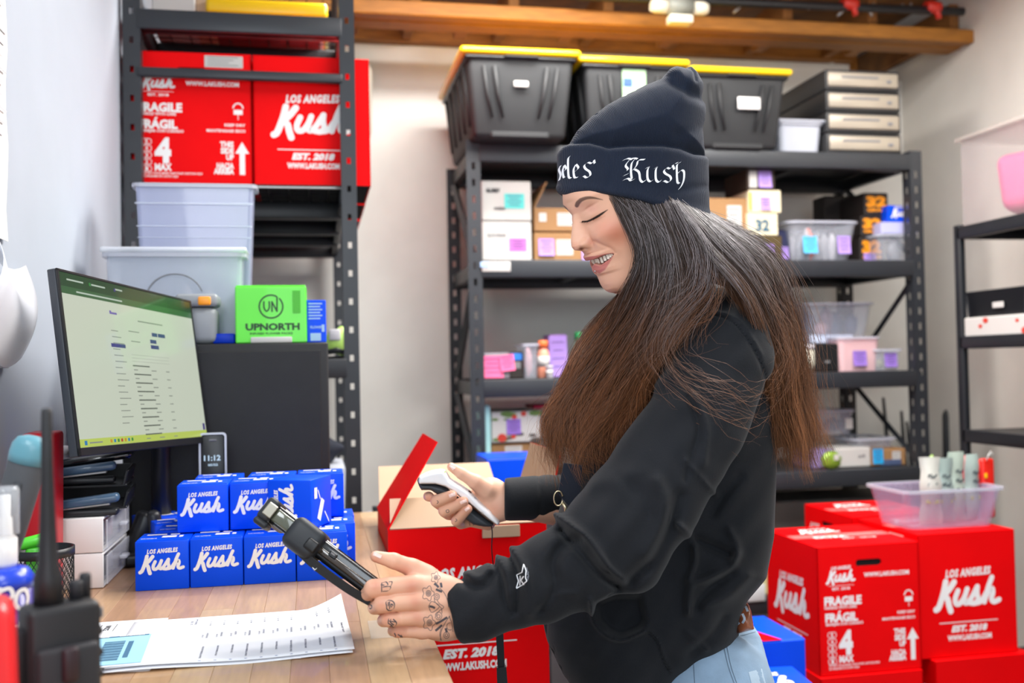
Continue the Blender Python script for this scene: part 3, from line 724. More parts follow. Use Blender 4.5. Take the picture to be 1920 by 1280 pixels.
MB().raw([(-w / 2, -d / 2, h), (-w / 2, d / 2, h), (-w / 2 + 0.045, d / 2, h + 0.09), (-w / 2 + 0.045, -d / 2, h + 0.09), (-w / 2 + 0.004, -d / 2, h), (-w / 2 + 0.004, d / 2, h), (-w / 2 + 0.049, d / 2, h + 0.089), (-w / 2 + 0.049, -d / 2, h + 0.089)], [(0, 3, 2, 1), (4, 5, 6, 7), (0, 4, 7, 3), (1, 2, 6, 5), (3, 7, 6, 2)]).obj('side_flap', M_kraft, o)
o, w, h, d = nbox('kraft_carton', 1322, 1401, 1, 372, 3.36, 0.26, M_kraft, 'kraft carton with a white address label right of the beanie', 'carton')
label_on(o, (w * 0.18, -d / 2 - 0.001, h * 0.68), 0.055, 0.095, X3, Z3)
M_cream = mat('cream_card', '#d8cdae', 0.6); M_bkcard = mat('black_card', '#2a2320', 0.5); M_or = mat('orange_ink', '#f2960f', 0.5, var=0.05)
zc = zs[1]
for k, (xa_, xb_, yt, mm, lab) in enumerate([(1410, 1466, 443, mat('yellow_black_card', '#4a3a16', 0.6), 'dark small box with a purple note, bottom of the stack by her hair'), (1402, 1458, 400, M_cream, 'cream box with blue lettering in the stack by her hair'), (1404, 1464, 357, M_cream, 'cream box with a purple note in the stack by her hair'), (1400, 1452, 317, mat('brown_black_card', '#33261c', 0.6), 'dark box with white splash and purple note, top of the stack by her hair')]):
    o, w, h, d = nbox('small_box', xa_, xb_, 1, yt, 3.34, 0.2, mm, lab, 'box', 'stacked small boxes', zbase=zc + (0.002 if k else 0), r=0.002); zc += h + (0.002 if k else 0)
    if k == 1:
        decal(fit_text('32', -0.03, 0.025, 0.0, 0.04, 0.05), (0, -d / 2 - 0.001, h * 0.22), X3, Z3, 'printed_numeral', mat('blue_black', '#2c5870', 0.6), o)
    elif k == 0:
        note(o, 0.0, h * 0.4, 0.05, 0.05, M_pur, -d / 2); MB().bbox((-w * 0.4, -d / 2 - 0.001, h * 0.6), (0.012, 0.002, h * 0.7), 0.0005, seg=1).obj('trim_print', M_or, o)
    elif k == 2:
        note(o, 0.0, h * 0.42, 0.042, 0.046, M_pur, -d / 2); MB().bbox((-w * 0.46, -d / 2 - 0.001, h * 0.5), (0.008, 0.002, h * 0.8), 0.0005, seg=1).obj('trim_print', M_yel, o)
    else:
        note(o, 0.015, h * 0.5, 0.05, 0.06, M_pur, -d / 2); MB().bbox((-w * 0.28, -d / 2 - 0.0005, h * 0.5), (0.03, 0.002, h * 0.8), 0.0008, seg=1).obj('splash_print', M_label, o)
o, w, h, d = nbox('navy_box', 1452, 1480, 1, 432, 3.40, 0.15, mat('navy_card', '#20254a', 0.5), 'narrow navy box with a purple note left of the clear bin', 'box'); note(o, 0, h * 0.3, 0.045, 0.045, M_pur, -d / 2)
def bin_px(name, x0, x1, i, yt, Yf, dep, label, m=None, zbase=None, lid=None, group=None, taper=0.92):
    a, b, z0, zt = P_box(x0, x1, i, yt, Yf, dep, zbase=zbase)
    o = tub(name, (a + b) / 2, Yf + dep / 2, z0, b - a, dep, zt - z0, label, 'storage bin', group, m, lid, taper=taper); return o, b - a, zt - z0
def stuffing(parent, w, d, h, cols, n, seed, s=0.03, name='contents'):
    """soft bags and packets inside a see-through bin"""
    r = random.Random(seed)
    for k in range(n):
        m = cols[k % len(cols)]; b = MB(); bw = r.uniform(0.5, 1.1) * s; bh = r.uniform(0.4, 0.9) * h
        bm = bmesh.new(); bmesh.ops.create_icosphere(bm, subdivisions=2, radius=1)
        for v in bm.verts:
            q = 1 + 0.18 * math.sin(v.co.x * 5 + k) * math.cos(v.co.z * 4 + k)
            v.co = Vector((v.co.x * bw * q, v.co.y * s * 0.5, v.co.z * bh / 2 * q))
        x = -w / 2 + 0.02 + (w - 0.04) * ((k + 0.5) / n)
        b._bm(bm, (x, r.uniform(-d / 4, d / 6) - d * 0.12, bh / 2 + 0.004), None, 0, True); b.obj(name, m, parent)
M_p1 = mat('white_packet', '#c6c3ca', 0.5); M_p2 = mat('blush_packet', '#d9a9b0', 0.5); M_p3 = mat('lilac_packet', '#a7a8d0', 0.5); M_p4 = mat('salmon_packet', '#ee7a5c', 0.5); M_p5 = mat('slate_packet', '#4a5878', 0.5); M_p6 = mat('grey_packet', '#9a9aa0', 0.5)
o, w, h = bin_px('clear_bin', 1478, 1610, 1, 415, 3.36, 0.26, 'clear bin of packets with a sky-blue and a purple note on the second shelf', taper=0.82)
stuffing(o, w * 0.85, 0.24, h, [M_p1, M_p6, M_p1, M_p4, M_p6], 8, 3); note(o, -w * 0.20, h * 0.42, 0.056, 0.062, M_sky, -0.128, 0); note(o, w * 0.28, h * 0.42, 0.052, 0.066, M_pur, -0.128)
zc = zs[1]
for k, (xa_, xb_, yt, sub) in enumerate([(1612, 1655, 444, ''), (1614, 1655, 404, ''), (1620, 1665, 362, '')]):
    o, w, h, d = nbox('black_numbered_box', xa_, xb_, 1, yt, 3.44, 0.26, M_bkcard, 'black box printed 32 in orange, ' + ['bottom', 'middle', 'top'][k] + ' of three beside the right post', 'box', 'black numbered boxes', zbase=zc + (0.001 if k else 0)); zc += h
    decal(join2(fit_text('32', -w * 0.42, w * 0.42, h * 0.42, h * 0.42, 0.07), fit_text('GRAM', -w * 0.4, w * 0.4, h * 0.18, h * 0.14, 0.05)), (0, -d / 2 - 0.0012, 0), X3, Z3, 'printed_numeral', M_or, o)
    if k == 0: note(o, -0.01, h * 0.2, 0.05, 0.04, M_pur, -d / 2 - 0.002)
o, w, h, d = nbox('dark_display_box', 1546, 1620, 1, 368, 3.62, 0.1, M_bkcard, 'dark box with orange and white artwork behind the clear bin', 'box')
MB().bbox((0.02, -d / 2 - 0.001, h - 0.04), (0.05, 0.002, 0.05), 0.001, seg=1).bbox((0.025, -d / 2 - 0.003, h - 0.045), (0.022, 0.002, 0.03), 0.001, mi=1, seg=1).obj('artwork_print', [M_or, M_label], o)
o, w, h = bin_px('clear_bin', 1647, 1721, 1, 440, 3.37, 0.26, 'clear bin of lilac pouches below the small blue box'); stuffing(o, w * 0.9, 0.22, h, [M_p3, M_p1, M_p3, M_p6], 5, 5, 0.034)
zc = zs[1] + h + 0.003
o, w, h, d = nbox('lilac_pouch_box', 1653, 1720, 1, 417, 3.38, 0.22, mat('lilac_card', '#b3b4dc', 0.5), 'flat lilac box between the clear bin and the small blue box', 'box', zbase=zc); zc += h
o, w, h, d = nbox('small_blue_box', 1664, 1713, 1, 386, 3.40, 0.2, M_blue, 'small blue logo box on top by the right post of the rear rack', 'box', zbase=zc + 0.002)
decal(los_kush(0, 0, w * 0.7), (0, -d / 2 - 0.001, h * 0.3), X3, Z3, 'printed_lettering', M_white, o)
sl = MB().bbox((onY(930, 500, FY)[0], FY - 0.006, onY(930, 500, FY)[2]), (0.098, 0.003, 0.034), 0.002).obj('shelf_label', M_label); tag(sl, 'white shelf label taped to the second beam of the rear rack', 'label')
MB().bbox((sl.location.x + onY(908, 500, FY)[0], FY - 0.0085, onY(908, 500, FY)[2] + 0.006), (0.03, 0.002, 0.018), 0.001, seg=1).obj('blue_print', mat('pale_blue_ink', '#9fc0e6', 0.5), sl)

# ---- third shelf
o, w, h, d = nbox('pink_noted_box', 907, 955, 2, 662, 3.34, 0.18, mat('grey_card', '#8d8790', 0.6), 'small box covered by bright pink notes by the left post', 'box')
note(o, -0.015, h * 0.48, 0.075, 0.075, M_pink, -d / 2); note(o, 0.035, h * 0.62, 0.05, 0.055, M_pink, -d / 2 - 0.004, 0.1)
o, w, h, d = nbox('black_blue_box', 954, 981, 2, 660, 3.38, 0.14, M_bkcard, 'small black box with a blue band beside the pink notes', 'box')
MB().bbox((0, -d / 2 - 0.001, h * 0.82), (w * 0.8, 0.002, h * 0.25), 0.001, seg=1).bbox((0, -d / 2 - 0.001, h * 0.5), (w * 0.6, 0.002, h * 0.25), 0.001, mi=1, seg=1).obj('band_print', [mat('azure', '#2b7ad8', 0.5), M_grey], o)
o, w, h = bin_px('clear_bin', 982, 1008, 2, 645, 3.36, 0.14, 'narrow clear bin of pink and grey packets left of the orange bottle'); stuffing(o, w * .9, 0.12, h, [M_p2, M_p6], 3, 8, 0.022)
def bottle(name, px, i, yt, Yf, r, m, capm, label, neck=0.4):
    c = onY(px, yt, Yf); h = c[2] - zs[i]
    o = empty(name, (c[0], Yf, zs[i]), 0, label, 'bottle')
    MB().lathe([(r * 0.9, 0), (r, h * 0.03), (r, h * 0.62), (r * 0.8, h * 0.72), (r * neck, h * 0.8), (r * neck, h * 0.82)], n=20).obj('bottle_body', m, o)
    MB().lathe([(r * (neck + 0.2), h * 0.80), (r * (neck + 0.2), h * 0.98), (r * neck, h)], n=16).obj('cap', capm, o)
    q = MB().lathe([(r * 1.01, h * 0.3), (r * 1.01, h * 0.58)], n=20); q.obj('bottle_label', M_label, o); return o
bottle('orange_bottle', 1018, 2, 638, 3.38, 0.022, mat('peach_plastic', '#f0a084', 0.4), mat('orange_cap', '#f0763c', 0.4), 'orange-capped peach bottle on the third shelf', 0.6)
bottle('white_jar', 1030, 2, 685, 3.34, 0.013, M_p1, M_p1, 'tiny white jar at the foot of the tall purple note', 0.8)
o, w, h, d = nbox('purple_noted_box', 1030, 1062, 2, 628, 3.42, 0.1, mat('mauve_card', '#a884c8', 0.6), 'tall box faced with a long purple note near her hair', 'box')
note(o, 0, h * 0.5, w * 1.05, h * 0.95, M_pur, -d / 2, 0.02)
bottle('green_bottle', 1084, 2, 622, 3.46, 0.02, mat('mint_plastic', '#9ed0a8', 0.4), mat('green_cap', '#2f9e58', 0.4), 'pale green bottle with a dark green cap just left of her hair', 0.5)
o, w, h = bin_px('pink_clear_bin', 1572, 1650, 2, 632, 3.36, 0.24, 'pinkish clear bin with a purple note below the clothes bin', m=clear_mat('pink_plastic', '#f0c8cc', 0.7)); note(o, 0.0, h * 0.38, 0.055, 0.055, M_pur2, -0.118); stuffing(o, w * .9, 0.2, h * .8, [M_p2, M_p1, M_p6], 4, 6)
zc = zs[2] + h
o, w, h = bin_px('clear_bin', 1640, 1690, 2, 655, 3.36, 0.2, 'small clear bin with a purple note at the right end of the third shelf'); note(o, 0.01, h * 0.5, 0.05, 0.052, M_pur2, -0.098); stuffing(o, w * .6, 0.16, h * .8, [mat('olive_packet', '#b7b38a', 0.5), M_p1], 2, 9, 0.02)
o, w, h = bin_px('clear_bin', 1512, 1640, 2, 568, 3.42, 0.26, 'large clear bin of folded mauve and slate clothes above the pink bin', zbase=zs[2] + 0.128, taper=0.86)
stuffing(o, w * .85, 0.2, h * 1.1, [M_p5, M_p2, mat('mauve_cloth', '#9a7a8c', 0.8), M_p5], 5, 12, 0.045, 'folded_clothes')
o, w, h, d = nbox('black_case', 1528, 1572, 2, 645, 3.37, 0.18, mat('black_plastic', '#17181a', 0.4), 'black plastic case between her hair and the pink bin', 'case'); MB().bbox((0, -d / 2 - 0.002, h * 0.35), (0.02, 0.004, 0.008), 0.001, seg=1).obj('latch', M_grey, o)
o, w, h, d = nbox('navy_tray', 1520, 1600, 2, 628, 3.44, 0.2, mat('white_blue_card', '#c9d2ea', 0.5), 'pale blue tray stacked over the black case', 'tray', zbase=zs[2] + 0.104)
c = onY(1503, 655, 3.42); o = tag(MB().lathe([(0.0, 0), (0.04, 0.002), (0.052, 0.03), (0.052, 0.08), (0.045, 0.098), (0, 0.1)], (c[0], 3.42, zs[2]), n=20).obj('white_tub', mat('ivory_tub', '#e9e6d2', 0.4)), 'round ivory tub half hidden by her hair on the third shelf', 'tub')
MB().lathe([(0.055, 0.085), (0.055, 0.1), (0.0, 0.104)], (c[0], 3.42, zs[2]), n=20).obj('lid', M_p1, o)

# ---- fourth shelf
o, w, h, d = nbox('kraft_carton', 921, 1013, 3, 831, 3.37, 0.28, M_kraft, 'kraft carton with a coral note under the floral box', 'carton'); note(o, -w * 0.12, h * 0.35, 0.09, 0.05, M_coral, -d / 2, 0, 0.002); label_on(o, (-w * 0.05, -d / 2 - 0.0005, h * 0.82), 0.06, 0.03, X3, Z3, lines=2)
zc = zs[3] + h
def floral(parent, w, h, y, seed, z0=0.0):
    """berries, leaves and twigs printed on a white box"""
    r = random.Random(seed); g = MB()
    for k in range(16):
        x = r.uniform(-w * .45, w * .45); z = z0 + r.choice([r.uniform(0.06, 0.3), r.uniform(0.7, 0.95)]) * h; mi = r.choice([0, 0, 1, 2, 2]); s = r.uniform(0.008, 0.02)
        pts = [(x + s * math.cos(t) * (1 if mi == 1 else 1.3), z + s * math.sin(t) * (0.9 if mi == 1 else 0.5)) for t in np.linspace(0, 6.28, 9)[:-1]]
        g.raw([(a_, y - 0.0006 - k * 2e-5, b_) for a_, b_ in pts], [tuple(range(8))], mi)
    return g.obj('floral_print', [mat('leaf_ink', '#5d7a3a', 0.6), mat('berry_ink', '#c23a2c', 0.6), mat('twig_ink', '#4c4440', 0.6)], parent)
o, w, h, d = nbox('floral_box', 921, 1013, 3, 772, 3.36, 0.26, M_label, 'white floral-printed box with a purple note on the fourth shelf', 'box', zbase=zc + 0.003); floral(o, w, h, -d / 2, 4); note(o, -w * 0.05, h * 0.52, 0.05, 0.052, M_pur2, -d / 2, 0.02, 0.002)
zc2 = zc + 0.003 + h
o, w, h, d = nbox('crimson_packet', 1000, 1045, 3, 760, 3.44, 0.14, mat('crimson', '#c21f4c', 0.5), 'crimson packet on top of the floral box', 'packet', zbase=zc2 + 0.004 if False else zc2 + 0.004)
o, w, h, d = nbox('teal_folder', 908, 919, 3, 760, 3.345, 0.25, mat('aqua_card', '#a9dadc', 0.5), 'upright aqua folder between the post and the floral box', 'folder', flaps=False)
M_frost = clear_mat('frosted', '#cfd6de', 0.7)
o, w, h = bin_px('clear_bin', 1512, 1604, 3, 770, 3.44, 0.2, 'clear bin of dark slate cloth tilted above the white box', zbase=zs[3] + 0.115); stuffing(o, w * .9, 0.15, h * .9, [mat('dark_slate', '#2a3344', 0.7), M_p5], 3, 21, 0.05, 'folded_cloth'); label_on(o, (w * .36, -0.101, h * .45), 0.03, 0.04, X3, Z3, lines=0)
o, w, h, d = nbox('white_carton', 1566, 1632, 3, 840, 3.36, 0.22, M_label, 'small white carton left of the kraft one on the fourth shelf', 'carton'); decal(fit_text('x4', -0.01, 0.02, 0, 0.012), (w * .2, -d / 2 - .001, h * .5), X3, Z3, 'marker_lettering', M_grey, o)
o, w, h, d = nbox('kraft_carton', 1634, 1698, 3, 842, 3.36, 0.22, M_kraft, 'kraft carton with a bright blue note at the right of the fourth shelf', 'carton'); note(o, -w * 0.32, h * 0.6, 0.042, 0.055, mat('cyan_note', '#1aa4e0', 0.6), -d / 2, 0, 0.002); label_on(o, (w * .22, -d / 2 - .001, h * .62), 0.035, 0.03, X3, Z3, lines=2); MB().bbox((w * .06, -d / 2 - 0.001, h * .2), (w * .6, 0.002, h * .35), 0.001, seg=1).obj('slate_panel', M_p5, o)
zc = zs[3] + h
o, w, h = bin_px('clear_tray', 1604, 1680, 3, 822, 3.38, 0.2, 'shallow clear tray on top of the white and kraft cartons', zbase=zc + 0.004)
o, w, h, d = nbox('lilac_box', 1524, 1564, 3, 845, 3.37, 0.16, mat('lilac_card2', '#9c8cc8', 0.5), 'lilac box at the tips of her hair on the fourth shelf', 'box')
o = empty('green_pouch', (onY(1560, 880, 3.32)[0], 3.325, zs[3]), 0, 'shiny green pouch in front of the lilac box', 'pouch')
bm = bmesh.new(); bmesh.ops.create_icosphere(bm, subdivisions=3, radius=1)
for v in bm.verts: v.co = Vector((v.co.x * 0.04 * (1 + 0.1 * math.sin(v.co.z * 9)), v.co.y * 0.018, v.co.z * 0.034))
MB()._bm(bm, (0, 0, 0.034), None, 0, True).obj('pouch_body', mat('lime_foil', '#7f9e34', 0.3, 0.2), o)
MB().bbox((0.012, -0.018, 0.045), (0.02, 0.002, 0.02), 0.0008, seg=1).obj('sticker', M_label, o)

# ---- lowest shelf, glimpsed beside her hip
o, w, h, d = nbox('grey_crate', 1388, 1760, 4, 935, 3.45, 0.28, mat('grey_cardboard', '#77736c', 0.7, var=0.15, vscale=6), 'long grey dusty crate on the lowest shelf behind her hip', 'crate', zbase=zs[4] + 0.001, flaps=False)
o, w, h, d = nbox('olive_carton', 1404, 1450, 4, 1010, 3.32, 0.1, mat('pale_olive', '#c6c08c', 0.7, var=0.2, vscale=20), 'pale yellow-green carton just behind her waist', 'carton', zbase=zs[4] + 0.001)
sl = MB().bbox((onY(1416, 1110, FY)[0], FY - 0.008, onY(1416, 1110, FY)[2]), (0.068, 0.003, 0.06), 0.002).obj('shelf_label', mat('bluish_label', '#d5dde0', 0.5)); tag(sl, 'square white label on the lowest beam behind her waist', 'label')
# black stands leaning behind the rack's right end
for k, (xa_, ya_, xb_, yb_) in enumerate([(1668, 905, 1656, 745), (1690, 905, 1690, 770), (1716, 905, 1700, 790), (1738, 905, 1722, 800)]):
    a = onY(xa_, ya_, 3.86); b = onY(xb_, yb_, 3.86); a = np.array([a[0] + 0.05, 3.84, 0.01])
    tag(MB().tube([a, (a * 2 + b) / 3, b], [0.022, 0.018, 0.006], 8).obj('folded_stand', M_blk), 'folded black tripod leg behind the rear rack, ' + ['leftmost and tallest', 'second from the left', 'third from the left', 'nearest the right post'][k], 'stand', 'folded stands behind the rack')
a = onY(1778, 1000, 3.7); b = onY(1774, 768, 3.7)
tag(MB().tube([(a[0], a[1], 0.01), a, b - (0, 0, 0.02), b], [0.016, 0.016, 0.016, 0.006], 10).obj('black_pole', M_blk), 'upright black pole standing alone against the right wall', 'pole')
# ---------------------------------------------------------------- right-hand rack against the right wall
XF = onY(1803, 600, 2.93)[0]; YF = 2.93; YN = 1.55
zr = [onY(1803, y, YF)[2] for y in (428, 632, 806)]
xw = XR - 0.02
rk = empty('side_rack', (0, 0, 0), 0, 'black shelving against the right wall at the edge of the frame', 'rack')
def spost(x, y): MB().bbox((x, y, (zr[0] + 0.01) / 2), (0.022, 0.03, zr[0] + 0.01), 0.003).obj('post', M_blk, rk)
for x in (XF, xw - 0.012):
    for y in (YF, YN): spost(x, y)
for z in zr + [0.35]:
    MB().bbox((XF, (YN + YF) / 2, z - 0.018), (0.022, YF - YN, 0.042), 0.003).obj('rail', M_blk, rk)
    MB().bbox(((XF + xw) / 2, YF, z - 0.018), (xw - XF, 0.022, 0.036), 0.003).obj('rail', M_blk, rk)
    MB().span(XF + 0.01, xw, YN, YF - 0.01, z - 0.006, z - 0.001).obj('shelf_board', M_blk, rk)
def onXp(px, py): return onX(px, py, XF)
# milky tote holding a pink bag
ya, yb2 = 2.92, 2.05
o = empty('clear_tote', ((XF + xw) / 2 - 0.005, (ya + yb2) / 2, zr[0]), 0, 'milky clear tote holding a pink bag on top of the right rack', 'storage tote')
ht = onX(1810, 268, XF + 0.03)[2] - zr[0]; w = xw - XF - 0.03; d = ya - yb2; b = MB()
for (c, s) in (((-w / 2, 0, ht / 2), (0.003, d, ht)), ((w / 2, 0, ht / 2), (0.003, d, ht)), ((0, -d / 2, ht / 2), (w, 0.003, ht)), ((0, d / 2, ht / 2), (w, 0.003, ht)), ((0, 0, 0.003), (w, d, 0.003))): b.bbox(c, s, 0.001, seg=1)
b.obj('tub_wall', clear_mat('milky_clear', '#b9adad', 0.14, 0.3), o)
MB().bbox((0, 0, ht + 0.006), (w + 0.03, d + 0.03, 0.016), 0.006).obj('lid', clear_mat('milky_lid', '#b8aea8', 0.5, 0.3), o)
b = MB().bbox((0, 0, 0.085), (0.24, 0.40, 0.19), 0.04, R=Matrix.Rotation(0.3, 3, 'Z') @ Matrix.Rotation(0.15, 3, 'Y'), seg=4, taper=0.85)
pb = b.obj('pink_bag', mat('pink_cloth', '#e86a9c', 0.5, var=0.06), None, (XF + 0.20, 2.66, zr[0] + 0.026)); tag(pb, 'bright pink rounded bag inside the milky tote on the right rack', 'bag')
decal(fit_text('beauty', -0.04, 0.04, 0, 0.012), (-0.125, 0.02, 0.09), -Y3, Z3, 'faint_lettering', mat('pale_pink_ink', '#f7b3cd', 0.5), pb)
# black trays on the second shelf over a floral flat box
yq0, yq1 = 2.92, 2.1; hb = onX(1850, 577, XF)[2] - onX(1850, 620, XF)[2]
o = empty('floral_flat_box', (XF + 0.17, 2.48, zr[1]), 0, 'flat white floral box on the second shelf of the right rack', 'box')
hb = (622 - 583) / FPX * 2.95; MB().bbox((0, 0, hb / 2), (0.35, 0.86, hb), 0.003, seg=1).obj('box_body', M_label, o)
r = random.Random(5); g = MB()
for k in range(22):
    y = r.uniform(-0.40, 0.1) if k % 2 else r.uniform(-0.42, 0.38); z = r.uniform(0.15, 0.85) * hb; mi = r.choice([0, 1, 1, 2]); s = r.uniform(0.008, 0.018)
    g.raw([(-0.176 - k * 1e-5, y - s * math.cos(t), z + s * 0.7 * math.sin(t)) for t in np.linspace(0, 6.28, 9)[:-1]], [tuple(range(8))], mi)
g.obj('floral_print', [MATS['leaf_ink'], MATS['berry_ink'], MATS['twig_ink']], o)
zt_ = zr[1] + hb
M_bt = mat('black_tray_plastic', '#131418', 0.35)
for k, (yc, hh_, lab) in enumerate([(2.78, 0.085, 'low black tray with a small white tag, farther of two on the floral box'), (2.38, 0.12, 'taller black tray, nearer of two on the floral box')]):
    o = empty('black_tray', (XF + 0.16, yc, zt_ + 0.001), 0, lab, 'tray', 'black trays on the right rack')
    b = MB(); w_, d_ = 0.30, 0.36 if k else 0.28
    b.bbox((0, 0, 0.006), (w_ * .9, d_ * .9, 0.008), 0.003, seg=1)
    for sx in (-1, 1):
        b.bbox((sx * w_ * .47, 0, hh_ / 2), (0.006, d_, hh_), 0.003, R=Matrix.Rotation(sx * 0.12, 3, 'Y'), seg=1); b.bbox((0, sx * d_ * .48, hh_ / 2), (w_, 0.006, hh_), 0.003, R=Matrix.Rotation(-sx * 0.12, 3, 'X'), seg=1)
    b.obj('tray_wall', M_bt, o)
    if k == 0: MB().bbox((-w_ / 2 - 0.002, -0.02, hh_ * 0.4), (0.003, 0.05, 0.018), 0.001, seg=1).obj('tag', M_label, o)
o = empty('brown_carton', (XF + 0.20, 2.42, zr[2]), 0, 'brown carton with a dark opening on the third shelf of the right rack', 'carton')
hb = onX(1890, 682, XF + 0.06)[2] - zr[2]
MB().bbox((0, 0, hb / 2), (0.26, 0.34, hb), 0.003, seg=1).bbox((-0.03, 0, hb - 0.02), (0.24, 0.38, 0.025), 0.003, seg=1).obj('carton_body', mat('brown_card', '#8a5a34', 0.7, var=0.06), o)
MB().bbox((-0.131, -0.06, hb * 0.5), (0.003, 0.1, hb * 0.4), 0.001, seg=1).obj('opening', M_blackhole, o)  # flat black plate painted as the shade inside an opening

# ---------------------------------------------------------------- red cartons at the right
KY = 2.417
x0 = onY(1533, 1100, KY)[0]; zt = onY(1635, 1022, KY)[2]; zb1 = zt - CH
g_ = 'red cartons stacked at the right'
C1 = carton('f', (x0 + CW / 2, KY + CL / 2, zb1), 'red carton with the fragile print and oval hand hole, upper left of the right stacks', g_)
xb_ = x0 + CW + 0.016
C2 = carton('l', (xb_ + CL / 2, KY + 0.03 + CW / 2, zb1 + 0.012), 'red carton with the large script logo under the bin of pouches', g_)
zlow = zb1 + 0.012 - 0.005
carton('l', (xb_ + CL / 2 - 0.005, KY + 0.06 + CW / 2 + CW, zb1 + 0.012), 'red carton standing behind the one under the bin of pouches', g_)
for k, (x, y, kd, lab) in enumerate([(x0 + CW / 2 - 0.004, KY - 0.01 + CL / 2, 'f', 'red carton below the one with the hand hole, only its top edge in view'), (xb_ + CL / 2 + 0.03, KY + 0.01 + CW / 2, 'l', 'red carton below the one with the large script logo, only its top edge in view')]):
    carton(kd, (x, y, (zb1 if k == 0 else zb1 + 0.012) - CH - 0.006), lab, g_)
pz = zb1 - CH - 0.006
pl = empty('pallet_stand', (x0 + 0.28, KY + 0.14, 0), 0, 'low wooden pallet stand under the red cartons', 'pallet')
for k in range(9): MB().bbox((0, -0.15 + 0.09 * k, pz - 0.012), (0.68, 0.075, 0.02), 0.002, seg=1).obj('slat', M_wood, pl)
for sx in (-1, 1): MB().bbox((sx * 0.28, 0.03, (pz - 0.022) / 2), (0.06, 0.4, pz - 0.024), 0.004).obj('leg', M_wood2, pl); MB().bbox((sx * 0.28, 0.5, (pz - 0.022) / 2), (0.06, 0.16, pz - 0.024), 0.004).obj('leg', M_wood2, pl)
carton('l', (xb_ + CL / 2 - 0.005, KY + 0.07 + CW / 2 + CW, zb1 + 0.012 - CH - 0.006), 'red carton at the bottom of the rear stack, hidden behind the others', g_)
lbl = label_on(C2, (-CL / 2 - 0.0012, -0.05, CH - 0.035), 0.07, 0.05, -Y3, Z3)
# bin with pouches on the cartons
bx = (onY(1700, 960, KY + 0.08)[0] + onY(1876, 960, KY + 0.08)[0]) / 2; bw = onY(1884, 930, KY + 0.08)[0] - onY(1700, 930, KY + 0.08)[0]
zb2 = zb1 + 0.012 + CH + 0.005
hb = onY(1790, 917, KY + 0.08)[2] - zb2
pbn = tub('pouch_bin', bx, KY + 0.05 + 0.12, zb2, bw, 0.20, hb, 'clear bin full of upright pouches on the red cartons', m=clear_mat('violet_clear', '#b3a7c6', 0.34), taper=0.84, rim=0.01)
for px, n_, mm, hgt, lab, dx in [(1745, 0, '#b9bab2', 0.19, 'white floral pouch, first in the bin', 0), (1775, 1, '#8fa09b', 0.185, 'grey-green pouch, second in the bin', 0), (1803, 2, '#a9b8ab', 0.20, 'pale green pouch with dark script, third in the bin', 0), (1838, 3, '#9fb0aa', 0.19, 'pale pouch with dark script, fourth in the bin', 0)]:
    p = empty('snack_pouch', (onY(px, 930, KY + 0.13)[0], KY + 0.13 + 0.012 * n_, zb2 + 0.005), 0.15 * (n_ - 1.5), lab, 'pouch', 'pouches in the clear bin')
    b = MB(); nx, nz = 6, 10; vs = []
    for s in (-1, 1):
        for i in range(nz + 1):
            t = i / nz
            for j in range(nx + 1):
                u = j / nx * 2 - 1; wd = 0.031 * (1 - 0.12 * t + 0.1 * math.sin(t * 14 + n_)); th = 0.016 * (1 - u * u) * (math.sin(math.pi * min(1, t * 1.05)) ** 0.6 + 0.05)
                vs.append((u * wd, s * th + 0.003 * math.sin(9 * t + n_), t * hgt))
    q = (nx + 1) * (nz + 1)
    for i in range(nz):
        for j in range(nx):
            a = i * (nx + 1) + j; f1 = (a, a + 1, a + nx + 2, a + nx + 1); b.raw([], []) 
            b.f.append([b.nv + v for v in f1]); b.m.append(0); b.s.append(True); b.f.append([b.nv + q + v for v in f1[::-1]]); b.m.append(0); b.s.append(True)
    b.v.append(np.array(vs)); b.nv += len(vs)
    b.obj('pouch_body', mat('pouch_' + mm[1:], mm, 0.35, coat=0.3), p)
    s2 = join2(*[stroke2([[(-0.012, 0), (-0.004, 0.008), (0.004, -0.002), (0.013, 0.007)]], 0.003) if k % 2 else stroke2([[(-0.011, 0.006), (0.0, -0.002), (0.011, 0.006)]], 0.003) for k in (0, 1)])
    for k in range(3): decal(s2, (0, -0.0165, hgt * (0.45 + 0.13 * k)), X3, Z3, 'printed_script', mat('slate_ink', '#3c4a52', 0.6), p)
    MB().bbox((0, -0.013, hgt * 0.34), (0.036, 0.003, 0.01), 0.001, seg=1).obj('band_print', mat('olive_band', '#b8bb4a', 0.5), p)
for k, (px, py, cc, lab) in enumerate([(1750, 862, '#8fae5c', 'green crumpled pouch top at the left of the bin'), (1790, 858, '#e888b0', 'pink crumpled pouch top in the bin'), (1815, 862, '#d23c46', 'red crumpled pouch top behind the pale pouches')]):
    c = onY(px, py, KY + 0.2); b = MB(); bm = bmesh.new(); bmesh.ops.create_icosphere(bm, subdivisions=3, radius=1)
    for v in bm.verts: v.co = Vector((v.co.x * 0.026 * (1 + .2 * math.sin(v.co.z * 8 + k)), v.co.y * 0.014, v.co.z * 0.085 * (1 + .1 * math.sin(v.co.x * 7))))
    b._bm(bm, (c[0], KY + 0.215, c[2] - 0.075), None, 0, True); tag(b.obj('crumpled_pouch', mat('crumple' + str(k), cc, 0.3, coat=0.3)), lab, 'pouch', 'pouches in the clear bin')
c = onY(1856, 860, KY + 0.16); z1 = c[2] + 0.004
rb = empty('red_packet', (c[0] - 0.002, KY + 0.175, zb2 + 0.006), 0.1, 'tall red packet with a white tie at the right of the bin', 'packet')
hh_ = z1 - zb2 - 0.01; MB().bbox((0, 0, hh_ / 2), (0.046, 0.02, hh_), 0.008, seg=3).obj('packet_body', mat('red_foil', '#dd2418', 0.3, coat=0.3), rb)
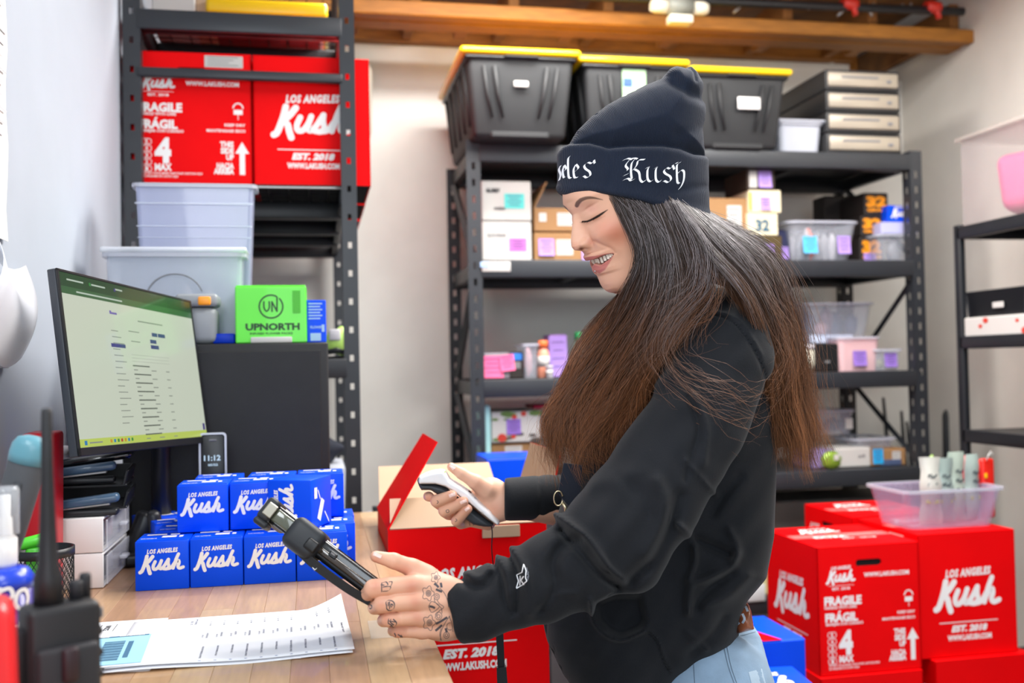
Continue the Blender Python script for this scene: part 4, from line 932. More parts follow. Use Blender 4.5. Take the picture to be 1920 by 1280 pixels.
MB().tube([(-0.01, -0.012, hh_ - 0.005), (-0.004, -0.016, hh_ + 0.012), (0.006, -0.014, hh_ + 0.022), (0.0, -0.012, hh_ + 0.008), (0.012, -0.014, hh_ + 0.016)], 0.002, 6).obj('tie', M_label, rb)
MB().bbox((-0.012, -0.0115, hh_ * 0.72), (0.01, 0.002, 0.014), 0.002, seg=1).obj('dot_print', M_yel, rb)

# blue logo carton low at the right, and blue things behind it
zt = onZ(1480, 1190, 0.60)[2]
zq = 0.63
a = onZ(1478, 1170, zq)
o = empty('blue_carton', (onY(1478, 1200, 1.95)[0] - 0.06, 1.98, 0), -0.12, 'big blue logo carton standing low beside her hip', 'carton')
MB().bbox((0, 0, zq / 2), (0.25, 0.26, zq), 0.004, seg=2).obj('carton_body', M_blue, o)
decal(los_kush(0, 0, 0.2), (0.0, -0.03, zq + 0.001), X3, Y3, 'printed_lettering', M_white, o)
o = empty('blue_flat_carton', (onY(1428, 1180, 2.3)[0] - 0.05, 2.30, 0), 0, 'blue carton with a red corner, farther back between her hip and the red cartons', 'carton')
zq2 = 0.66; MB().bbox((0, 0, zq2 / 2), (0.22, 0.22, zq2), 0.004, seg=1).obj('carton_body', M_blue, o)
MB().raw([(0.0, -0.11, zq2 + 0.001), (0.05, -0.11, zq2 + 0.001), (0.02, -0.02, zq2 + 0.001)], [(0, 1, 2)]).obj('red_print', M_red, o)

# ---------------------------------------------------------------- the open carton behind the bench
OY = 1.80
ox0 = onY(729, 1100, OY)[0]; ox1 = onY(1030, 1250, OY)[0]; oz = onY(880, 986, OY)[2]
ow = ox1 - ox0; od = 0.30; oh = 0.335; th = 0.004
oc = empty('open_red_carton', ((ox0 + ox1) / 2, OY + od / 2, oz - oh), 0, 'open red logo carton with kraft flaps spread beside the workbench', 'carton')
b = MB()
b.span(-ow / 2, ow / 2, -od / 2, -od / 2 + th, 0, oh); b.span(-ow / 2, ow / 2, od / 2 - th, od / 2, 0, oh)
b.span(-ow / 2, -ow / 2 + th, -od / 2 + th, od / 2 - th, 0, oh); b.span(ow / 2 - th, ow / 2, -od / 2 + th, od / 2 - th, 0, oh); b.span(-ow / 2, ow / 2, -od / 2, od / 2, -0.003, 0.001)
b.obj('carton_body', M_red, oc)
b = MB(); e = 0.0006
b.span(-ow / 2 + th, ow / 2 - th, -od / 2 + th, -od / 2 + th + e, 0.002, oh); b.span(-ow / 2 + th, ow / 2 - th, od / 2 - th - e, od / 2 - th, 0.002, oh)
b.span(-ow / 2 + th, -ow / 2 + th + e, -od / 2 + th, od / 2 - th, 0.002, oh); b.span(ow / 2 - th - e, ow / 2 - th, -od / 2 + th, od / 2 - th, 0.002, oh); b.span(-ow / 2 + th, ow / 2 - th, -od / 2 + th, od / 2 - th, 0.001, 0.003)
b.obj('carton_lining', M_kraft2, oc)
s = ow / CL * 0.98
decal(P_logo, (0.0, -od / 2 - 0.0008, 0.036), X3, Z3, 'printed_lettering', M_white, oc, s)
def flap(p0, p1, dirv, L, name, inner_up, cut=0.02, swap=False):
    """flap hinged on p0-p1, extending L along dirv; kraft on one face, red on the other"""
    p0, p1, dv = map(lambda v: np.array(v, float), (p0, p1, dirv)); dv /= np.linalg.norm(dv); e_ = (p1 - p0) / np.linalg.norm(p1 - p0); n = np.cross(e_, dv)
    if (n[2] if abs(n[2]) > 0.3 else 1) * inner_up < 0: n = -n
    a = [p0, p1, p1 + dv * L - e_ * cut, p0 + dv * L + e_ * cut]
    top = [q + n * 0.0015 for q in a]; bot = [q - n * 0.0015 for q in a]
    b = MB(); b.raw(top, [(0, 1, 2, 3)], 0); b.raw(bot, [(3, 2, 1, 0)], 1)
    b.raw(top + bot, [(0, 4, 5, 1), (1, 5, 6, 2), (2, 6, 7, 3), (3, 7, 4, 0)], 0)
    o = b.obj(name, [M_red, M_kraft2] if swap else [M_kraft2, M_red], oc); return a, n, o
hw, hd = ow / 2, od / 2
flap((-hw + 0.004, -hd, oh + 0.001), (hw - 0.004, -hd, oh + 0.001), (0, 0.40, 0.34), 0.072, 'front_flap', 1, 0.004)
flap((-hw + 0.004, hd, oh + 0.001), (hw - 0.03, hd, oh + 0.001), (0, 0.75, 0.50), 0.13, 'back_flap', 1, 0.006)
a, n, lf = flap((-hw, -hd, oh), (-hw, hd, oh), (0.50, 0.0, 0.80), 0.18, 'left_flap', 1, 0.03, True)
fm = frame(a[0] - n * 0.0022, (a[1] - a[0]) / np.linalg.norm(a[1] - a[0]), (a[3] - a[0]) / np.linalg.norm(a[3] - a[0]))
if np.dot(fm[:3, 2], n) > 0: pass
MB().add(join2(fit_text('LOS', 0.02, 0.06, 0.055, 0.016, 0.05), fit_text('KUSH', 0.02, 0.08, 0.030, 0.018, 0.05), quad2(0.10, 0.10, 0.14, 0.107), quad2(0.10, 0.085, 0.15, 0.092), quad2(0.16, 0.07, 0.2, 0.12)), fm).obj('flap_print', M_white, oc)
a, n, rf = flap((hw, -hd, oh), (hw, hd, oh), (0.25, 0.0, 0.9), 0.13, 'right_flap', 1, 0.02, True)
MB().bbox((0.06, -hd - 0.002, oh - 0.012), (0.07, 0.003, 0.022), 0.001, seg=1).obj('hand_hole_tab', M_kraft2, oc)
# what it stands on
st = empty('packing_stand', ((ox0 + ox1) / 2, OY + od / 2, 0), 0, 'plain red stand under the open carton', 'stand')
sh = oz - oh - 0.004
MB().bbox((0, 0, sh - 0.012), (ow * 0.98, od * 0.98, 0.022), 0.003).obj('stand_top', M_red, st)
for sx in (-1, 1):
    for sy in (-1, 1): MB().bbox((sx * ow * .42, sy * od * .42, (sh - 0.024) / 2), (0.03, 0.03, sh - 0.025), 0.003).obj('leg', M_blk, st)
# blue box behind it, clear canister beyond the bench
o, w, h, d = nbox('blue_display_box', 912, 1020, 3, 859, 2.95, 0.2, M_blue, 'deep blue box seen between the kraft flaps of the open carton', 'box', zbase=0.62)
st2 = empty('box_stand', (o.location.x, 3.05, 0), 0, 'dark stand under the deep blue box', 'stand'); MB().bbox((0, 0, 0.31), (0.2, 0.18, 0.618), 0.004).obj('stand_body', M_blk, st2)
c = onY(706, 975, 2.75)
o = empty('clear_canister', (c[0], 2.75, 0.60), 0, 'clear canister with a black-and-white cap on the floor side of the tall rack', 'canister'); hz = onY(706, 950, 2.75)[2] - 0.60
MB().lathe([(0.035, 0), (0.038, 0.01), (0.038, hz * 0.84), (0.034, hz * 0.88)], n=24).obj('canister_body', M_clear, o)
MB().lathe([(0.030, hz * 0.88), (0.030, hz * 0.96), (0.0, hz * 0.965)], n=20).obj('lid', M_p1, o); MB().bbox((0, 0, hz * 0.985), (0.022, 0.022, 0.015), 0.003).obj('cap', M_blk, o)
MB().bbox((c[0], 2.75, 0.585), (0.10, 0.14, 0.02), 0.003).obj('bracket_shelf', M_blk, rack)
# ---------------------------------------------------------------- things on the workbench
# small blue cartons
f0 = onZ(303, 1106, ZD); BY = f0[1]; BX = onZ(253, 1109, ZD)[0]
BW = (onY(556, 1090, BY)[0] - onY(253, 1090, BY)[0]) / 3; BH = onY(303, 1014, BY)[2] - ZD; BD = 0.082; BW_ = BW - 0.0015
print('blue', BW, BH, BY)
sb = empty('small_blue_carton')
b = MB().bbox((0, 0, BH / 2), (BW_, BD, BH), 0.0014, seg=2); b.obj('carton_body', M_blue, sb)
MB().bbox((0, -BD * 0.2, BH + 0.0006), (BW_ - 0.003, BD * 0.55, 0.0012), 0.0005, seg=1).obj('top_flap', M_blue, sb)
PBlue = los_kush(0, BH * 0.36, BW * 0.80)
decal(PBlue, (0, -BD / 2 - 0.0005, 0), X3, Z3, 'printed_lettering', M_white, sb)
pt = join2(quad2(-0.004, -0.012, 0.018, 0.004), quad2(0.022, -0.012, 0.028, 0.004), quad2(-0.03, 0.014, 0.0, 0.022), quad2(0.006, 0.012, 0.02, 0.02), fit_text('LOS ANGELES', -0.034, -0.01, -0.02, 0.005))
decal(pt, (0, -0.005, BH + 0.0016), X3, Y3, 'printed_marks', M_white, sb)
MB().span(-BW_ / 2 - 0.0006, -BW_ / 2, -0.02, 0.02, BH * 0.25, BH * 0.75).obj('side_panel', M_blued, sb)
TS = tree(sb); sbn = [0]
def blue(x, y, z, rz, lab, rot=None, jx=0.0):
    o = sb if sbn[0] == 0 else copy_tree(TS); sbn[0] += 1
    put(o, (x, y, z), rz, lab, rot); tag(o, None, 'carton', 'small blue cartons on the workbench'); return o
ords = ['first from the left', 'second from the left', 'third from the left', 'fourth, behind the tablet']
for k in range(4): blue(BX + BW * (k + .5), BY + BD / 2 + RND.uniform(0, .002), ZD, RND.uniform(-.015, .015), 'small blue logo carton in the front bottom row, ' + ords[k])
for k in range(4): blue(BX + BW * (k + .5) + 0.016, BY + BD * 1.5 + 0.008, ZD, RND.uniform(-.02, .02), 'small blue carton in the second bottom row, ' + ['leftmost', 'second from the left, under the upper row', 'third from the left, under the upper row', 'right end, peeking out past the front row'][k])
for k in range(1, 4): blue(BX + BW * (k + .5) + 0.018, BY + BD * 2.5 + 0.016, ZD, RND.uniform(-.02, .02), 'small blue carton in the third bottom row, ' + ['', 'left one under the upper cartons', 'middle one under the upper cartons', 'right end beside the bench edge'][k])
UY = BY * 103 / 99.4; uz = ZD + BH + 0.002; ux = onY(331, 950, UY)[0]; BWu = BW
blue(ux + BW / 2, UY + BD / 2, uz, 0.0, 'small blue logo carton at the left end of the upper row')
blue(ux + BW * 1.5 + 0.001, UY + BD / 2 + 0.004, uz, 0.0, 'small blue logo carton in the upper row, partly behind the sideways one')
blue(ux + BW * 0.55 + 0.012, UY + BD * 1.55, uz, 0.03, 'small blue carton behind the left end of the upper row')
blue(ux + BW * 1.75 + 0.004, UY + BD * 1.6, uz + 0.0, -0.03, 'small blue carton at the back of the upper row, middle')
blue(ux + BW * 2.75 + 0.006, UY + BD * 1.7, uz, 0.0, 'small blue carton at the back of the upper row, right')
# one lying on its side and turned: print runs upwards
o = blue(0, 0, 0, 0, 'small blue carton lying on its side in the upper row, lettering running upwards')
rz = -0.42; cx_ = onY(563, 950, UY + 0.012)[0]
R_ = Matrix.Rotation(rz, 4, 'Z') @ Matrix.Rotation(math.radians(-90), 4, 'Y')
o.rotation_mode = 'XYZ'; o.rotation_euler = R_.to_euler()
ctr = Vector((cx_, UY + 0.014, uz + BW_ / 2 + 0.0005)); o.location = ctr - R_.to_3x3() @ Vector((0, 0, BH / 2))
q = MB().add(join2(at2(quad2(-0.007, -0.018, 0.007, 0.018), 0.004, -0.012, 1, 0.5), stroke2([[(-0.028, -0.036), (-0.012, -0.018)], [(0.006, 0.006), (0.014, 0.02)]], 0.0025), quad2(0.018, 0.008, 0.029, 0.026)), frame((0, 0, -0.0008), -Y3, X3))
for c in kids(o):
    if c.name.startswith('printed_marks'):
        c.data = q.mesh('m', [M_white])
blue(BX + BW * 0.42, BY + BD * 2.45 + 0.012, ZD + 0.0, 0.25, 'small blue carton at the far left of the back bottom row, turned askew')
blue(BX - 0.10 + BW * 1.2, BY + BD * 3.6, ZD, 0.5, 'small blue carton standing askew behind the left of the pile')

# black cabinet and what stands on it
KY0 = 2.02; kx0, kx1 = onY(228, 760, KY0)[0], onY(617, 760, KY0)[0]; kz = onY(500, 643, KY0)[2]
cb = empty('black_cabinet', ((kx0 + kx1) / 2, (KY0 + 2.29) / 2, ZD), 0, 'matte black cabinet standing at the back of the workbench behind the monitor', 'cabinet')
cw, cd, ch = kx1 - kx0, 2.29 - KY0, kz - ZD
M_bk = mat('matte_black', '#1d1e20', 0.65, bump=0.25, bscale=500, var=0.12, vscale=25)
MB().bbox((0, 0, ch / 2), (cw, cd, ch), 0.004).obj('casing', M_bk, cb)
MB().bbox((0, -cd / 2 - 0.001, ch * 0.5), (cw - 0.03, 0.004, ch - 0.03), 0.002, seg=1).obj('front_panel', M_bk, cb)
for y_, h_ in ((0.3, 0.003), (0.7, 0.003)): pass
kt = kz + 0.0005
def on_cab(px0, px1, pyt, Y): a, b = onY(px0, 600, Y)[0], onY(px1, 600, Y)[0]; return a, b, onY((px0 + px1) / 2, pyt, Y)[2] - kt
# green box
GY = 2.03; a, b_, h = on_cab(441, 575, 536, GY); w = b_ - a
gb = empty('green_box', ((a + b_) / 2, GY + 0.068, kt), 0, 'bright green box with a round monogram on the black cabinet', 'box')
M_green = mat('green_card', '#5fe03a', 0.4, var=0.03, coat=0.2); M_dkg = mat('dark_green_ink', '#17401c', 0.5)
MB().bbox((0, 0, h / 2), (w, 0.13, h), 0.002, seg=1).obj('box_body', M_green, gb)
MB().bbox((0, 0.0, h + 0.001), (w - 0.003, 0.125, 0.002), 0.001, seg=1).obj('top_flap', M_green, gb)
r0 = w * 0.165; cy = h * 0.64
arcs = [[(r0 * math.cos(t), cy + r0 * math.sin(t)) for t in np.linspace(-5.2, 0.75, 26)],
        [(-0.6 * r0, cy + 0.42 * r0), (-0.6 * r0, cy - 0.1 * r0), (-0.38 * r0, cy - 0.42 * r0), (-0.15 * r0, cy - 0.1 * r0), (-0.15 * r0, cy + 0.42 * r0)],
        [(0.08 * r0, cy - 0.42 * r0), (0.08 * r0, cy + 0.42 * r0)], [(0.08 * r0, cy + 0.42 * r0), (0.5 * r0, cy - 0.42 * r0)], [(0.5 * r0, cy - 0.42 * r0), (0.52 * r0, cy + 0.8 * r0)]]
m2 = join2(stroke2(arcs[:2], r0 * 0.13, 2), stroke2(arcs[2:], r0 * 0.13, 0), fit_text('UPNORTH', -w * 0.36, w * 0.40, h * 0.23, h * 0.115, 0.045), fit_text('INFUSED FLOWER PACKS', -w * 0.3, w * 0.3, h * 0.15, h * 0.035))
decal(m2, (0, -0.0656, 0), X3, Z3, 'printed_lettering', M_dkg, gb)
MB().bbox((w * 0.36, -0.0655, h * 0.72), (w * 0.11, 0.001, h * 0.4), 0.0004, seg=1).obj('side_print', mat('mid_green', '#46b02a', 0.5), gb)
MB().bbox((0.0, -0.068, 0.006), (w * 0.58, 0.006, 0.012), 0.002).obj('white_strip', M_label, gb)
a, b_, h = on_cab(574, 612, 562, GY + 0.01); w = b_ - a
nb = empty('narrow_blue_box', ((a + b_) / 2, GY + 0.07, kt), 0, 'narrow blue box with white small print beside the green box', 'box')
MB().bbox((0, 0, h / 2), (w - 0.001, 0.11, h), 0.0015, seg=1).obj('box_body', M_blue, nb)
m2 = join2(*[quad2(-w * 0.38, h * (0.9 - 0.07 * k), w * (0.3 - 0.1 * (k % 2)), h * (0.93 - 0.07 * k)) for k in range(6)], quad2(-w * 0.3, h * 0.04, w * 0.22, h * 0.22), quad2(w * 0.26, h * 0.25, w * 0.4, h * 0.42), fit_text('FLOWER', -w * .3, w * .3, h * .33, h * .06))
decal(m2, (0, -0.0556, 0), X3, Z3, 'printed_lettering', mat('pale_blue_ink', '#9fc0e6', 0.5), nb)
a, b_, h = on_cab(398, 440, 625, 2.04); MBo = MB().bbox(((a + b_) / 2, 2.075, kt + h / 2), (b_ - a, 0.07, h), 0.003).obj('flat_blue_case', M_blued); tag(MBo, 'flat blue case lying between the grey box and the green box', 'case')
# grey latch box
a, b_, h = on_cab(330, 407, 549, 2.03); w = b_ - a
lb = empty('grey_latch_box', ((a + b_) / 2, 2.03 + 0.035, kt), 0, 'grey plastic box with an orange latch half behind the monitor', 'box')
MB().bbox((0, 0, h * 0.36), (w, 0.07, h * 0.72), 0.014, seg=3, taper=0.95).obj('box_body', mat('cool_grey_plastic', '#8d9296', 0.45), lb)
MB().bbox((0, 0, h * 0.86), (w + 0.004, 0.074, h * 0.25), 0.008, seg=3).obj('lid', mat('cool_grey_plastic', '#8d9296'), lb)
MB().bbox((w * 0.20, -0.038, h * 0.84), (0.024, 0.008, 0.017), 0.003).obj('latch', mat('orange_plastic', '#f79a1e', 0.4), lb)
# two translucent bins
M_bin = clear_mat('bin_lilac_clear', '#a7aecb', 0.66, 0.28); M_bin2 = clear_mat('bin_clear', '#c9d1e0', 0.42, 0.2)
a, b_, h = on_cab(190, 462, 464, 2.105)
bb = tub('clear_bin', (a + b_) / 2, 2.105 + 0.045, kt, b_ - a - 0.014, 0.075, h - 0.012, 'wide clear lidded bin on the black cabinet, in front of the taller bin', m=M_bin2, lid=True, lidm=clear_mat('clear_lid', '#e8ecf4', 0.6), taper=0.95)
hb_ = h
MB().tube([(0.0 + 0.055 * math.cos(t), -0.040, h * 0.48 + 0.05 * math.sin(t)) for t in np.linspace(0.3, 2.9, 14)], 0.0012, 5).obj('handle', M_grey, bb)
stuffing(bb, (b_ - a) * 0.8, 0.06, h * 0.75, [M_p1, mat('pale_pink_packet', '#ecd0d4', 0.6), M_p1], 4, 31, 0.03)
a, b_, h = on_cab(250, 482, 345, 2.205)
ba = tub('tall_clear_bin', (a + b_) / 2, 2.205 + 0.045, kt, b_ - a - 0.01, 0.075, h, 'tall frosted lilac bin with a wide rim behind the lidded bin', m=M_bin, taper=0.88, rim=0.008)
MB().bbox((0, -0.044, h * 0.88), ((b_ - a) * .96, 0.002, 0.004), 0.001, seg=1).bbox((0, -0.0425, h * 0.74), ((b_ - a) * .94, 0.002, 0.003), 0.001, seg=1).bbox((0, -0.041, h * 0.67), ((b_ - a) * .93, 0.002, 0.002), 0.0008, seg=1).obj('moulded_ridge', M_bin2, ba)
# on the rack deck to the right of the cabinet
c = onY(634, 670, 2.69)
gp = empty('lime_bag', (c[0] + 0.004, 2.70, zC + 0.009), 0, 'pale lime bag on the rack deck beside the black cabinet', 'bag')
bm = bmesh.new(); bmesh.ops.create_icosphere(bm, subdivisions=3, radius=1)
for v in bm.verts: v.co = Vector((v.co.x * 0.04 * (1 - .25 * v.co.z), v.co.y * 0.02, v.co.z * 0.038 * (1 + .12 * math.sin(v.co.x * 6))))
MB()._bm(bm, (0, 0, 0.038), None, 0, True).obj('bag_body', mat('lime_film', '#b6dd6e', 0.35, coat=0.3), gp)
MB().bbox((-0.012, -0.02, 0.055), (0.03, 0.006, 0.03), 0.004).obj('clear_neck', M_p1, gp)
c = onY(622, 660, 2.64)
o = MB().tube([(c[0] - 0.02, 2.645, zC + 0.016), (c[0] + 0.012, 2.642, zC + 0.022), (c[0] + 0.03, 2.642, zC + 0.018), (c[0] + 0.026, 2.642, zC + 0.012)], [0.006, 0.008, 0.006, 0.004], 8).obj('black_clamp', M_blk); tag(o, 'small black spring clamp at the edge of the rack deck', 'clamp')
x0_, x1_ = xi0 + 0.2, xi1 - 0.006
zt_ = onY(640, 872, 2.69)[2]; zl_ = 0.632
o = empty('grey_bin', ((x0_ + x1_) / 2, 2.79, zl_), 0, 'tall pale grey bin standing in the rack behind the workbench corner', 'storage bin'); MB().bbox((0, 0, (zt_ - zl_) / 2), (x1_ - x0_, 0.24, zt_ - zl_), 0.01, taper=0.9).obj('bin_body', mat('pale_grey_plastic', '#a9aeb8', 0.5), o)
o = empty('black_bundle', ((x0_ + x1_) / 2, 2.77, zt_ + 0.002), 0, 'dark cloth bundle on the grey bin in the rack', 'bundle')
bm = bmesh.new(); bmesh.ops.create_icosphere(bm, subdivisions=4, radius=1)
for v in bm.verts: v.co = Vector((v.co.x * (x1_ - x0_) / 2.1 * (1 + .08 * math.sin(v.co.z * 6)), v.co.y * 0.1, max(v.co.z, -0.4) * 0.07 * (1 + .25 * math.sin(v.co.x * 5 + v.co.y * 3))))
MB()._bm(bm, (0, 0, 0.03), None, 0, True).obj('cloth', mat('dark_cloth', '#1f2430', 0.85, bump=0.3, bscale=60), o)

# monitor
def cam_frame_from(bl, br, tl_px, t0=1.4):
    BL, BR = W(*bl), W(*br); e = BR - BL; d = ray(*tl_px); t = (e.dot(BL - CAMP)) / e.dot(d); TL = CAMP + d * t; return BL, BR, TL
BLm, BRm, TLm = cam_frame_from((147, 856, 1.42), (391, 829, 1.90), (104, 502))
ex = BRm - BLm; MW = np.linalg.norm(ex); ex /= MW; ey = TLm - BLm; MH = np.linalg.norm(ey); ey /= MH; ez = np.cross(ex, ey)
print('monitor', MW, MH, 'n', ez, BLm, TLm)
if MW / MH > 1.95: MW = MW
mon = empty('monitor', (BLm + BRm) / 2, 0, 'thin black monitor showing a pale web page, turned along the left wall', 'monitor')
MO = (BLm + BRm) / 2; Rm = np.stack([ex, ey, ez], 1)
def mpt(u, v, n=0.0): return BLm + ex * u * MW + ey * v * MH + ez * n - MO
b = MB().bbox(mpt(.5, .5, -0.0075), (MW, MH, 0.013), 0.002, R=Rm); b.obj('casing', mat('monitor_black', '#30353d', 0.45), mon)
MB().bbox(mpt(.5, .5, -0.025), (MW * .6, MH * .6, 0.03), 0.01, R=Rm).obj('rear_housing', M_blk, mon)
bez = MB()
for u0, u1, v0, v1 in ((0, 1, 0, .045), (0, 1, .985, 1), (0, .012, 0, 1), (.988, 1, 0, 1)):
    bez.bbox((mpt(u0, v0) + mpt(u1, v1)) / 2 + ez * 0.0005, ((u1 - u0) * MW, (v1 - v0) * MH, 0.003), 0.0006, R=Rm, seg=1)
bez.obj('bezel', mat('bezel_black', '#17181b', 0.35), mon)
def emat(n, c, s=0.62): return mat(n, '#050505', 0.3, emit=c, estr=s, coat=0.3)
def mq(b, u0, u1, v0, v1, n, mi=0): b.raw([mpt(u0, v0, n), mpt(u1, v0, n), mpt(u1, v1, n), mpt(u0, v1, n)], [(0, 1, 2, 3)], mi)
s = MB(); mq(s, .012, .988, .045, .985, 0.0008); s.obj('screen', emat('screen_page', '#dfe8d4'), mon)
s = MB(); mq(s, .012, .988, .91, .985, 0.0012, 0); mq(s, .012, .988, .87, .91, 0.0012, 1); mq(s, .012, .988, .045, .088, 0.0012, 2); s.obj('browser_bars', [emat('tab_bar', '#26502f'), emat('url_bar', '#3e6e44'), emat('task_bar', '#cfe36a')], mon)
s = MB(); rs = random.Random(4)
def L(u, v, w_, h_=.006, mi=0): mq(s, u, u + w_, v, v + h_, 0.0016, mi)
L(.30, .80, .05, .012, 1); L(.30, .80, .012, .02, 1)
for k in range(16): L(.295 + (k % 3) * .002, .70 - k * .036, .05 + .015 * (k % 3), .005)
L(.285, .635 - .03, .10, .022, 2)
for u, v, w_ in ((.60, .70, .045), (.65, .70, .06), (.58, .655, .05), (.58, .62, .065)): L(u, v, w_, .024, 2)
L(.50, .78, .2, .008); L(.42, .71, .08); L(.43, .65, .07)
for k in range(9):
    v = .50 - k * .052; L(.42 + .004 * k, v, .13, .008, 3); L(.425 + .004 * k, v - .024, .03); L(.56, v - .024, .04); L(.68, v - .024, .03)
for k in range(3): L(.42, .57 - .02 * k, .3, .0015)
for k in range(7): L(.20 + k * .024, .058, .013, .018, 4 + k % 4)
L(.04, .055, .016, .024, 5); L(.07, .062, .08, .008)
for u, v, w_ in ((.05, .945, .1), (.2, .945, .09), (.36, .95, .05), (.1, .885, .3)): L(u, v, w_, .009, 8)
L(.185, .94, .012, .018, 6); L(.35, .94, .012, .018, 2); L(.955, .09, .02, .045, 2)
s.obj('page_content', [emat('ui_grey', '#a9b0a4', .5), emat('ui_violet', '#8a7ad0', .5), emat('ui_purple', '#4a3b8c', .6), emat('ui_dark', '#7c8478', .5), emat('ui_orange', '#e2a02a', .6), emat('ui_blue', '#3a8ec8', .6), emat('ui_green', '#3f9a4a', .6), emat('ui_red', '#c8433a', .6), emat('ui_white', '#cfe0d0', .6)], mon)
ncx = mpt(.86, .3, -0.045); bz = ZD - MO[2]
MB().tube([ncx, ncx + np.array([0.0, 0.0, -0.05]) - ez * 0.01, np.array([ncx[0] - ez[0] * .01, ncx[1] - ez[1] * .01, bz + 0.012])], [0.02, 0.018, 0.018], 10).obj('stand_neck', M_blk, mon)
MB().bbox((ncx[0] + 0.02, ncx[1], bz + 0.006), (0.12, 0.12, 0.012), 0.004).obj('stand_base', M_blk, mon)
# red folder against the wall under the monitor
c = W(95, 830, 1.62)
o = MB().bbox((-0.405, 1.62, ZD + (c[2] + 0.03 - ZD) / 2), (0.045, 0.07, c[2] + 0.02 - ZD), 0.006, taper=0.9).obj('red_folder', mat('red_plastic', '#c01020', 0.4)); tag(o, 'red folder box standing at the wall behind the monitor edge', 'folder')

# white drawer organiser
oc_ = onZ(202, 1102, ZD); ox, oy = oc_[0], oc_[1]; oh_ = onY(202, 969, oy)[2] - ZD; owd, odp = 0.142, 0.20
M_wp = mat('white_plastic', '#eceae8', 0.35, coat=0.2); M_cl = clear_mat('drawer_clear', '#e4e6ee', 0.4, 0.1)
og = empty('drawer_organiser', (ox - owd / 2, oy + odp / 2, ZD), 0, 'white two-drawer organiser with clear fronts beside the blue cartons', 'organiser')
hh2 = oh_ / 2
for k in range(2):
    z = k * hh2; b = MB(); t = 0.004
    b.bbox((-0.003, -odp / 2 + t / 2, z + hh2 / 2), (owd - 0.006, t, hh2 - 0.0012), 0.0015); b.bbox((-0.003, odp / 2 - t / 2, z + hh2 / 2), (owd - 0.006, t, hh2 - 0.0012), 0.0015)
    b.bbox((-0.003, 0, z + hh2 - t / 2 - 0.0006), (owd - 0.006, odp - 0.002, t), 0.0015); b.bbox((-owd / 2 + t, 0, z + hh2 / 2), (t, odp - 2 * t, hh2 - 0.004), 0.001, seg=1); b.bbox((-0.003, 0, z + t / 2 + 0.0006), (owd - 0.006, odp - 0.002, t), 0.0015)
    b.obj('shell', M_wp, og)
    dr = MB().bbox((owd / 2 - 0.002, 0, z + hh2 / 2), (0.003, odp - 0.012, hh2 - 0.010), 0.001, seg=1).bbox((0, 0, z + 0.008), (owd - 0.02, odp - 0.02, 0.003), 0.001, seg=1).obj('drawer', M_cl, og)
    MB().bbox((owd / 2 + 0.006, 0.01, z + hh2 * 0.55), (0.012, 0.03, 0.006), 0.002).obj('knob', M_cl, dr)
    r_ = random.Random(k)
    for j in range(6): MB().bbox((owd / 2 - 0.03 - 0.01 * (j % 2), -odp * .38 + j * .03, z + 0.02), (0.02, 0.022, 0.02 + 0.01 * (j % 3)), 0.005, R=Matrix.Rotation(r_.uniform(-.5, .5), 3, 'Z')).obj('small_item', [M_p1, M_p2, M_p6, M_p1][(j + k) % 4], dr)
ot = ZD + oh_ + 0.0005
def stapler(px, py, ang, lab, zoff, yy, L_=0.125):
    c = onY(px, py, yy); o = empty('stapler', (c[0], yy, ot + zoff), ang, lab, 'stapler', 'staplers on the organiser')
    M_sb = mat('stapler_blue', '#44607c', 0.35, coat=0.3)
    MB().bbox((0, 0, 0.005), (L_, 0.028, 0.010), 0.003).obj('base', M_blk, o)
    MB().bbox((0.004, 0, 0.022), (L_ * .96, 0.024, 0.014), 0.005, R=Matrix.Rotation(-0.10, 3, 'Y')).obj('arm', M_sb, o)
    MB().bbox((0.0, 0, 0.014), (L_ * .8, 0.018, 0.004), 0.001, R=Matrix.Rotation(-0.08, 3, 'Y'), seg=1).obj('magazine', M_steel, o)
    MB().lathe([(0.012, 0), (0.012, 0.03)], (-L_ * .42, 0, 0), 12, sx=1).obj('hinge', M_blk, o)
    return o
lt_ = empty('letter_tray', (ox - 0.066, oy + 0.12, ot), 0.08, 'black stacked tray on the white organiser holding the staplers', 'tray')
for k in range(2):
    z = 0.006 + k * 0.036
    MB().bbox((0, 0, z), (0.16, 0.13, 0.004), 0.001, seg=1).bbox((0.078, 0, z + 0.012), (0.005, 0.13, 0.026), 0.001, R=Matrix.Rotation(0.25, 3, 'Y'), seg=1).bbox((-0.078, 0, z + 0.012), (0.005, 0.13, 0.026), 0.001, seg=1).bbox((0, 0.063, z + 0.012), (0.16, 0.004, 0.026), 0.001, seg=1).obj('tray_tier', M_bt, lt_)
MB().bbox((0.02, 0.01, 0.082), (0.13, 0.08, 0.014), 0.006, R=Matrix.Rotation(-0.12, 3, 'Y')).obj('tray_cover', mat('gloss_black', '#16181c', 0.12, coat=0.6), lt_)
stapler(140, 900, 0.08, 'blue-grey stapler on the upper tier of the black tray', 0.046, oy + 0.075)
stapler(150, 925, 0.04, 'blue-grey stapler lying low at the front of the white organiser', 0.0, oy + 0.025, 0.115)
c = onY(103, 884, oy + 0.11)
tr_ = empty('tape_roll', (c[0], oy + 0.115, ot + 0.0915), 0, 'white roll of tape on the black tray', 'tape roll')
MB().lathe([(0.012, 0), (0.021, 0), (0.021, 0.014), (0.012, 0.014), (0.012, 0)], n=24).obj('roll', M_p1, tr_)

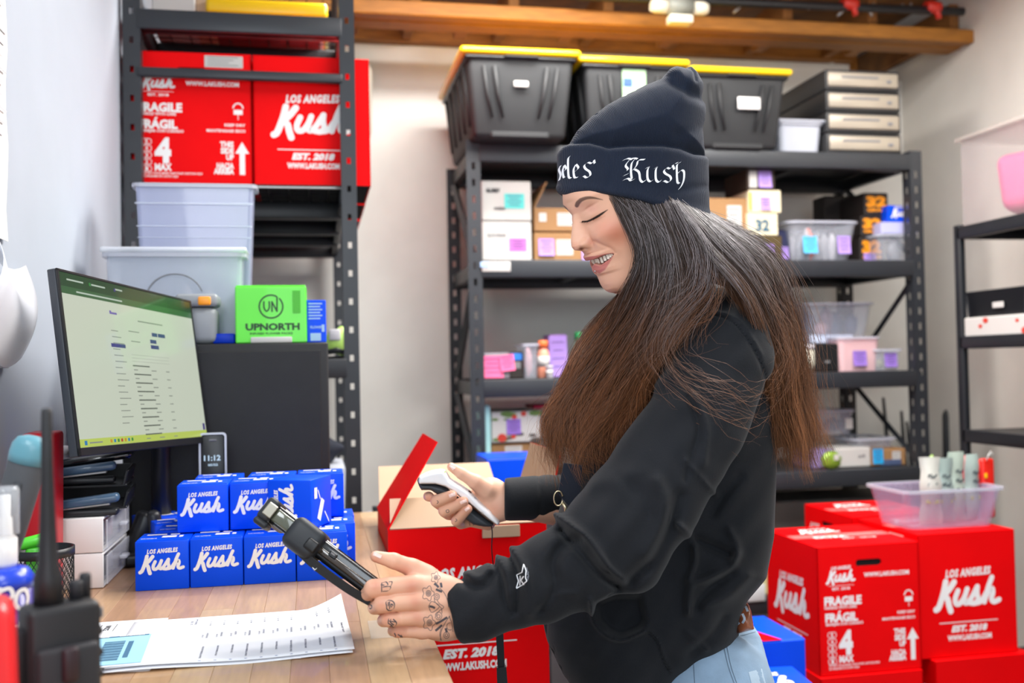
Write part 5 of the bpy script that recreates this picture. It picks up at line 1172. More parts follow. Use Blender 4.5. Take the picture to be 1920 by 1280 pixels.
# wire pen cup with things in it
def mesh_cup(px, pyb, r, h, lab, loc=None):
    c = onZ(px, pyb, ZD) if loc is None else loc
    o = empty('mesh_pen_cup', (c[0], c[1], ZD), 0, lab, 'pen cup'); b = MB(); n = 30
    for s in (-1, 1):
        for k in range(n):
            a0 = 2 * math.pi * k / n
            b.tube([(r * math.cos(a0 + s * t * 1.5), r * math.sin(a0 + s * t * 1.5), 0.004 + (h - 0.01) * t) for t in np.linspace(0, 1, 9)], 0.0006, 3, caps=False)
    tag(b.obj('wire_mesh', M_blk, o), kind='stuff')
    def ringb(z, hh): return MB().lathe([(r - .0015, z), (r + .0015, z), (r + .0015, z + hh), (r - .0015, z + hh), (r - .0015, z)], n=32)
    ringb(h - 0.012, 0.012).obj('rim', M_blk, o); ringb(0.0, 0.008).obj('foot_ring', M_blk, o)
    MB().lathe([(0, 0.001), (r, 0.001), (r, 0.003), (0, 0.003)], n=32).obj('base', M_blk, o)
    return o, c
rc = 52 * 1.36 / FPX
cupc = onZ(84, 1160, ZD); cuph = onY(82, 1026, cupc[1])[2] - ZD
cup, cc = mesh_cup(84, 1160, rc, cuph, 'round black wire-mesh pen cup behind the two-way radio')
for k, (dx, dy, hh_, m_, lab) in enumerate([(-0.012, 0.005, 0.012, M_green, 'green plastic clip sticking out of the mesh cup')]):
    o = empty('green_clip', (cc[0] + dx, cc[1] + dy, ZD + 0.006), 0.2, lab, 'clip')
    MB().bbox((0, 0, cuph / 2), (0.026, 0.012, cuph - 0.01), 0.004).bbox((0.0, 0, cuph + 0.003), (0.046, 0.018, 0.016), 0.006, R=Matrix.Rotation(-0.2, 3, 'Y')).obj('clip_body', m_, o)
    MB().bbox((0.016, -0.006, cuph + 0.014), (0.016, 0.01, 0.008), 0.003).obj('tab', m_, o)
cup2, c2 = mesh_cup(48, 1110, 0.031, 0.105, 'smaller black mesh cup with pink notes and binder clips at the wall', onZ(50, 1100, ZD))
o = empty('pink_note_block', (c2[0], c2[1], ZD + 0.004), 0.3, 'pink note block inside the smaller mesh cup', 'note block'); MB().bbox((0, 0, 0.042), (0.036, 0.036, 0.082), 0.001, seg=1).obj('block', mat('magenta_paper', '#c83a92', 0.6), o)
for k in range(6):
    a = k * 1.05; x, y = c2[0] + 0.014 * math.cos(a), c2[1] + 0.014 * math.sin(a)
    o = empty('binder_clip', (x, y, ZD + 0.086 + 0.012 * (k % 3)), a, 'black binder clip among those heaped on the smaller mesh cup', 'clip', 'binder clips in the mesh cup')
    MB().raw([(-.012, -.009, 0), (.012, -.009, 0), (.012, .009, 0), (-.012, .009, 0), (-.012, -.001, .018), (.012, -.001, .018), (.012, .001, .018), (-.012, .001, .018)], [(0, 1, 2, 3), (0, 4, 5, 1), (2, 6, 7, 3), (4, 7, 6, 5), (1, 5, 6, 2), (0, 3, 7, 4)]).obj('clip_body', M_bt, o)
    MB().tube([(-.006, 0, .017), (-.008, 0.006, .032), (0, 0.008, .038), (.008, 0.006, .032), (.006, 0, .017)], 0.0009, 5).obj('wire_handle', M_steel, o)

# the grey handle with a teal cap, in the foreground
hd0 = W(14, 1000, 0.98); hd1 = W(58, 838, 0.98)
kn = empty('utility_knife', hd0, 0, 'thick dark grey handle with a teal rounded cap, leaning at the left foreground', 'knife')
ax_ = (hd1 - hd0); LL = np.linalg.norm(ax_); zx = ax_ / LL; xx = np.cross(np.array([0, 1, 0.0]), zx); xx /= np.linalg.norm(xx); Rk = np.stack([xx, np.cross(zx, xx), zx], 1)
kr = 34 * 0.98 / FPX
M_rub = mat('grey_rubber', '#4d5054', 0.6, bump=0.3, bscale=400)
MB().lathe([(kr * .55, -.09), (kr * .7, -.05), (kr * .92, 0), (kr, LL * .45), (kr * .97, LL * .86), (kr * .9, LL * .93), (kr * .5, LL * .96)], n=28, R=Rk, sy=0.7).obj('handle', M_rub, kn)
MB().lathe([(kr * 1.0, LL * .82), (kr * 1.03, LL * .92), (kr * .98, LL * 1.02), (kr * .8, LL * 1.09), (kr * .4, LL * 1.125), (0, LL * 1.13)], n=28, R=Rk, sy=0.75).obj('end_cap', mat('teal_plastic', '#5f97a6', 0.4, coat=0.2), kn)
MB().bbox(Rk @ np.array([0.0, -kr * .68, LL * .5]), (kr * .5, 0.003, LL * .24), 0.002, R=Rk).obj('slider_recess', mat('rubber_dark', '#3b3e42', 0.6), kn)
bt = hd0 + zx * -0.09
kc = empty('black_holder', (bt[0] - 0.004, bt[1], ZD), 0, 'plain black holder under the grey handle at the frame edge', 'holder'); hk = bt[2] - ZD + 0.02
MB().lathe([(0.03, 0), (0.033, 0.003), (0.033, hk), (0.030, hk), (0.028, 0.006), (0, 0.006)], n=24).obj('holder_body', M_bt, kc)

# spray bottle
SD = 0.92; c = W(10, 1060, SD); zn = W(10, 1062, SD)[2]; zs1 = W(10, 1100, SD)[2]; ztop = W(10, 928, SD)[2]
sp = empty('spray_bottle', (c[0], c[1], ZD), 0, 'spray bottle with white pump, blue shoulder and purple label at the left edge', 'bottle')
rb_ = 50 * SD / FPX
MB().lathe([(rb_ * .9, 0), (rb_, 0.006), (rb_, zs1 - ZD)], n=32).obj('bottle_body', mat('violet_bottle', '#33248c', 0.3, coat=0.3), sp)
MB().lathe([(rb_ * 1.01, zs1 - ZD), (rb_ * 1.02, zs1 - ZD + 0.008), (rb_ * .8, zn - ZD - 0.002), (rb_ * .55, zn - ZD)], n=32).obj('shoulder', mat('royal_blue', '#1740c8', 0.3, coat=0.3), sp)
MB().lathe([(0.0095, zn - ZD), (0.0105, zn - ZD + 0.004), (0.0105, zn - ZD + 0.026), (0.0068, zn - ZD + 0.03), (0.0062, zn - ZD + 0.045), (0.0048, zn - ZD + 0.046), (0.0048, ztop - ZD)], n=20).obj('pump', M_wp, sp)
MB().lathe([(0.0125, zn - ZD + 0.03), (0.0128, ztop - ZD + 0.004), (0.011, ztop - ZD + 0.008), (0, ztop - ZD + 0.008)], n=20).obj('clear_cap', clear_mat('cap_clear', '#dfe4ea', 0.3, 0.1), sp)
def wrap_text(m2, r, a0, z0, R=None):
    v, f = m2; a = a0 + v[:, 0] / r; return np.stack([(r) * np.cos(a), (r) * np.sin(a), z0 + v[:, 1]], 1), f
rt = rb_ + 0.0006
exo = stroke2([[(0.0, 0), (0.008, 0.034)], [(0.004, 0.03), (0.02, 0.034), (0.024, 0.022), (0.012, 0.014), (0.002, 0.016)], [(0.036, 0.0), (0.028, 0.01), (0.032, 0.026), (0.043, 0.028), (0.048, 0.016), (0.044, 0.003), (0.036, 0.0)]], 0.0058)
zl_ = W(30, 1136, SD)[2] - ZD
MB().add(wrap_text((exo[0] * np.array([.62, .62, 1]), exo[1]), rt, -1.66, zl_)).add(wrap_text(fit_text('WHITE', 0, 0.030, 0, 0.007, 0.03), rt, -1.5, zl_ - 0.017)).obj('printed_lettering', M_white, sp)

# two-way radio
RD = 0.77; rc_ = W(112, 1200, RD); rz0 = ZD
wt = empty('two_way_radio', (rc_[0], rc_[1], ZD), 0.5, 'black two-way radio with a tall antenna standing in the left foreground', 'radio')
hb_ = W(110, 1128, RD)[2] - ZD
M_rad = mat('radio_black', '#1c1c1f', 0.5, bump=0.15, bscale=500); M_rad2 = mat('radio_grip', '#232327', 0.6)
MB().bbox((0, 0, hb_ / 2), (0.054, 0.034, hb_), 0.006, seg=3).obj('radio_body', M_rad, wt)
MB().bbox((0, -0.02, hb_ * .42), (0.046, 0.01, hb_ * .8), 0.004, seg=2).obj('battery_pack', M_rad2, wt)
for f_ in (.74, .5): MB().bbox((0.0, -0.027, hb_ * f_), (0.012, 0.008, hb_ * .16), 0.003).obj('side_key', mat('maroon_black', '#2a1a20', 0.5), wt)
for k in range(7): MB().bbox((0.0275, 0.0, hb_ * (0.86 - .1 * k)), (0.004, 0.024, 0.005), 0.0015, R=Matrix.Rotation(0.3, 3, 'X')).obj('grille_rib', M_rad2, wt)
MB().bbox((0.0282, 0.0, hb_ * .93), (0.003, 0.022, 0.008), 0.001, seg=1).obj('logo_plate', M_grey, wt)
az = W(103, 765, RD)[2] - ZD
MB().lathe([(0.011, hb_ - 0.002), (0.0105, hb_ + 0.02), (0.0075, hb_ + 0.03), (0.006, hb_ + 0.06), (0.0046, hb_ + 0.10), (0.0040, az - 0.002), (0.003, az)], (-0.008, 0.0, 0), 18).obj('antenna', M_rad, wt)
MB().lathe([(0.0055, hb_ - 0.002), (0.0055, hb_ + 0.012), (0.0045, hb_ + 0.014), (0, hb_ + 0.014)], (0.013, 0.002, 0), 16).obj('volume_knob', M_rad2, wt)
MB().lathe([(0.0045, hb_ - 0.002), (0.0045, hb_ + 0.016), (0.0035, hb_ + 0.018), (0, hb_ + 0.018)], (0.021, 0.006, 0), 16).obj('channel_knob', M_rad2, wt)
MB().bbox((-0.030, 0.0, hb_ * .75), (0.010, 0.018, 0.05), 0.003).obj('push_button', M_rad2, wt)
# red object at the very corner
c = W(0, 1240, 0.70)
ro = empty('red_tape_gun', (c[0] - 0.008, c[1], ZD), 0.2, 'blurred red plastic object cut off by the lower left corner', 'tool'); hr = W(2, 1120, 0.70)[2] - ZD
MB().bbox((0, 0, hr / 2), (0.034, 0.05, hr), 0.012, seg=3, taper=1.25).obj('shell', mat('red_gloss', '#e3262c', 0.35, coat=0.3), ro)

# invoices on the bench
rc0 = onZ(665, 1226, ZD); PY0 = rc0[1]; PX1 = rc0[0]
M_paper = mat('office_paper', '#eff1f6', 0.55)
def sheet(name, x1, y0, L_, Wd, rz, z, curl, lab, lines):
    o = empty(name, (x1, y0, ZD + z), rz, lab, 'paper', 'papers on the workbench'); nx, ny = 22, 16
    def P(u, v):
        x = -L_ * (1 - u); y = Wd * v; zz = 0.0012 * math.sin(6 * u + 1) * (1 - v) + 0.002 * max(0, 0.3 - v) * math.sin(9 * u)
        if curl:
            t = max(0.0, (u - 0.80) / 0.20) * max(0.0, (v - 0.35) / 0.65); zz += 0.020 * t ** 1.3; x -= 0.006 * t; y -= 0.004 * t
        return np.array((x, y, zz + 0.0005 + (0.002 if curl else 0)))
    top = [P(i / nx, j / ny) for i in range(nx + 1) for j in range(ny + 1)]; q = len(top); vs = top + [p - (0, 0, 0.0004) for p in top]; fs = []
    for i in range(nx):
        for j in range(ny):
            a = i * (ny + 1) + j; f = (a, a + ny + 1, a + ny + 2, a + 1); fs += [f, tuple(q + k for k in f[::-1])]
    rim = [i * (ny + 1) for i in range(nx + 1)] + [nx * (ny + 1) + j for j in range(1, ny + 1)] + [i * (ny + 1) + ny for i in range(nx - 1, -1, -1)] + [j for j in range(ny - 1, 0, -1)]
    for k in range(len(rim)): a, b2 = rim[k], rim[(k + 1) % len(rim)]; fs.append((a, q + a, q + b2, b2))
    MB().raw(vs, fs, 0, True).obj('sheet', M_paper, o)
    if lines:
        m = MB()
        def tx(mm, u, v, rot, mi=0):
            vv, ff = mm; vv = np.array(vv); c, s_ = math.cos(rot), math.sin(rot); lx = vv[:, 0] * c - vv[:, 1] * s_; ly = vv[:, 0] * s_ + vv[:, 1] * c
            out = [P(min(1, max(0, u + a / L_)), min(1, max(0, v + b3 / Wd))) + (0, 0, 0.0003) for a, b3 in zip(lx, ly)]
            m.raw(out, ff, mi)
        for k in range(10):
            u = 0.36 + 0.062 * k
            tx(fit_text('CONCENTRATE', 0, 0.026 - 0.004 * (k % 3), 0, 0.0026), u, 0.60, -math.pi / 2); tx(fit_text('2.5G X 12', 0, 0.016, 0, 0.0022), u - 0.018, 0.56, -math.pi / 2)
            tx(fit_text('INDOOR PREROLL PACK', 0, 0.05 - 0.008 * (k % 3), 0, 0.0022), u, 0.30, -math.pi / 2); tx(fit_text('1 2 0', 0, 0.02, 0, 0.0024), u, 0.86, -math.pi / 2); tx(quad2(0, 0, 0.003, 0.0014), u, 0.02, 0, 1)
        tx(fit_text('BILL TO', 0, 0.02, 0, 0.003), 0.27, 0.9, -math.pi / 2); tx(fit_text('SHIP TO ADDRESS', 0, 0.03, 0, 0.0026), 0.29, 0.95, -math.pi / 2)
        tx(fit_text('TERMS NET THIRTY', 0, 0.04, 0, 0.0022), 0.965, 0.55, -math.pi / 2)
        m.obj('printed_lines', [mat('grey_print', '#6d7080', 0.6), mat('blue_print', '#2a4a9a', 0.6)], o)
    return o, P
s3, _ = sheet('paper_sheet', PX1 - 0.062, PY0 - 0.004, 0.279, 0.214, 0.005, 0.0, False, 'lower white sheet sticking out left under the printed invoice', False)
s2, _ = sheet('paper_sheet', PX1 - 0.002, PY0 - 0.002, 0.279, 0.216, 0.03, 0.0016, False, 'middle white sheet between the invoice and the lowest sheet', False)
s1, _ = sheet('invoice_sheet', PX1, PY0, 0.279, 0.216, 0.02, 0.0030, True, 'printed invoice on top, its far corner curling up near her hand', True)
c = onZ(192, 1190, ZD); iv = empty('invoice_heading', (c[0], c[1], ZD + 0.0045), 0.0, 'small white slip headed INVOICE beside the radio', 'paper')
MB().bbox((0.02, 0.0, 0.0), (0.11, 0.10, 0.0006), 0.0002, seg=1).obj('slip', M_paper, iv)
MB().add(fit_text('INVOICE', -0.013, 0.013, 0, 0.007), frame((0.0, 0.014, 0.0006), -Y3, X3)).add(stroke2([[(-0.018, -0.006), (0.018, -0.006)], [(-0.018, 0.013), (0.018, 0.013)]], 0.001, 0, 0), frame((0.0, 0.014, 0.0006), -Y3, X3)).obj('printed_lettering', M_ink, iv)
a0, a1 = onZ(292, 1202, ZD), onZ(286, 1252, ZD)
lb_ = empty('label_pad', (a0[0] - 0.075, (a0[1] + a1[1]) / 2 - 0.004, ZD + 0.0085), 0.06, 'pad of pale blue barcode labels lying on the papers by the radio', 'label pad')
lw, ld = 0.15, (a0[1] - a1[1]) + 0.012
for k in range(3): MB().bbox((0.001 * k, -0.001 * k, -0.0018 + 0.0006 * k), (lw, ld, 0.0005), 0.0001, seg=1).obj('leaf', M_paper, lb_)
MB().bbox((0, 0, 0.0003), (lw - 0.003, ld - 0.004, 0.0005), 0.0001, seg=1).obj('blue_face', mat('label_blue', '#9fd4ee', 0.5), lb_)
m = MB(); fr1 = frame((0, 0, 0.0008), X3, Y3)
m.add(quad2(-lw / 2, ld / 2 - 0.007, lw / 2 - 0.004, ld / 2 - 0.002), fr1)
for x0b in (-0.03, 0.022):
    for k in range(22): m.add(quad2(x0b, -ld * .36 + k * ld * 0.030, x0b + 0.024, -ld * .36 + k * ld * 0.030 + (0.0018 if k % 3 else 0.0028)), fr1)
    m.add(quad2(x0b + 0.028, -ld * .30, x0b + 0.034, ld * .26), fr1)
m.obj('barcode_print', mat('slate_print', '#3e6c8c', 0.6), lb_)
MB().add(fit_text('CANNABIS', -0.006, 0.024, ld / 2 - 0.0062, 0.0032), frame((0, 0, 0.0011), X3, Y3)).add(fit_text('CANNABIS', -0.05, -0.02, ld / 2 - 0.0062, 0.0032), frame((0, 0, 0.0011), X3, Y3)).add(fit_text('CANNABIS', 0.036, 0.066, ld / 2 - 0.0062, 0.0032), frame((0, 0, 0.0011), X3, Y3)).obj('printed_lettering', M_white, lb_)
# strip of clear tape stuck on the bench
c = onZ(742, 1185, ZD) ; o = MB().bbox((c[0] - 0.01, c[1] + 0.02, ZD + 0.0006), (0.045, 0.09, 0.0004), 0.0001, seg=1).obj('tape_strip', M_tape); tag(o, 'strip of clear tape stuck to the bench beside her hand', 'tape')

# clock terminal in a white frame
TY = 1.95; x0_, x1_, z0_, z1_ = rectY(373, 811, 425, 900, TY); z0_ = ZD
tm_ = empty('clock_terminal', ((x0_ + x1_) / 2, TY, ZD), 0.05, 'small black screen in a silver frame showing the time, behind the blue cartons', 'clock')
w, h = x1_ - x0_, z1_ - z0_
MB().bbox((0, 0.008, h / 2), (w - 0.004, 0.012, h - 0.004), 0.004).obj('casing', M_bt, tm_)
MB().add(panel2(rrect(0, h / 2, w, h, 0.007), [rrect(0, h / 2, w - 0.007, h - 0.007, 0.005)], 0.006), frame((0, 0.001, 0), X3, Z3)).obj('frame', mat('satin_silver', '#c9ccd0', 0.35, 0.4), tm_)
MB().add(join2(fit_text('11:12', -0.016, 0.014, h - 0.052, 0.010, 0.03), fit_text('05/22', -0.009, 0.009, h - 0.062, 0.004)), frame((0, -0.0005, 0), X3, Z3)).obj('lit_digits', emat('clock_white', '#bcd6ee', 0.9), tm_)
MB().bbox((0, 0.0, h - 0.014), (0.014, 0.002, 0.004), 0.001, seg=1).obj('sensor', M_grey, tm_)
# scanner cradle / handset base, black, with cable
c = onZ(268, 990, ZD); c = np.array([onY(272, 975, 1.88)[0], 1.88, ZD])
ck = empty('charging_cradle', c, 0.3, 'black charging cradle with a handset and cables left of the blue cartons', 'cradle')
MB().bbox((0, 0, 0.012), (0.085, 0.09, 0.024), 0.008, seg=3).obj('base', M_bt, ck)
MB().bbox((-0.006, 0.01, 0.05), (0.034, 0.05, 0.08), 0.010, R=Matrix.Rotation(0.35, 3, 'Y'), seg=3).obj('upright', M_bt, ck)
MB().bbox((0.016, -0.006, 0.055), (0.026, 0.03, 0.075), 0.011, R=Matrix.Rotation(-0.12, 3, 'Y'), seg=3).obj('handset', mat('soft_black', '#222327', 0.4), ck)
for z_ in (0.066, 0.05): MB().bbox((0.021, -0.022, z_), (0.008, 0.003, 0.008), 0.002).obj('button', mat('dark_teal_light', '#4c6470', 0.4), ck)
for k in range(2):
    pts = [c + (0.03, -0.02, 0.01 + .01 * k), c + (0.07, -0.03 + .02 * k, 0.03), c + (0.11, -0.01, 0.006), c + (0.14, 0.03 + .02 * k, 0.004)]
    tag(MB().tube(catmull(pts, 5), 0.0025, 6).obj('black_cable', M_bt), 'black cable looping from the cradle towards the cabinet, ' + ['nearer one', 'farther one'][k], 'cable')
# ---------------------------------------------------------------- soft-shape modelling (distance fields, surface nets)
def rcone(P, a, b, ra, rb):
    a = np.asarray(a); ba = np.asarray(b) - a; t = np.clip(((P - a) @ ba) / (ba @ ba + 1e-12), 0, 1)
    return np.linalg.norm(P - a - t[:, None] * ba, axis=1) - (ra + (rb - ra) * t)
def ellip(P, c, r, R=None):
    q = P - np.asarray(c)
    if R is not None: q = q @ np.asarray(R)
    r = np.asarray(r); k0 = np.linalg.norm(q / r, axis=1); k1 = np.linalg.norm(q / (r * r), axis=1) + 1e-9
    return k0 * (k0 - 1) / k1
def smin(a, b, k):
    h = np.clip(0.5 + 0.5 * (b - a) / k, 0, 1); return b + (a - b) * h - k * h * (1 - h)
def smax(a, b, k): return -smin(-a, -b, k)
def chain(P, pts, rs, k=None):
    d = None
    for i in range(len(pts) - 1):
        e = rcone(P, pts[i], pts[i + 1], rs[i], rs[i + 1]); d = e if d is None else np.minimum(d, e)
    return d
def seg_dist(X, poly, closed=False):
    """distance of 2D points to a polyline, and the parameter of the nearest point"""
    A = np.asarray(poly, float); B = np.roll(A, -1, 0) if closed else A[1:]; A = A if closed else A[:-1]
    best = np.full(len(X), 1e9); par = np.zeros(len(X)); n = len(A)
    for i in range(n):
        e = B[i] - A[i]; w = X - A[i]; t = np.clip((w @ e) / (e @ e + 1e-12), 0, 1); d = np.hypot(w[:, 0] - t * e[0], w[:, 1] - t * e[1])
        m = d < best; best[m] = d[m]; par[m] = (i + t[m]) / n
    return best, par
def poly_sd(X, poly):
    d, _ = seg_dist(X, poly, True); A = np.asarray(poly, float); ins = np.zeros(len(X), bool); j = len(A) - 1
    for i in range(len(A)):
        xi, yi = A[i]; xj, yj = A[j]; c = ((yi > X[:, 1]) != (yj > X[:, 1]))
        if yi != yj: ins ^= c & (X[:, 0] < (xj - xi) * (X[:, 1] - yi) / (yj - yi) + xi)
        j = i
    return np.where(ins, -d, d)
def pxy(P): return np.stack([960 + P[:, 0] / P[:, 2] * FPX, 640 - P[:, 1] / P[:, 2] * FPX], 1)
def inflate(P, poly, d0, T, R, zoff=None):
    """solid whose side outline is poly (pixels at depth d0): thickness 2T across, edges rounded over R pixels"""
    X = np.stack([960 + P[:, 0] / d0 * FPX, 640 - P[:, 1] / d0 * FPX], 1); s = d0 / FPX
    d2 = poly_sd(X, poly); q = np.clip(-d2 / R, 0, 1); half = T * np.sqrt(np.maximum(1 - (1 - q) ** 2, 0))
    return np.maximum(d2 * s, (np.abs(P[:, 2] - d0) - half) * 0.75)
def nets(fn, lo, hi, h):
    lo = np.asarray(lo, float); n = (np.ceil((np.asarray(hi) - lo) / (4 * h)).astype(int) + 1); N = n * 4
    ci = np.stack(np.meshgrid(*[np.arange(k) for k in n], indexing='ij'), -1).reshape(-1, 3)
    cc = lo + (ci * 4 + 1.5) * h; dc = fn(cc); act = np.abs(dc) < 6.2 * h
    F = np.repeat(np.repeat(np.repeat(np.where(dc > 0, 1.0, -1.0).astype(np.float32).reshape(n), 4, 0), 4, 1), 4, 2)
    off = np.stack(np.meshgrid(*[np.arange(4)] * 3, indexing='ij'), -1).reshape(-1, 3)
    idx = (ci[act][:, None, :] * 4 + off[None]).reshape(-1, 3)
    v = np.concatenate([fn(lo + c * h) for c in np.array_split(idx, max(1, len(idx) // 400000))])
    F[idx[:, 0], idx[:, 1], idx[:, 2]] = v
    S = F < 0; C = np.zeros([k - 1 for k in N], np.int8)
    for a in (0, 1):
        for b in (0, 1):
            for c in (0, 1): C += S[a:N[0] - 1 + a, b:N[1] - 1 + b, c:N[2] - 1 + c]
    cell = np.argwhere((C > 0) & (C < 8)); vid = np.full(C.shape, -1, np.int64); vid[cell[:, 0], cell[:, 1], cell[:, 2]] = np.arange(len(cell))
    acc = np.zeros((len(cell), 3)); cnt = np.zeros(len(cell)); cor = [(a, b, c) for a in (0, 1) for b in (0, 1) for c in (0, 1)]
    for i, p in enumerate(cor):
        for q in cor[i + 1:]:
            if sum(abs(x - y) for x, y in zip(p, q)) != 1: continue
            fp = F[cell[:, 0] + p[0], cell[:, 1] + p[1], cell[:, 2] + p[2]]; fq = F[cell[:, 0] + q[0], cell[:, 1] + q[1], cell[:, 2] + q[2]]
            m = (fp < 0) != (fq < 0); t = (fp / np.where(m, fp - fq, 1))[:, None]
            acc += np.where(m[:, None], np.array(p) + t * (np.array(q) - np.array(p)), 0); cnt += m
    V = lo + (cell + acc / cnt[:, None]) * h; faces = []
    for ax in range(3):
        sl0 = [slice(None)] * 3; sl1 = [slice(None)] * 3; sl0[ax] = slice(0, -1); sl1[ax] = slice(1, None)
        E = S[tuple(sl0)] != S[tuple(sl1)]; e = np.argwhere(E); o1, o2 = [k for k in range(3) if k != ax]
        e = e[(e[:, o1] > 0) & (e[:, o2] > 0) & (e[:, o1] < N[o1] - 1) & (e[:, o2] < N[o2] - 1)]
        def g(d1, d2): q = e.copy(); q[:, o1] -= d1; q[:, o2] -= d2; return vid[q[:, 0], q[:, 1], q[:, 2]]
        Q = np.stack([g(1, 1), g(0, 1), g(0, 0), g(1, 0)], 1); ins = S[e[:, 0], e[:, 1], e[:, 2]]
        flip = ins if ax == 1 else ~ins
        Q[flip] = Q[flip][:, ::-1]; faces.append(Q)
    Q = np.concatenate(faces); Q = Q[(Q >= 0).all(1)]
    return V, Q[:, ::-1]
def relax(V, Q, it=2, k=0.5):
    E = np.concatenate([Q[:, [0, 1]], Q[:, [1, 2]], Q[:, [2, 3]], Q[:, [3, 0]]]); E = np.concatenate([E, E[:, ::-1]])
    for _ in range(it):
        cnt = np.bincount(E[:, 0], minlength=len(V)); A = np.stack([np.bincount(E[:, 0], V[E[:, 1], i], len(V)) for i in range(3)], 1) / np.maximum(cnt, 1)[:, None]
        V = V + k * (A - V)
    return V
def big_mesh(name, V, Q, mats, col=None, smooth=True):
    """V in camera axes (right, up, away) -> world mesh"""
    me = bpy.data.meshes.new(name); Wd = cam2w(V).astype(np.float32); k = Q.shape[1]
    me.vertices.add(len(Wd)); me.vertices.foreach_set('co', Wd.ravel()); me.loops.add(Q.size); me.loops.foreach_set('vertex_index', Q.astype(np.int32).ravel())
    me.polygons.add(len(Q)); me.polygons.foreach_set('loop_start', np.arange(0, Q.size, k, dtype=np.int32)); me.polygons.foreach_set('loop_total', np.full(len(Q), k, np.int32))
    me.polygons.foreach_set('use_smooth', np.full(len(Q), smooth)); me.update(calc_edges=True); me.validate()
    if col is not None:
        a = me.color_attributes.new('tint', 'FLOAT_COLOR', 'POINT'); a.data.foreach_set('color', np.concatenate([col, np.ones((len(col), 1))], 1).astype(np.float32).ravel())
    for m in mats: me.materials.append(m)
    return me
from mathutils.bvhtree import BVHTree
def bvh_of(V, Q): return BVHTree.FromPolygons([tuple(v) for v in V], [tuple(int(i) for i in q) for q in Q])
def cast_px(bv, px, py, lift=0.0003):
    d = Vector(C3(px, py, 1.0)); d.normalize(); h = bv.ray_cast(Vector((0, 0, 0)), d)
    if h[0] is None: return None
    return np.array(h[0]) - np.array(d) * lift
def cast_strokes(bv, lines, width, lift=0.0003, step=1.6, nib=None, thick=0.0, smooth=3):
    """flat strokes drawn in pixels, laid onto a surface; nib = angle of a broad pen"""
    b = MB()
    for L in lines:
        P = catmull(L, 5) if smooth and len(L) > 2 else np.asarray(L, float)
        seg = np.r_[0, np.cumsum(np.hypot(*np.diff(P, axis=0).T))]; n = max(2, int(seg[-1] / step) + 1); t = np.linspace(0, seg[-1], n)
        P = np.stack([np.interp(t, seg, P[:, 0]), np.interp(t, seg, P[:, 1])], 1); T = np.gradient(P, axis=0); T /= np.linalg.norm(T, axis=1)[:, None] + 1e-9
        N = np.stack([-T[:, 1], T[:, 0]], 1) if nib is None else np.tile([math.cos(nib), -math.sin(nib)], (n, 1))
        row = []
        for p, nn in zip(P, N):
            r = [cast_px(bv, *(p + nn * s * width / 2), lift=lift + (thick if s == 0 else 0)) for s in (-1, 0, 1)]
            row.append(None if any(q is None for q in r) or np.ptp([q[2] for q in r]) > 0.02 else r)
        for a, c in zip(row[:-1], row[1:]):
            if a is None or c is None: continue
            b.raw([a[0], a[1], c[1], c[0], a[2], c[2]], [(0, 1, 2, 3), (1, 4, 5, 2)], 0, True)
    if not b.v: return None
    b.v = [cam2w(v) for v in b.v]; return b

# ---------------------------------------------------------------- the woman
PD = 1.42
SKIN = np.array(lin('#e3b196')[:3])
M_skin = mat('skin', '#dfa98a', 0.46, attr='tint', bump=0.12, bscale=900, sss=0.12, spec=0.4, bdist=0.0004)
person = empty('person', (W(1240, 700, 1.45)[0], W(1240, 700, 1.45)[1], 0), 0, 'smiling woman in a navy beanie and black hoodie holding a scanner and a tablet', 'person')
PO = Vector(person.location)
def pobj(name, me, mats=None, parent=None):
    o = mesh_obj(name, me, parent or person, None, None, mats); o.location = (-PO[0], -PO[1], -PO[2]) if parent is None else (0, 0, 0); return o
ph, ps = math.radians(20), math.radians(18)
F0 = np.array([-math.cos(ps), 0, -math.sin(ps)]); UZ = np.array([0, 1.0, 0])
HF = F0 * math.cos(ph) - UZ * math.sin(ph); HU = UZ * math.cos(ph) + F0 * math.sin(ph); HL = np.array([math.sin(ps), 0, -math.cos(ps)])
HC = C3(1180, 425, PD)
def hpt(r, th, z): return HC + (r * np.cos(th))[..., None] * HF + (r * np.sin(th))[..., None] * HL + np.asarray(z)[..., None] * HU
def solve_mid(px, py):
    a, z = .09, 0.
    for _ in range(12):
        P = HC + a * HF + z * HU; q = pxy(P[None])[0]; J = np.stack([(pxy((P + dv * 1e-4)[None])[0] - q) / 1e-4 for dv in (HF, HU)], 1); s = np.linalg.solve(J, np.array([px, py]) - q); a += s[0]; z += s[1]
    return a, z
prof = [(1060, 340), (1060, 358), (1061, 375), (1066, 388), (1075, 402), (1074, 420), (1071.5, 440), (1071, 455), (1072.5, 463), (1078, 469), (1090, 470), (1098, 474), (1099.5, 480), (1100.5, 483), (1103.5, 487.5), (1108, 489), (1114, 497), (1116, 502), (1117, 507), (1121, 513), (1126.5, 517), (1128.5, 525), (1132, 534), (1138, 543), (1146, 548), (1158, 549)]
pm = np.array([solve_mid(*p) for p in prof])[::-1]
ZB = [-.12, -.10, -.092, -.086, -.0825, -.077, -.071, -.065, -.055, -.048, -.035, -.025, -.014, 0, .015, .03, .042, .054, .065, .08, .10]
AB = [.03, .03, .034, .044, .053, .0605, .0640, .0655, .0652, .0655, .067, .071, .0735, .074, .073, .0725, .0735, .0765, .0785, .074, .060]
BZ = [-.12, -.10, -.088, -.078, -.06, -.04, -.02, 0, .03, .06, .10]; BB = [.034, .036, .043, .050, .058, .064, .0685, .071, .073, .072, .062]
_zs = np.linspace(-.13, .12, 501); _gk = np.exp(-(np.arange(-24, 25) / 9.0) ** 2); _gk /= _gk.sum()
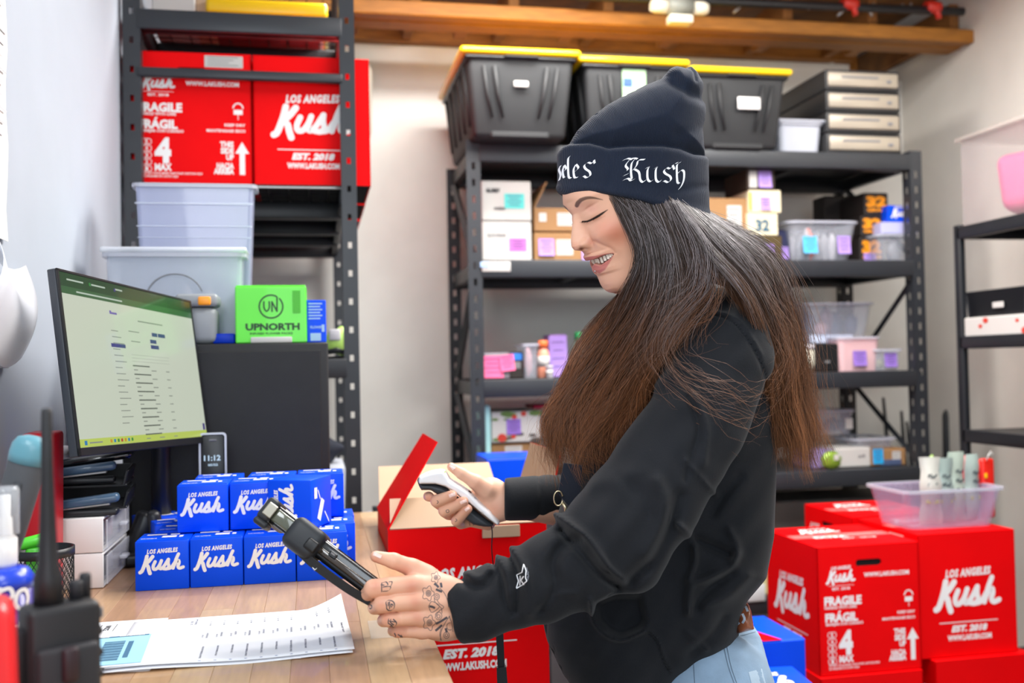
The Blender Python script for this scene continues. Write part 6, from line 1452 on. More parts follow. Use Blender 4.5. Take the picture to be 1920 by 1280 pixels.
def _sm(v): return np.convolve(np.pad(v, 24, mode='edge'), _gk, 'valid')
_As, _Bs = _sm(np.interp(_zs, ZB, AB)), _sm(np.interp(_zs, BZ, BB))
def rbase(th, z):
    A = np.interp(z, _zs, _As); B = np.interp(z, _zs, _Bs); n = 2.12
    return ((np.abs(np.cos(th)) / A) ** n + (np.abs(np.sin(th)) / B) ** n) ** (-1 / n)
_zz, _tt = np.meshgrid(np.linspace(-.10, .09, 300), np.radians(np.linspace(0, 110, 260)), indexing='ij')
_rr = rbase(_tt, _zz); _pp = pxy(hpt(_rr, _tt, _zz).reshape(-1, 3)); _yy = (_rr * np.sin(_tt)).ravel(); _zf = _zz.ravel()
def onface(px, py):
    i = ((_pp[:, 0] - px) ** 2 + (_pp[:, 1] - py) ** 2).argmin(); return _yy[i], _zf[i]
zg = np.arange(-.115, .10, .00062); tg = np.radians(np.arange(-118, 118.1, .62)); Z_, T_ = np.meshgrid(zg, tg, indexing='ij')
r_ = rbase(T_, Z_); y_ = np.abs(r_ * np.sin(T_)); front = (np.cos(T_) > 0)
Pz = np.interp(Z_, pm[:, 1], pm[:, 0], left=0.0, right=0.0); Ab = np.interp(Z_, _zs, _As)
nmask = np.clip((Z_ + .0165) / .002, 0, 1) * np.clip((.060 - Z_) / .01, 0, 1)
wn = np.interp(Z_, [-.016, -.008, -.002, .008, .02, .034, .045, .06], [.0085, .0115, .0115, .0095, .0080, .0075, .009, .02])
disp = (Pz - Ab) * nmask * np.exp(-(y_ / wn) ** 2.3)
def G(y0, z0, sy, sz, amp, rot=0.0):
    a, b = y_ - y0, Z_ - z0; c, s = math.cos(rot), math.sin(rot); return amp * np.exp(-((a * c + b * s) / sy) ** 2 - ((-a * s + b * c) / sz) ** 2)
disp += G(.0135, .0000, .0048, .0062, .0075) + G(.0215, .0015, .003, .008, -.0018) + G(.0075, -.0065, .003, .0022, -.004)
ey, ez = onface(1113, 407); print('eye', ey, ez, 'corner', onface(1150, 476), 'brow', onface(1100, 371))
disp += G(ey, ez + .004, .017, .013, -.0055) + G(ey - .001, ez + .0035, .0135, .0075, .0062, .15) + G(ey, ez - .0045, .012, .003, -.0012, .2) + G(ey - .002, ez + .0145, .012, .0022, -.0016, .2)
by, bz_ = onface(1100, 371); disp += G(by, bz_, .018, .006, .0028, .1) + G(0, .062, .02, .012, -.0008)
cy_, cz_ = onface(1132, 436); disp += G(cy_, cz_, .018, .014, .0065)
yc, zc_ = onface(1150, 476.3); zm0 = solve_mid(1108, 489)[1]
sm = (zc_ - zm0) * np.clip(y_ / yc, 0, 1.3) ** 1.7                      # how the smile lifts the lips sideways
zl_rel = Z_ - sm
Pl = np.interp(zl_rel, pm[:, 1], pm[:, 0]); Al = np.interp(zl_rel, _zs, _As); fade = np.clip(1 - (y_ / (yc * 1.02)) ** 2, 0, 1)
lm = np.clip((-.0165 - zl_rel) / .003, 0, 1) * np.clip((zl_rel + .056) / .008, 0, 1)
disp += (Pl - Al) * lm * fade
chm = np.clip((-.050 - Z_) / .006, 0, 1); disp += (Pz - Ab) * chm * np.exp(-(y_ / .016) ** 2) * (Z_ > -.083)
# crease from nostril to mouth corner, in pixels of the near side, mirrored to the far side
Tm = np.abs(T_); base_px = pxy(hpt(r_ + disp, Tm, Z_).reshape(-1, 3)); shp = Z_.shape
def line_field(pts, w): d, t = seg_dist(base_px, catmull(pts, 5)); return np.exp(-(d / w) ** 2).reshape(shp)
disp -= .0009 * line_field([(1113, 452), (1130, 460), (1146, 466), (1153, 474)], 3.2); disp += .0005 * line_field([(1120, 446), (1142, 456), (1158, 468)], 6)
disp -= .0007 * line_field([(1112, 415), (1124, 411), (1134, 406)], 1.2)
U_top = [(1099, 482), (1107, 480.5), (1115.6, 480), (1132.8, 475.8), (1149, 473.5), (1151, 476)]; U_edge = [(1102, 488.2), (1112, 487), (1129, 479), (1143, 475.8), (1150, 476)]
L_edge = [(1110, 494), (1115.6, 496), (1124, 498), (1136, 490), (1145.7, 483), (1150.5, 476.8)]; L_bot = [(1112, 509), (1117, 509), (1124, 513), (1134.5, 505.5), (1143, 492.5), (1151, 478)]
mouth = U_edge + L_edge[::-1]; dm = poly_sd(base_px, mouth).reshape(shp); openg = np.clip((-dm + 0.3) / 1.6, 0, 1); disp -= .009 * openg
HV = hpt(r_ + disp, T_, Z_).reshape(-1, 3); ni, nj = shp
q = (np.arange(ni - 1)[:, None] * nj + np.arange(nj - 1)[None]).ravel(); HQ = np.stack([q, q + 1, q + nj + 1, q + nj], 1)
fc = np.tile(SKIN, (len(HV), 1))
def blend(c, wgt): 
    global fc
    wgt = np.clip(np.asarray(wgt).reshape(-1), 0, 1)[:, None]; fc = fc * (1 - wgt) + np.array(lin(c)[:3]) * wgt
def near(pts, w, soft=1.0): d, t = seg_dist(base_px, pts); return np.clip((w / 2 - d) / soft + .5, 0, 1), t
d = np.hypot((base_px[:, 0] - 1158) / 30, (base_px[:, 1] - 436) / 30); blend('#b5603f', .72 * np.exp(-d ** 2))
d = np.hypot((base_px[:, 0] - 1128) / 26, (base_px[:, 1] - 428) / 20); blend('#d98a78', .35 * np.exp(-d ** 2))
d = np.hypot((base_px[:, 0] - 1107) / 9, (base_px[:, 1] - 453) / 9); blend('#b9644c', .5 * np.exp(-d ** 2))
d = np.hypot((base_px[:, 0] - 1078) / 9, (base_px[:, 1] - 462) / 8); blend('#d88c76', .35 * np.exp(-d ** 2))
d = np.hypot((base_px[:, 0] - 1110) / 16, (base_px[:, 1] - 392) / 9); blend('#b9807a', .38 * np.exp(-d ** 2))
lipU = poly_sd(base_px, U_top + U_edge[::-1]); lipL = poly_sd(base_px, L_edge + L_bot[::-1])
blend('#b8605a', .88 * np.clip(.5 - lipU / 1.6, 0, 1)); blend('#c5716c', .88 * np.clip(.5 - lipL / 1.6, 0, 1)); blend('#74342f', openg.ravel() ** .7 * (dm.ravel() < .2))
bp = catmull([(1081.5, 385), (1084, 380), (1090, 374.5), (1101, 370.8), (1114, 371), (1130, 374.5)], 6); dd_, tt_ = seg_dist(base_px, bp); bw_ = np.interp(tt_, [0, .15, .4, .7, 1], [4.2, 4.6, 3.9, 2.8, .8]); blend('#3c2620', .82 * np.clip((bw_ - dd_) / 1.6 + .3, 0, 1))
ep = catmull([(1092, 414.5), (1102, 414), (1114, 409), (1126, 402), (1139.5, 393)], 6); dd_, tt_ = seg_dist(base_px, ep); ew = np.interp(tt_, [0, .3, .6, .8, 1], [.6, 1.3, 2.1, 2.0, .5]); blend('#0c0a0c', .96 * np.clip((ew - dd_) / .9 + .5, 0, 1))
d = np.hypot((base_px[:, 0] - 1090) / 3.6, (base_px[:, 1] - 466.5) / 2.0); blend('#6d2f22', .9 * np.clip(1.6 - d, 0, 1))

# hands -------------------------------------------------------------------------------------------
NDp = 1.195
def c(px, py, d=0.0): return C3(px, py, NDp + d)
s1 = NDp / FPX
mcp = [(778, 1096, -.016), (786, 1126, -.021), (791, 1155, -.018), (792, 1182, -.010)]
wr = [(858, 1108, -.004), (862, 1130, -.008), (864, 1154, -.008), (866, 1176, -.004)]
fing = [[(778, 1096, -.016), (730, 1099, -.027), (700, 1103, -.026), (686, 1117, -.012)], [(786, 1126, -.021), (742, 1130, -.032), (716, 1133, -.030), (702, 1139, -.014)],
        [(791, 1155, -.018), (752, 1158, -.027), (729, 1160, -.024), (719, 1163, -.008)], [(792, 1182, -.010), (766, 1182, -.016), (746, 1182, -.013), (737, 1182, .002)]]
fr_ = [[18.5, 17.2, 15.6, 13.5], [17.5, 15.5, 14.2, 12.6], [16.5, 14.2, 13.2, 12.0], [14.5, 12.6, 11.4, 10.4]]
def sdf_hand1(P):
    d = rcone(P, c(864, 1120, .004), c(800, 1112, .002), 26 * s1, 20 * s1); d = smin(d, rcone(P, c(866, 1168, .006), c(806, 1172, .010), 28 * s1, 22 * s1), .012)
    d = smin(d, ellip(P, c(830, 1150, .004), (48 * s1, 50 * s1, .021)), .010)
    for i in range(4):
        d = smin(d, rcone(P, c(*wr[i]), c(*mcp[i]), (20 - i) * s1, (17.5 - i) * s1), .006)
    d = smin(d, rcone(P, c(835, 1100, .0), c(782, 1070, .006), 21 * s1, 17 * s1), .012)                  # thumb web
    th_ = smin(rcone(P, c(800, 1078, .004), c(772, 1064, .0), 18.5 * s1, 17 * s1), rcone(P, c(772, 1064, .0), c(738, 1051, -.008), 16.6 * s1, 14.2 * s1), .003)
    th_ = smin(th_, rcone(P, c(738, 1051, -.008), c(705, 1043, -.012), 14.2 * s1, 10.6 * s1), .003)
    d = smin(d, th_, .006)
    fs = None
    for f, r in zip(fing, fr_):
        k = chain(P, [c(*p) for p in f], [v * s1 for v in r])
        k = np.minimum(k, rcone(P, c(*f[3]), c(f[3][0] + 26, f[3][1] + 2, f[3][2] + .022), r[3] * s1, (r[3] - 1.5) * s1))
        k = smin(k, rcone(P, c(f[2][0] - 0, f[2][1], f[2][2]), c(f[2][0] + 4, f[2][1], f[2][2]), r[2] * s1 * 1.04, r[2] * s1), .004)
        fs = k if fs is None else smin(fs, k, .0014)
    d = smin(d, fs, .0035)
    for i in range(4):                                                                                   # knuckles
        p = np.array(c(mcp[i][0], mcp[i][1] - 1, mcp[i][2] - (17.0 - i) * s1)); d = d - .0013 * np.exp(-(np.linalg.norm(P - p, axis=1) / .009) ** 2)
    for i in range(3):                                                                                   # hollows between them
        p = np.array(c((mcp[i][0] + mcp[i + 1][0]) / 2 + 6, (mcp[i][1] + mcp[i + 1][1]) / 2, -.036)); d = d + .0016 * np.exp(-(np.linalg.norm(P - p, axis=1) / .009) ** 2)
    X = pxy(P)
    for L in ([(694, 1083), (697, 1098)], [(701, 1083), (703, 1097)], [(735, 1040), (737, 1060)]):
        e, _ = seg_dist(X, L); d = d + .0004 * np.exp(-(e / 1.0) ** 2) * (P[:, 2] < NDp)
    return d
H1V, H1Q = nets(sdf_hand1, C3(655, 1218, NDp) * [1, 1, 0] + [-.01, -.01, NDp - .06], C3(905, 1020, NDp) * [1, 1, 0] + [0.005, .005, NDp + .05], .00095); H1V = relax(H1V, H1Q, 2, .4)
ND2 = 1.55; s2_ = ND2 / FPX
def e2(px, py, d=0.0): return C3(px, py, ND2 + d)
def sdf_hand2(P):
    d = ellip(P, e2(920, 930, .004), (34 * s2_, 36 * s2_, .019)); d = smin(d, rcone(P, e2(975, 938, .01), e2(930, 945, .008), 34 * s2_, 30 * s2_), .012)
    d = smin(d, rcone(P, e2(935, 958, -.002), e2(905, 970, .012), 19 * s2_, 16 * s2_), .010)
    d = smin(d, rcone(P, e2(905, 935, .020), e2(850, 945, .030), 24 * s2_, 16 * s2_), .010)              # palm running behind the grip
    d = smin(d, rcone(P, e2(912, 917, -.010), e2(893, 904, -.016), 19 * s2_, 14.5 * s2_), .008)
    d = smin(d, rcone(P, e2(893, 904, -.016), e2(866, 888, -.016), 13.4 * s2_, 10.6 * s2_), .004); d = smin(d, rcone(P, e2(866, 888, -.016), e2(846, 875, -.012), 10.6 * s2_, 8.0 * s2_), .003)
    fs = None
    for f, r in ([[(850, 935, .030), (818, 930, .022), (803, 930, .004), (805, 931, -.008)], (13, 11, 9.6, 9.0)],
                 [[(858, 948, .030), (826, 944, .016), (819, 939, -.016), (848, 928, -.034)], (14, 12.5, 12.2, 9.4)],
                 [[(866, 962, .030), (842, 962, .018), (834, 957, -.014), (869, 940, -.036)], (14, 12.8, 12.4, 9.4)],
                 [[(880, 975, .030), (864, 981, .018), (856, 976, -.010), (877, 954, -.034)], (12.5, 11, 10.4, 8.6)]):
        k = chain(P, [e2(*p) for p in f], [v * s2_ for v in r]); fs = k if fs is None else smin(fs, k, .0016)
    d = smin(d, fs, .004); return smin(d, rcone(P, e2(880, 975, .018), e2(915, 980, .012), 12 * s2_, 14 * s2_), .006)
H2V, H2Q = nets(sdf_hand2, C3(785, 1000, ND2) * [1, 1, 0] + [0, 0, ND2 - .06], C3(990, 858, ND2) * [1, 1, 0] + [0, .0, ND2 + .07], .0012); H2V = relax(H2V, H2Q, 2, .4)
def hcol(V, spots):
    X = pxy(V); k = np.tile(SKIN, (len(V), 1))
    for px, py, r, cc, a in spots:
        w = (a * np.exp(-(((X[:, 0] - px) ** 2 + (X[:, 1] - py) ** 2) / r ** 2)))[:, None]; k = k * (1 - w) + np.array(lin(cc)[:3]) * w
    return k
RD_ = '#c9705a'
k1 = hcol(H1V, [(772, 1100, 14, RD_, .5), (778, 1128, 12, RD_, .4), (782, 1156, 11, RD_, .4), (704, 1098, 12, RD_, .4), (715, 1133, 10, RD_, .35), (724, 1160, 10, RD_, .35), (760, 1070, 18, RD_, .35), (705, 1048, 12, RD_, .35), (745, 1190, 12, RD_, .4)])
k2 = hcol(H2V, [(805, 931, 9, RD_, .5), (848, 928, 10, RD_, .35), (870, 940, 10, RD_, .35), (877, 955, 9, RD_, .35), (845, 876, 10, RD_, .3), (930, 955, 16, RD_, .3), (895, 912, 12, RD_, .2)])
# neck, shoulders, arms and trunk under the clothes, so the body is one figure
NW = .004
def sdf_core(P):
    d = rcone(P, C3(1215, 470, 1.43), C3(1275, 600, 1.45), .052, .058); d = smin(d, rcone(P, C3(1280, 690, 1.40), C3(1285, 690, 1.55), .04, .04), .04)
    d = smin(d, rcone(P, C3(1285, 720, 1.45), C3(1270, 1000, 1.46), .08, .08), .05); d = smin(d, rcone(P, C3(1270, 1000, 1.46), C3(1290, 1230, 1.47), .08, .07), .04)
    d = smin(d, chain(P, [C3(1310, 740, 1.34), C3(1160, 1030, 1.245), C3(900, 1136, NDp + .01)], [.036, .034, .024]), .02)
    d = smin(d, chain(P, [C3(1270, 680, 1.60), C3(1120, 960, 1.62), C3(960, 938, 1.56)], [.042, .034, .026]), .02)
    return smin(d, ellip(P, C3(1200, 400, 1.425), (.075, .085, .068)), .02)
CV, CQ = nets(sdf_core, [-.10, -.48, 1.12], [.40, .24, 1.72], .006)
o1, o2, o3 = len(HV), len(HV) + len(H1V), len(HV) + len(H1V) + len(H2V)
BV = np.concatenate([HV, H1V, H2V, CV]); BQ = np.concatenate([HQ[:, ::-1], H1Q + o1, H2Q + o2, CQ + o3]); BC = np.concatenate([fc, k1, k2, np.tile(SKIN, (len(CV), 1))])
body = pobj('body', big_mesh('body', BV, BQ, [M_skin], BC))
# teeth
tb_ = MB()
for (xa, ya, wpx, hpx) in [(1110.5, 491.5, 5.5, 8.5), (1116.5, 491.8, 6.8, 10.5), (1122.8, 488.4, 6.2, 9.6), (1129, 485.2, 6.0, 8.6), (1135.2, 482.2, 5.6, 7.4), (1140.6, 480.0, 4.8, 6.2), (1145.0, 478.2, 3.8, 4.6)]:
    yy, zz = onface(xa, ya); rr_ = math.hypot(yy, 0); th0 = None
    i = ((_pp[:, 0] - xa) ** 2 + (_pp[:, 1] - ya) ** 2).argmin(); t0 = _tt.ravel()[i]; R0 = _rr.ravel()[i] - .0052
    for sg in ((1, -1) if xa > 1112 else (1,)):
        p = hpt(np.array(R0), np.array(sg * t0), np.array(zz)); nrm = math.cos(t0) * HF + sg * math.sin(t0) * HL; tx_ = np.cross(HU, nrm)
        Rm_ = np.stack([tx_ / np.linalg.norm(tx_), nrm, HU], 1); tb_.bbox(p, (wpx * .00084 / max(.5, math.cos(max(0, t0 - .35))), .0035, hpx * .00108), .0015, R=Rm_, seg=3)
tb_.v = [cam2w(v) for v in tb_.v]; pobj('teeth', tb_.mesh('teeth', [mat('tooth', '#fdf7e8', 0.2, coat=0.5)]))
fbv = bvh_of(HV, HQ)
def lashes(pts, mir=False):
    b = MB()
    for k in range(34):
        t = k / 33; L = catmull([(1092, 414.6), (1102, 414.4), (1114, 409.8), (1126, 403)], 10); p = L[int(t * (len(L) - 1))]
        h_ = cast_px(fbv, *p, lift=.0006)
        if h_ is None: continue
        dpx = np.array([-(3.2 + 2.6 * math.sin(k * 1.7) ** 2), 3.4 + 1.2 * math.cos(k * 2.3)]); q_ = h_ + np.array([dpx[0], -dpx[1], -6]) * .00070; m_ = (h_ + q_) / 2 + np.array([0, -.0006, -.0004]); b.tube([h_, m_, q_], [.00028, .00022, .00008], 4)
    b.v = [cam2w(v) for v in b.v]; return b
M_lash = mat('lash_black', '#0b090b', 0.5)
pobj('eyelashes', lashes(0).mesh('l', [M_lash]))
b = MB()
for k in range(4):                                                      # tips of the far lashes beyond the nose bridge
    yy, zz = ey - .012 + k * .003, ez - .004; a0 = hpt(np.array(math.hypot(.0735, yy) * .90), np.array(-math.atan2(yy, .072)), np.array(zz + .006)); b.tube([a0, a0 + HF * .005 - HU * .003], [.0003, .0001], 4)
b.v = [cam2w(v) for v in b.v]; pobj('far_eyelashes', b.mesh('l', [M_lash]))
p = cast_px(fbv, 1119, 508.5, .0004); MBp = MB(); bm = bmesh.new(); bmesh.ops.create_icosphere(bm, subdivisions=2, radius=.0013)
MBp._bm(bm, cam2w((p + C3(1114.5, 508.5, p[2])) / 2 + [-.001, 0, -.001]), None, 0, True); pobj('lip_stud', MBp.mesh('stud', [M_steel]))
# nails
M_nail = mat('nail', '#f3cfc4', 0.18, coat=0.5)
hb1, hb2 = bvh_of(H1V, H1Q), bvh_of(H2V, H2Q)
for bv_, L, w_ in ((hb1, [(699, 1036.5), (707, 1040), (715, 1044)], 7.5), (hb2, [(842, 869), (847, 873), (852, 879)], 8), (hb2, [(842, 930), (848, 927.5), (854, 925.5)], 6.5), (hb2, [(863, 943), (869, 940), (875, 938)], 6), (hb2, [(872, 957), (876, 954), (880, 951)], 5.5)):
    b = cast_strokes(bv_, [L], w_, .0006, 1.2, smooth=0, thick=.0006)
    if b: pobj('nail', b.mesh('nail', [M_nail]))
# tattoos on the near hand
def S(x, y): return (650 + x / 6.096, 1010 + y / 6.096)
def circ(x, y, r, a0=0, a1=6.3, n=12, sq=1.15): return [S(x + r * math.cos(t), y + r * sq * math.sin(t)) for t in np.linspace(a0, a1, n)]
TL_ = []
for fx, fy, fr3 in ((930, 622, 60), (942, 958, 62), (1015, 440, 46)):
    TL_.append([S(fx + (fr3 * (1 + .2 * math.cos(5 * t))) * math.cos(t), fy + fr3 * 1.25 * (1 + .2 * math.cos(5 * t)) * math.sin(t)) for t in np.linspace(0, 6.3, 40)])
    TL_ += [circ(fx + 5, fy, fr3 * .48), circ(fx + 5, fy, fr3 * .28), circ(fx + 5, fy, fr3 * .12)]
TL_ += [circ(1030, 660, 30, -2.5, 3), circ(1030, 660, 14), circ(1050, 880, 38, -3, 2.5), circ(1050, 885, 18), circ(1140, 1100, 32, -1, 4.5), circ(1140, 1100, 15), circ(1180, 1000, 36, 1, 5),
        [S(*p) for p in ((1030, 690), (1060, 740), (1110, 780), (1050, 830), (1010, 900))], [S(*p) for p in ((1000, 640), (1010, 720), (1080, 790), (1090, 850))], [S(*p) for p in ((935, 770), (975, 715), (1060, 770), (975, 840), (935, 770))],
        [S(*p) for p in ((1060, 560), (1110, 610), (1150, 690), (1165, 780))], [S(*p) for p in ((1180, 880), (1130, 950), (1080, 1060), (1070, 1160))], [S(*p) for p in ((1170, 880), (1200, 960), (1215, 1060))], [S(*p) for p in ((1080, 1020), (1065, 1090), (1085, 1165))]]
b = cast_strokes(hb1, TL_, 1.15, .00022, 1.3)
M_tat = mat('tattoo_ink', '#6a5c5c', 0.55); M_tat2 = mat('tattoo_dark', '#4f4a50', 0.55)
if b: pobj('hand_tattoo', b.mesh('t', [M_tat]))
TF_ = [[S(*p) for p in L] for L in (((1000, 510), (1030, 530), (1050, 555)), ((1075, 500), (1080, 525), (1085, 555)), ((1020, 575), (1050, 588), (1090, 603)), ((1020, 970), (1070, 945), (1150, 895)), ((1015, 1050), (1050, 1020), (1090, 985)), ((1130, 1020), (1140, 1050), (1145, 1070)), ((945, 770), (975, 775), (1010, 790)))]
b = cast_strokes(hb1, TF_, 4.2, .00026, 1.2)
if b: pobj('leaf_tattoo', b.mesh('t', [M_tat2]))
FT = [((400, 500), (400, 605)), ((400, 505), (450, 490), (470, 530), (410, 550)), ((420, 550), (500, 545), (480, 590), (410, 600)), ((480, 490), (520, 490), (505, 540)), ((390, 520), (430, 530)),
      ((130, 640), (190, 608)), ((455, 760), (450, 720), (480, 700), (530, 715), (548, 760), (530, 805), (490, 820), (460, 800), (455, 760)), ((490, 715), (490, 800)), ((510, 740), (530, 760), (510, 780), (505, 740)), ((475, 720), (475, 770)),
      ((265, 750), (285, 765), (282, 800), (262, 790)), ((480, 910), (475, 960), (510, 985), (530, 1010)), ((505, 915), (500, 950), (540, 985)), ((530, 915), (570, 960), (545, 1005), (490, 1000)), ((470, 935), (560, 950)),
      ((545, 1075), (560, 1110), (550, 1140)), ((585, 1090), (620, 1120), (600, 1160), (570, 1140)), ((620, 1100), (650, 1150), (630, 1175))]
b = cast_strokes(hb1, [[S(*p) for p in L] for L in FT], 2.3, .00024, 1.2, nib=.7)
if b: pobj('finger_tattoo', b.mesh('t', [M_tat2]))
b = cast_strokes(hb2, [[(819, 938), (822, 941), (819, 944)], [(836, 957), (840, 955), (842, 959), (838, 961), (836, 957)], [(854, 972), (857, 975), (853, 978)], [(880, 975), (881, 985)], [(886, 974), (888, 985)], [(893, 975), (896, 985)]], 1.2, .0003, 1.2)
if b: pobj('finger_tattoo', b.mesh('t', [M_tat]))
# ---------------------------------------------------------------- beanie
def BN(x, y): return (1030 + x / 4, 120 + y / 4)
crown = [BN(*p) for p in ((140, 640), (155, 590), (200, 512), (300, 412), (420, 322), (560, 242), (700, 172), (825, 124), (870, 60), (930, 30), (990, 44), (1050, 32), (1100, 80), (1150, 170), (1170, 285), (1165, 400), (1148, 520), (1160, 700), (900, 800), (400, 800))]
HD = 1.425; cuc = [(1044, 280), (1328, 300)]
top_e = np.array([BN(*p) for p in ((60, 655), (110, 615), (150, 602), (300, 597), (450, 634), (600, 622), (850, 620), (980, 640), (1080, 680), (1200, 690))])
bot_e = np.array([BN(*p) for p in ((50, 970), (120, 985), (300, 962), (440, 978), (560, 1002), (700, 1034), (850, 1082), (1000, 1130), (1100, 1168), (1200, 1172))])
def sdf_beanie(P):
    X = np.stack([960 + P[:, 0] / HD * FPX, 640 - P[:, 1] / HD * FPX], 1); s = HD / FPX
    d = inflate(P, crown, HD, .083, 105)
    for L, w_, a in (([BN(1010, 60), BN(1045, 120), BN(1050, 190)], 3.5, .0045), ([BN(880, 60), BN(850, 120), BN(900, 150)], 4, .003), ([BN(900, 215), BN(1000, 290), BN(1100, 300), BN(1165, 250)], 12, .010), ([BN(1140, 480), BN(1050, 560), BN(900, 600)], 10, .002), ([BN(560, 250), BN(700, 200), BN(900, 165)], 9, .002)):
        e, _ = seg_dist(X, L); d = d + a * np.exp(-(e / w_) ** 2) * np.clip((HD + .02 - P[:, 2]) / .03, 0, 1)
    # the cuff: an oval band following the head
    mid = 1186 + (X[:, 1] - 330) * .02; a_ = 141 * s; q = np.hypot((X[:, 0] - mid) * s / a_, (P[:, 2] - HD) / .096); band = (q - 1) * .085
    Xq = X; X = np.where((P[:, 2] < HD)[:, None], pxy(P), X); t_ = np.interp(X[:, 0], top_e[:, 0], top_e[:, 1]); b_ = np.interp(X[:, 0], bot_e[:, 0], bot_e[:, 1])
    far = np.clip((P[:, 2] - HD) / .09, 0, 1)
    band = smax(band, smax((t_ - X[:, 1]) * s, (X[:, 1] - (b_ - 8 * far)) * s, .002), .007)
    e, _ = seg_dist(X, [(1040, 352), (1105, 350), (1190, 364), (1330, 402)]); band = band - .0018 * np.exp(-(e / 7) ** 2)
    for L in ([(1195, 345), (1262, 358), (1320, 350)], [(1137, 285), (1150, 320), (1140, 350)]):
        e, _ = seg_dist(X, L); band = band + .0015 * np.exp(-(e / 8) ** 2)
    return smin(d, band, .0025)
KV, KQ = nets(sdf_beanie, [C3(1030, 0, HD)[0], C3(0, 425, HD)[1], HD - .11], [C3(1345, 0, HD)[0], C3(0, 112, HD)[1], HD + .11], .0017); KV = relax(KV, KQ, 2, .4)
def knit(name, col, scale, dist, dirx='X', var=.06, rough=.9, sheen=.05, rot=(0, 0, 0)):
    m = mat(name, col, rough, sheen=sheen, var=var, vscale=60); nt = m.node_tree; b = nt.nodes['Principled BSDF']; tc = nt.nodes.new('ShaderNodeTexCoord'); mp = nt.nodes.new('ShaderNodeMapping'); mp.inputs['Rotation'].default_value = rot
    w = nt.nodes.new('ShaderNodeTexWave'); w.bands_direction = dirx; w.inputs['Scale'].default_value = scale; w.inputs['Distortion'].default_value = 1.2; w.inputs['Detail'].default_value = 1.0; w.inputs['Detail Scale'].default_value = 1.5
    nz = nt.nodes.new('ShaderNodeTexNoise'); nz.inputs['Scale'].default_value = 1400; mx = nt.nodes.new('ShaderNodeMath'); mx.operation = 'MULTIPLY_ADD'; mx.inputs[1].default_value = 0.6
    bp = nt.nodes.new('ShaderNodeBump'); bp.inputs['Strength'].default_value = .7; bp.inputs['Distance'].default_value = dist
    nt.links.new(tc.outputs['Object'], mp.inputs[0]); nt.links.new(mp.outputs[0], w.inputs['Vector']); nt.links.new(tc.outputs['Object'], nz.inputs['Vector'])
    nt.links.new(nz.outputs['Fac'], mx.inputs[0]); nt.links.new(w.outputs['Fac'], mx.inputs[2]); nt.links.new(mx.outputs[0], bp.inputs['Height']); nt.links.new(bp.outputs['Normal'], b.inputs['Normal']); return m
M_knit = knit('navy_knit', '#0f1b2f', 190, .0008)
bean = pobj('beanie', big_mesh('beanie', KV, KQ, [M_knit])); bbv = bvh_of(KV, KQ)
LT = [((600, 712), (640, 706), (660, 712)), ((552, 722), (590, 708), (620, 716)), ((640, 714), (618, 745), (612, 800), (618, 862)), ((600, 720), (572, 760), (590, 790), (560, 815)), ((555, 870), (590, 858), (612, 874), (640, 862)), ((556, 838), (592, 822)),
      ((628, 795), (655, 760), (668, 722), (715, 716)), ((640, 788), (672, 812), (682, 868), (704, 886), (720, 870)),
      ((724, 782), (748, 772)), ((746, 776), (736, 800), (738, 862), (758, 882), (778, 868)), ((786, 784), (808, 772)), ((806, 776), (798, 800), (800, 866), (822, 886), (836, 872)),
      ((930, 762), (905, 785), (882, 778), (860, 800), (872, 822), (905, 842), (912, 868), (890, 888), (862, 876), (838, 890)), ((925, 758), (938, 790)),
      ((985, 736), (960, 752), (956, 790), (960, 880), (974, 896)), ((962, 822), (990, 796), (1010, 810), (1008, 870), (990, 915), (972, 938)), ((945, 745), (962, 740)),
      ((84, 762), (72, 792), (84, 830), (74, 872)), ((112, 758), (100, 800), (108, 850), (128, 842)), ((112, 758), (126, 785), (104, 808)), ((152, 692), (140, 720), (144, 840), (162, 856)),
      ((200, 752), (182, 790), (188, 848), (212, 850)), ((200, 752), (218, 780), (190, 808)), ((338, 722), (318, 745), (290, 738), (262, 760), (272, 786), (302, 808), (306, 838), (278, 852), (258, 840), (232, 856)), ((335, 720), (340, 745))]
b = cast_strokes(bbv, [[BN(*p) for p in L] for L in LT], 4.7, .0006, 1.3, nib=math.radians(35), thick=.0008)
if b: pobj('embroidered_lettering', b.mesh('e', [mat('white_thread', '#f6f8fc', 0.6, bump=0.4, bscale=900)]))

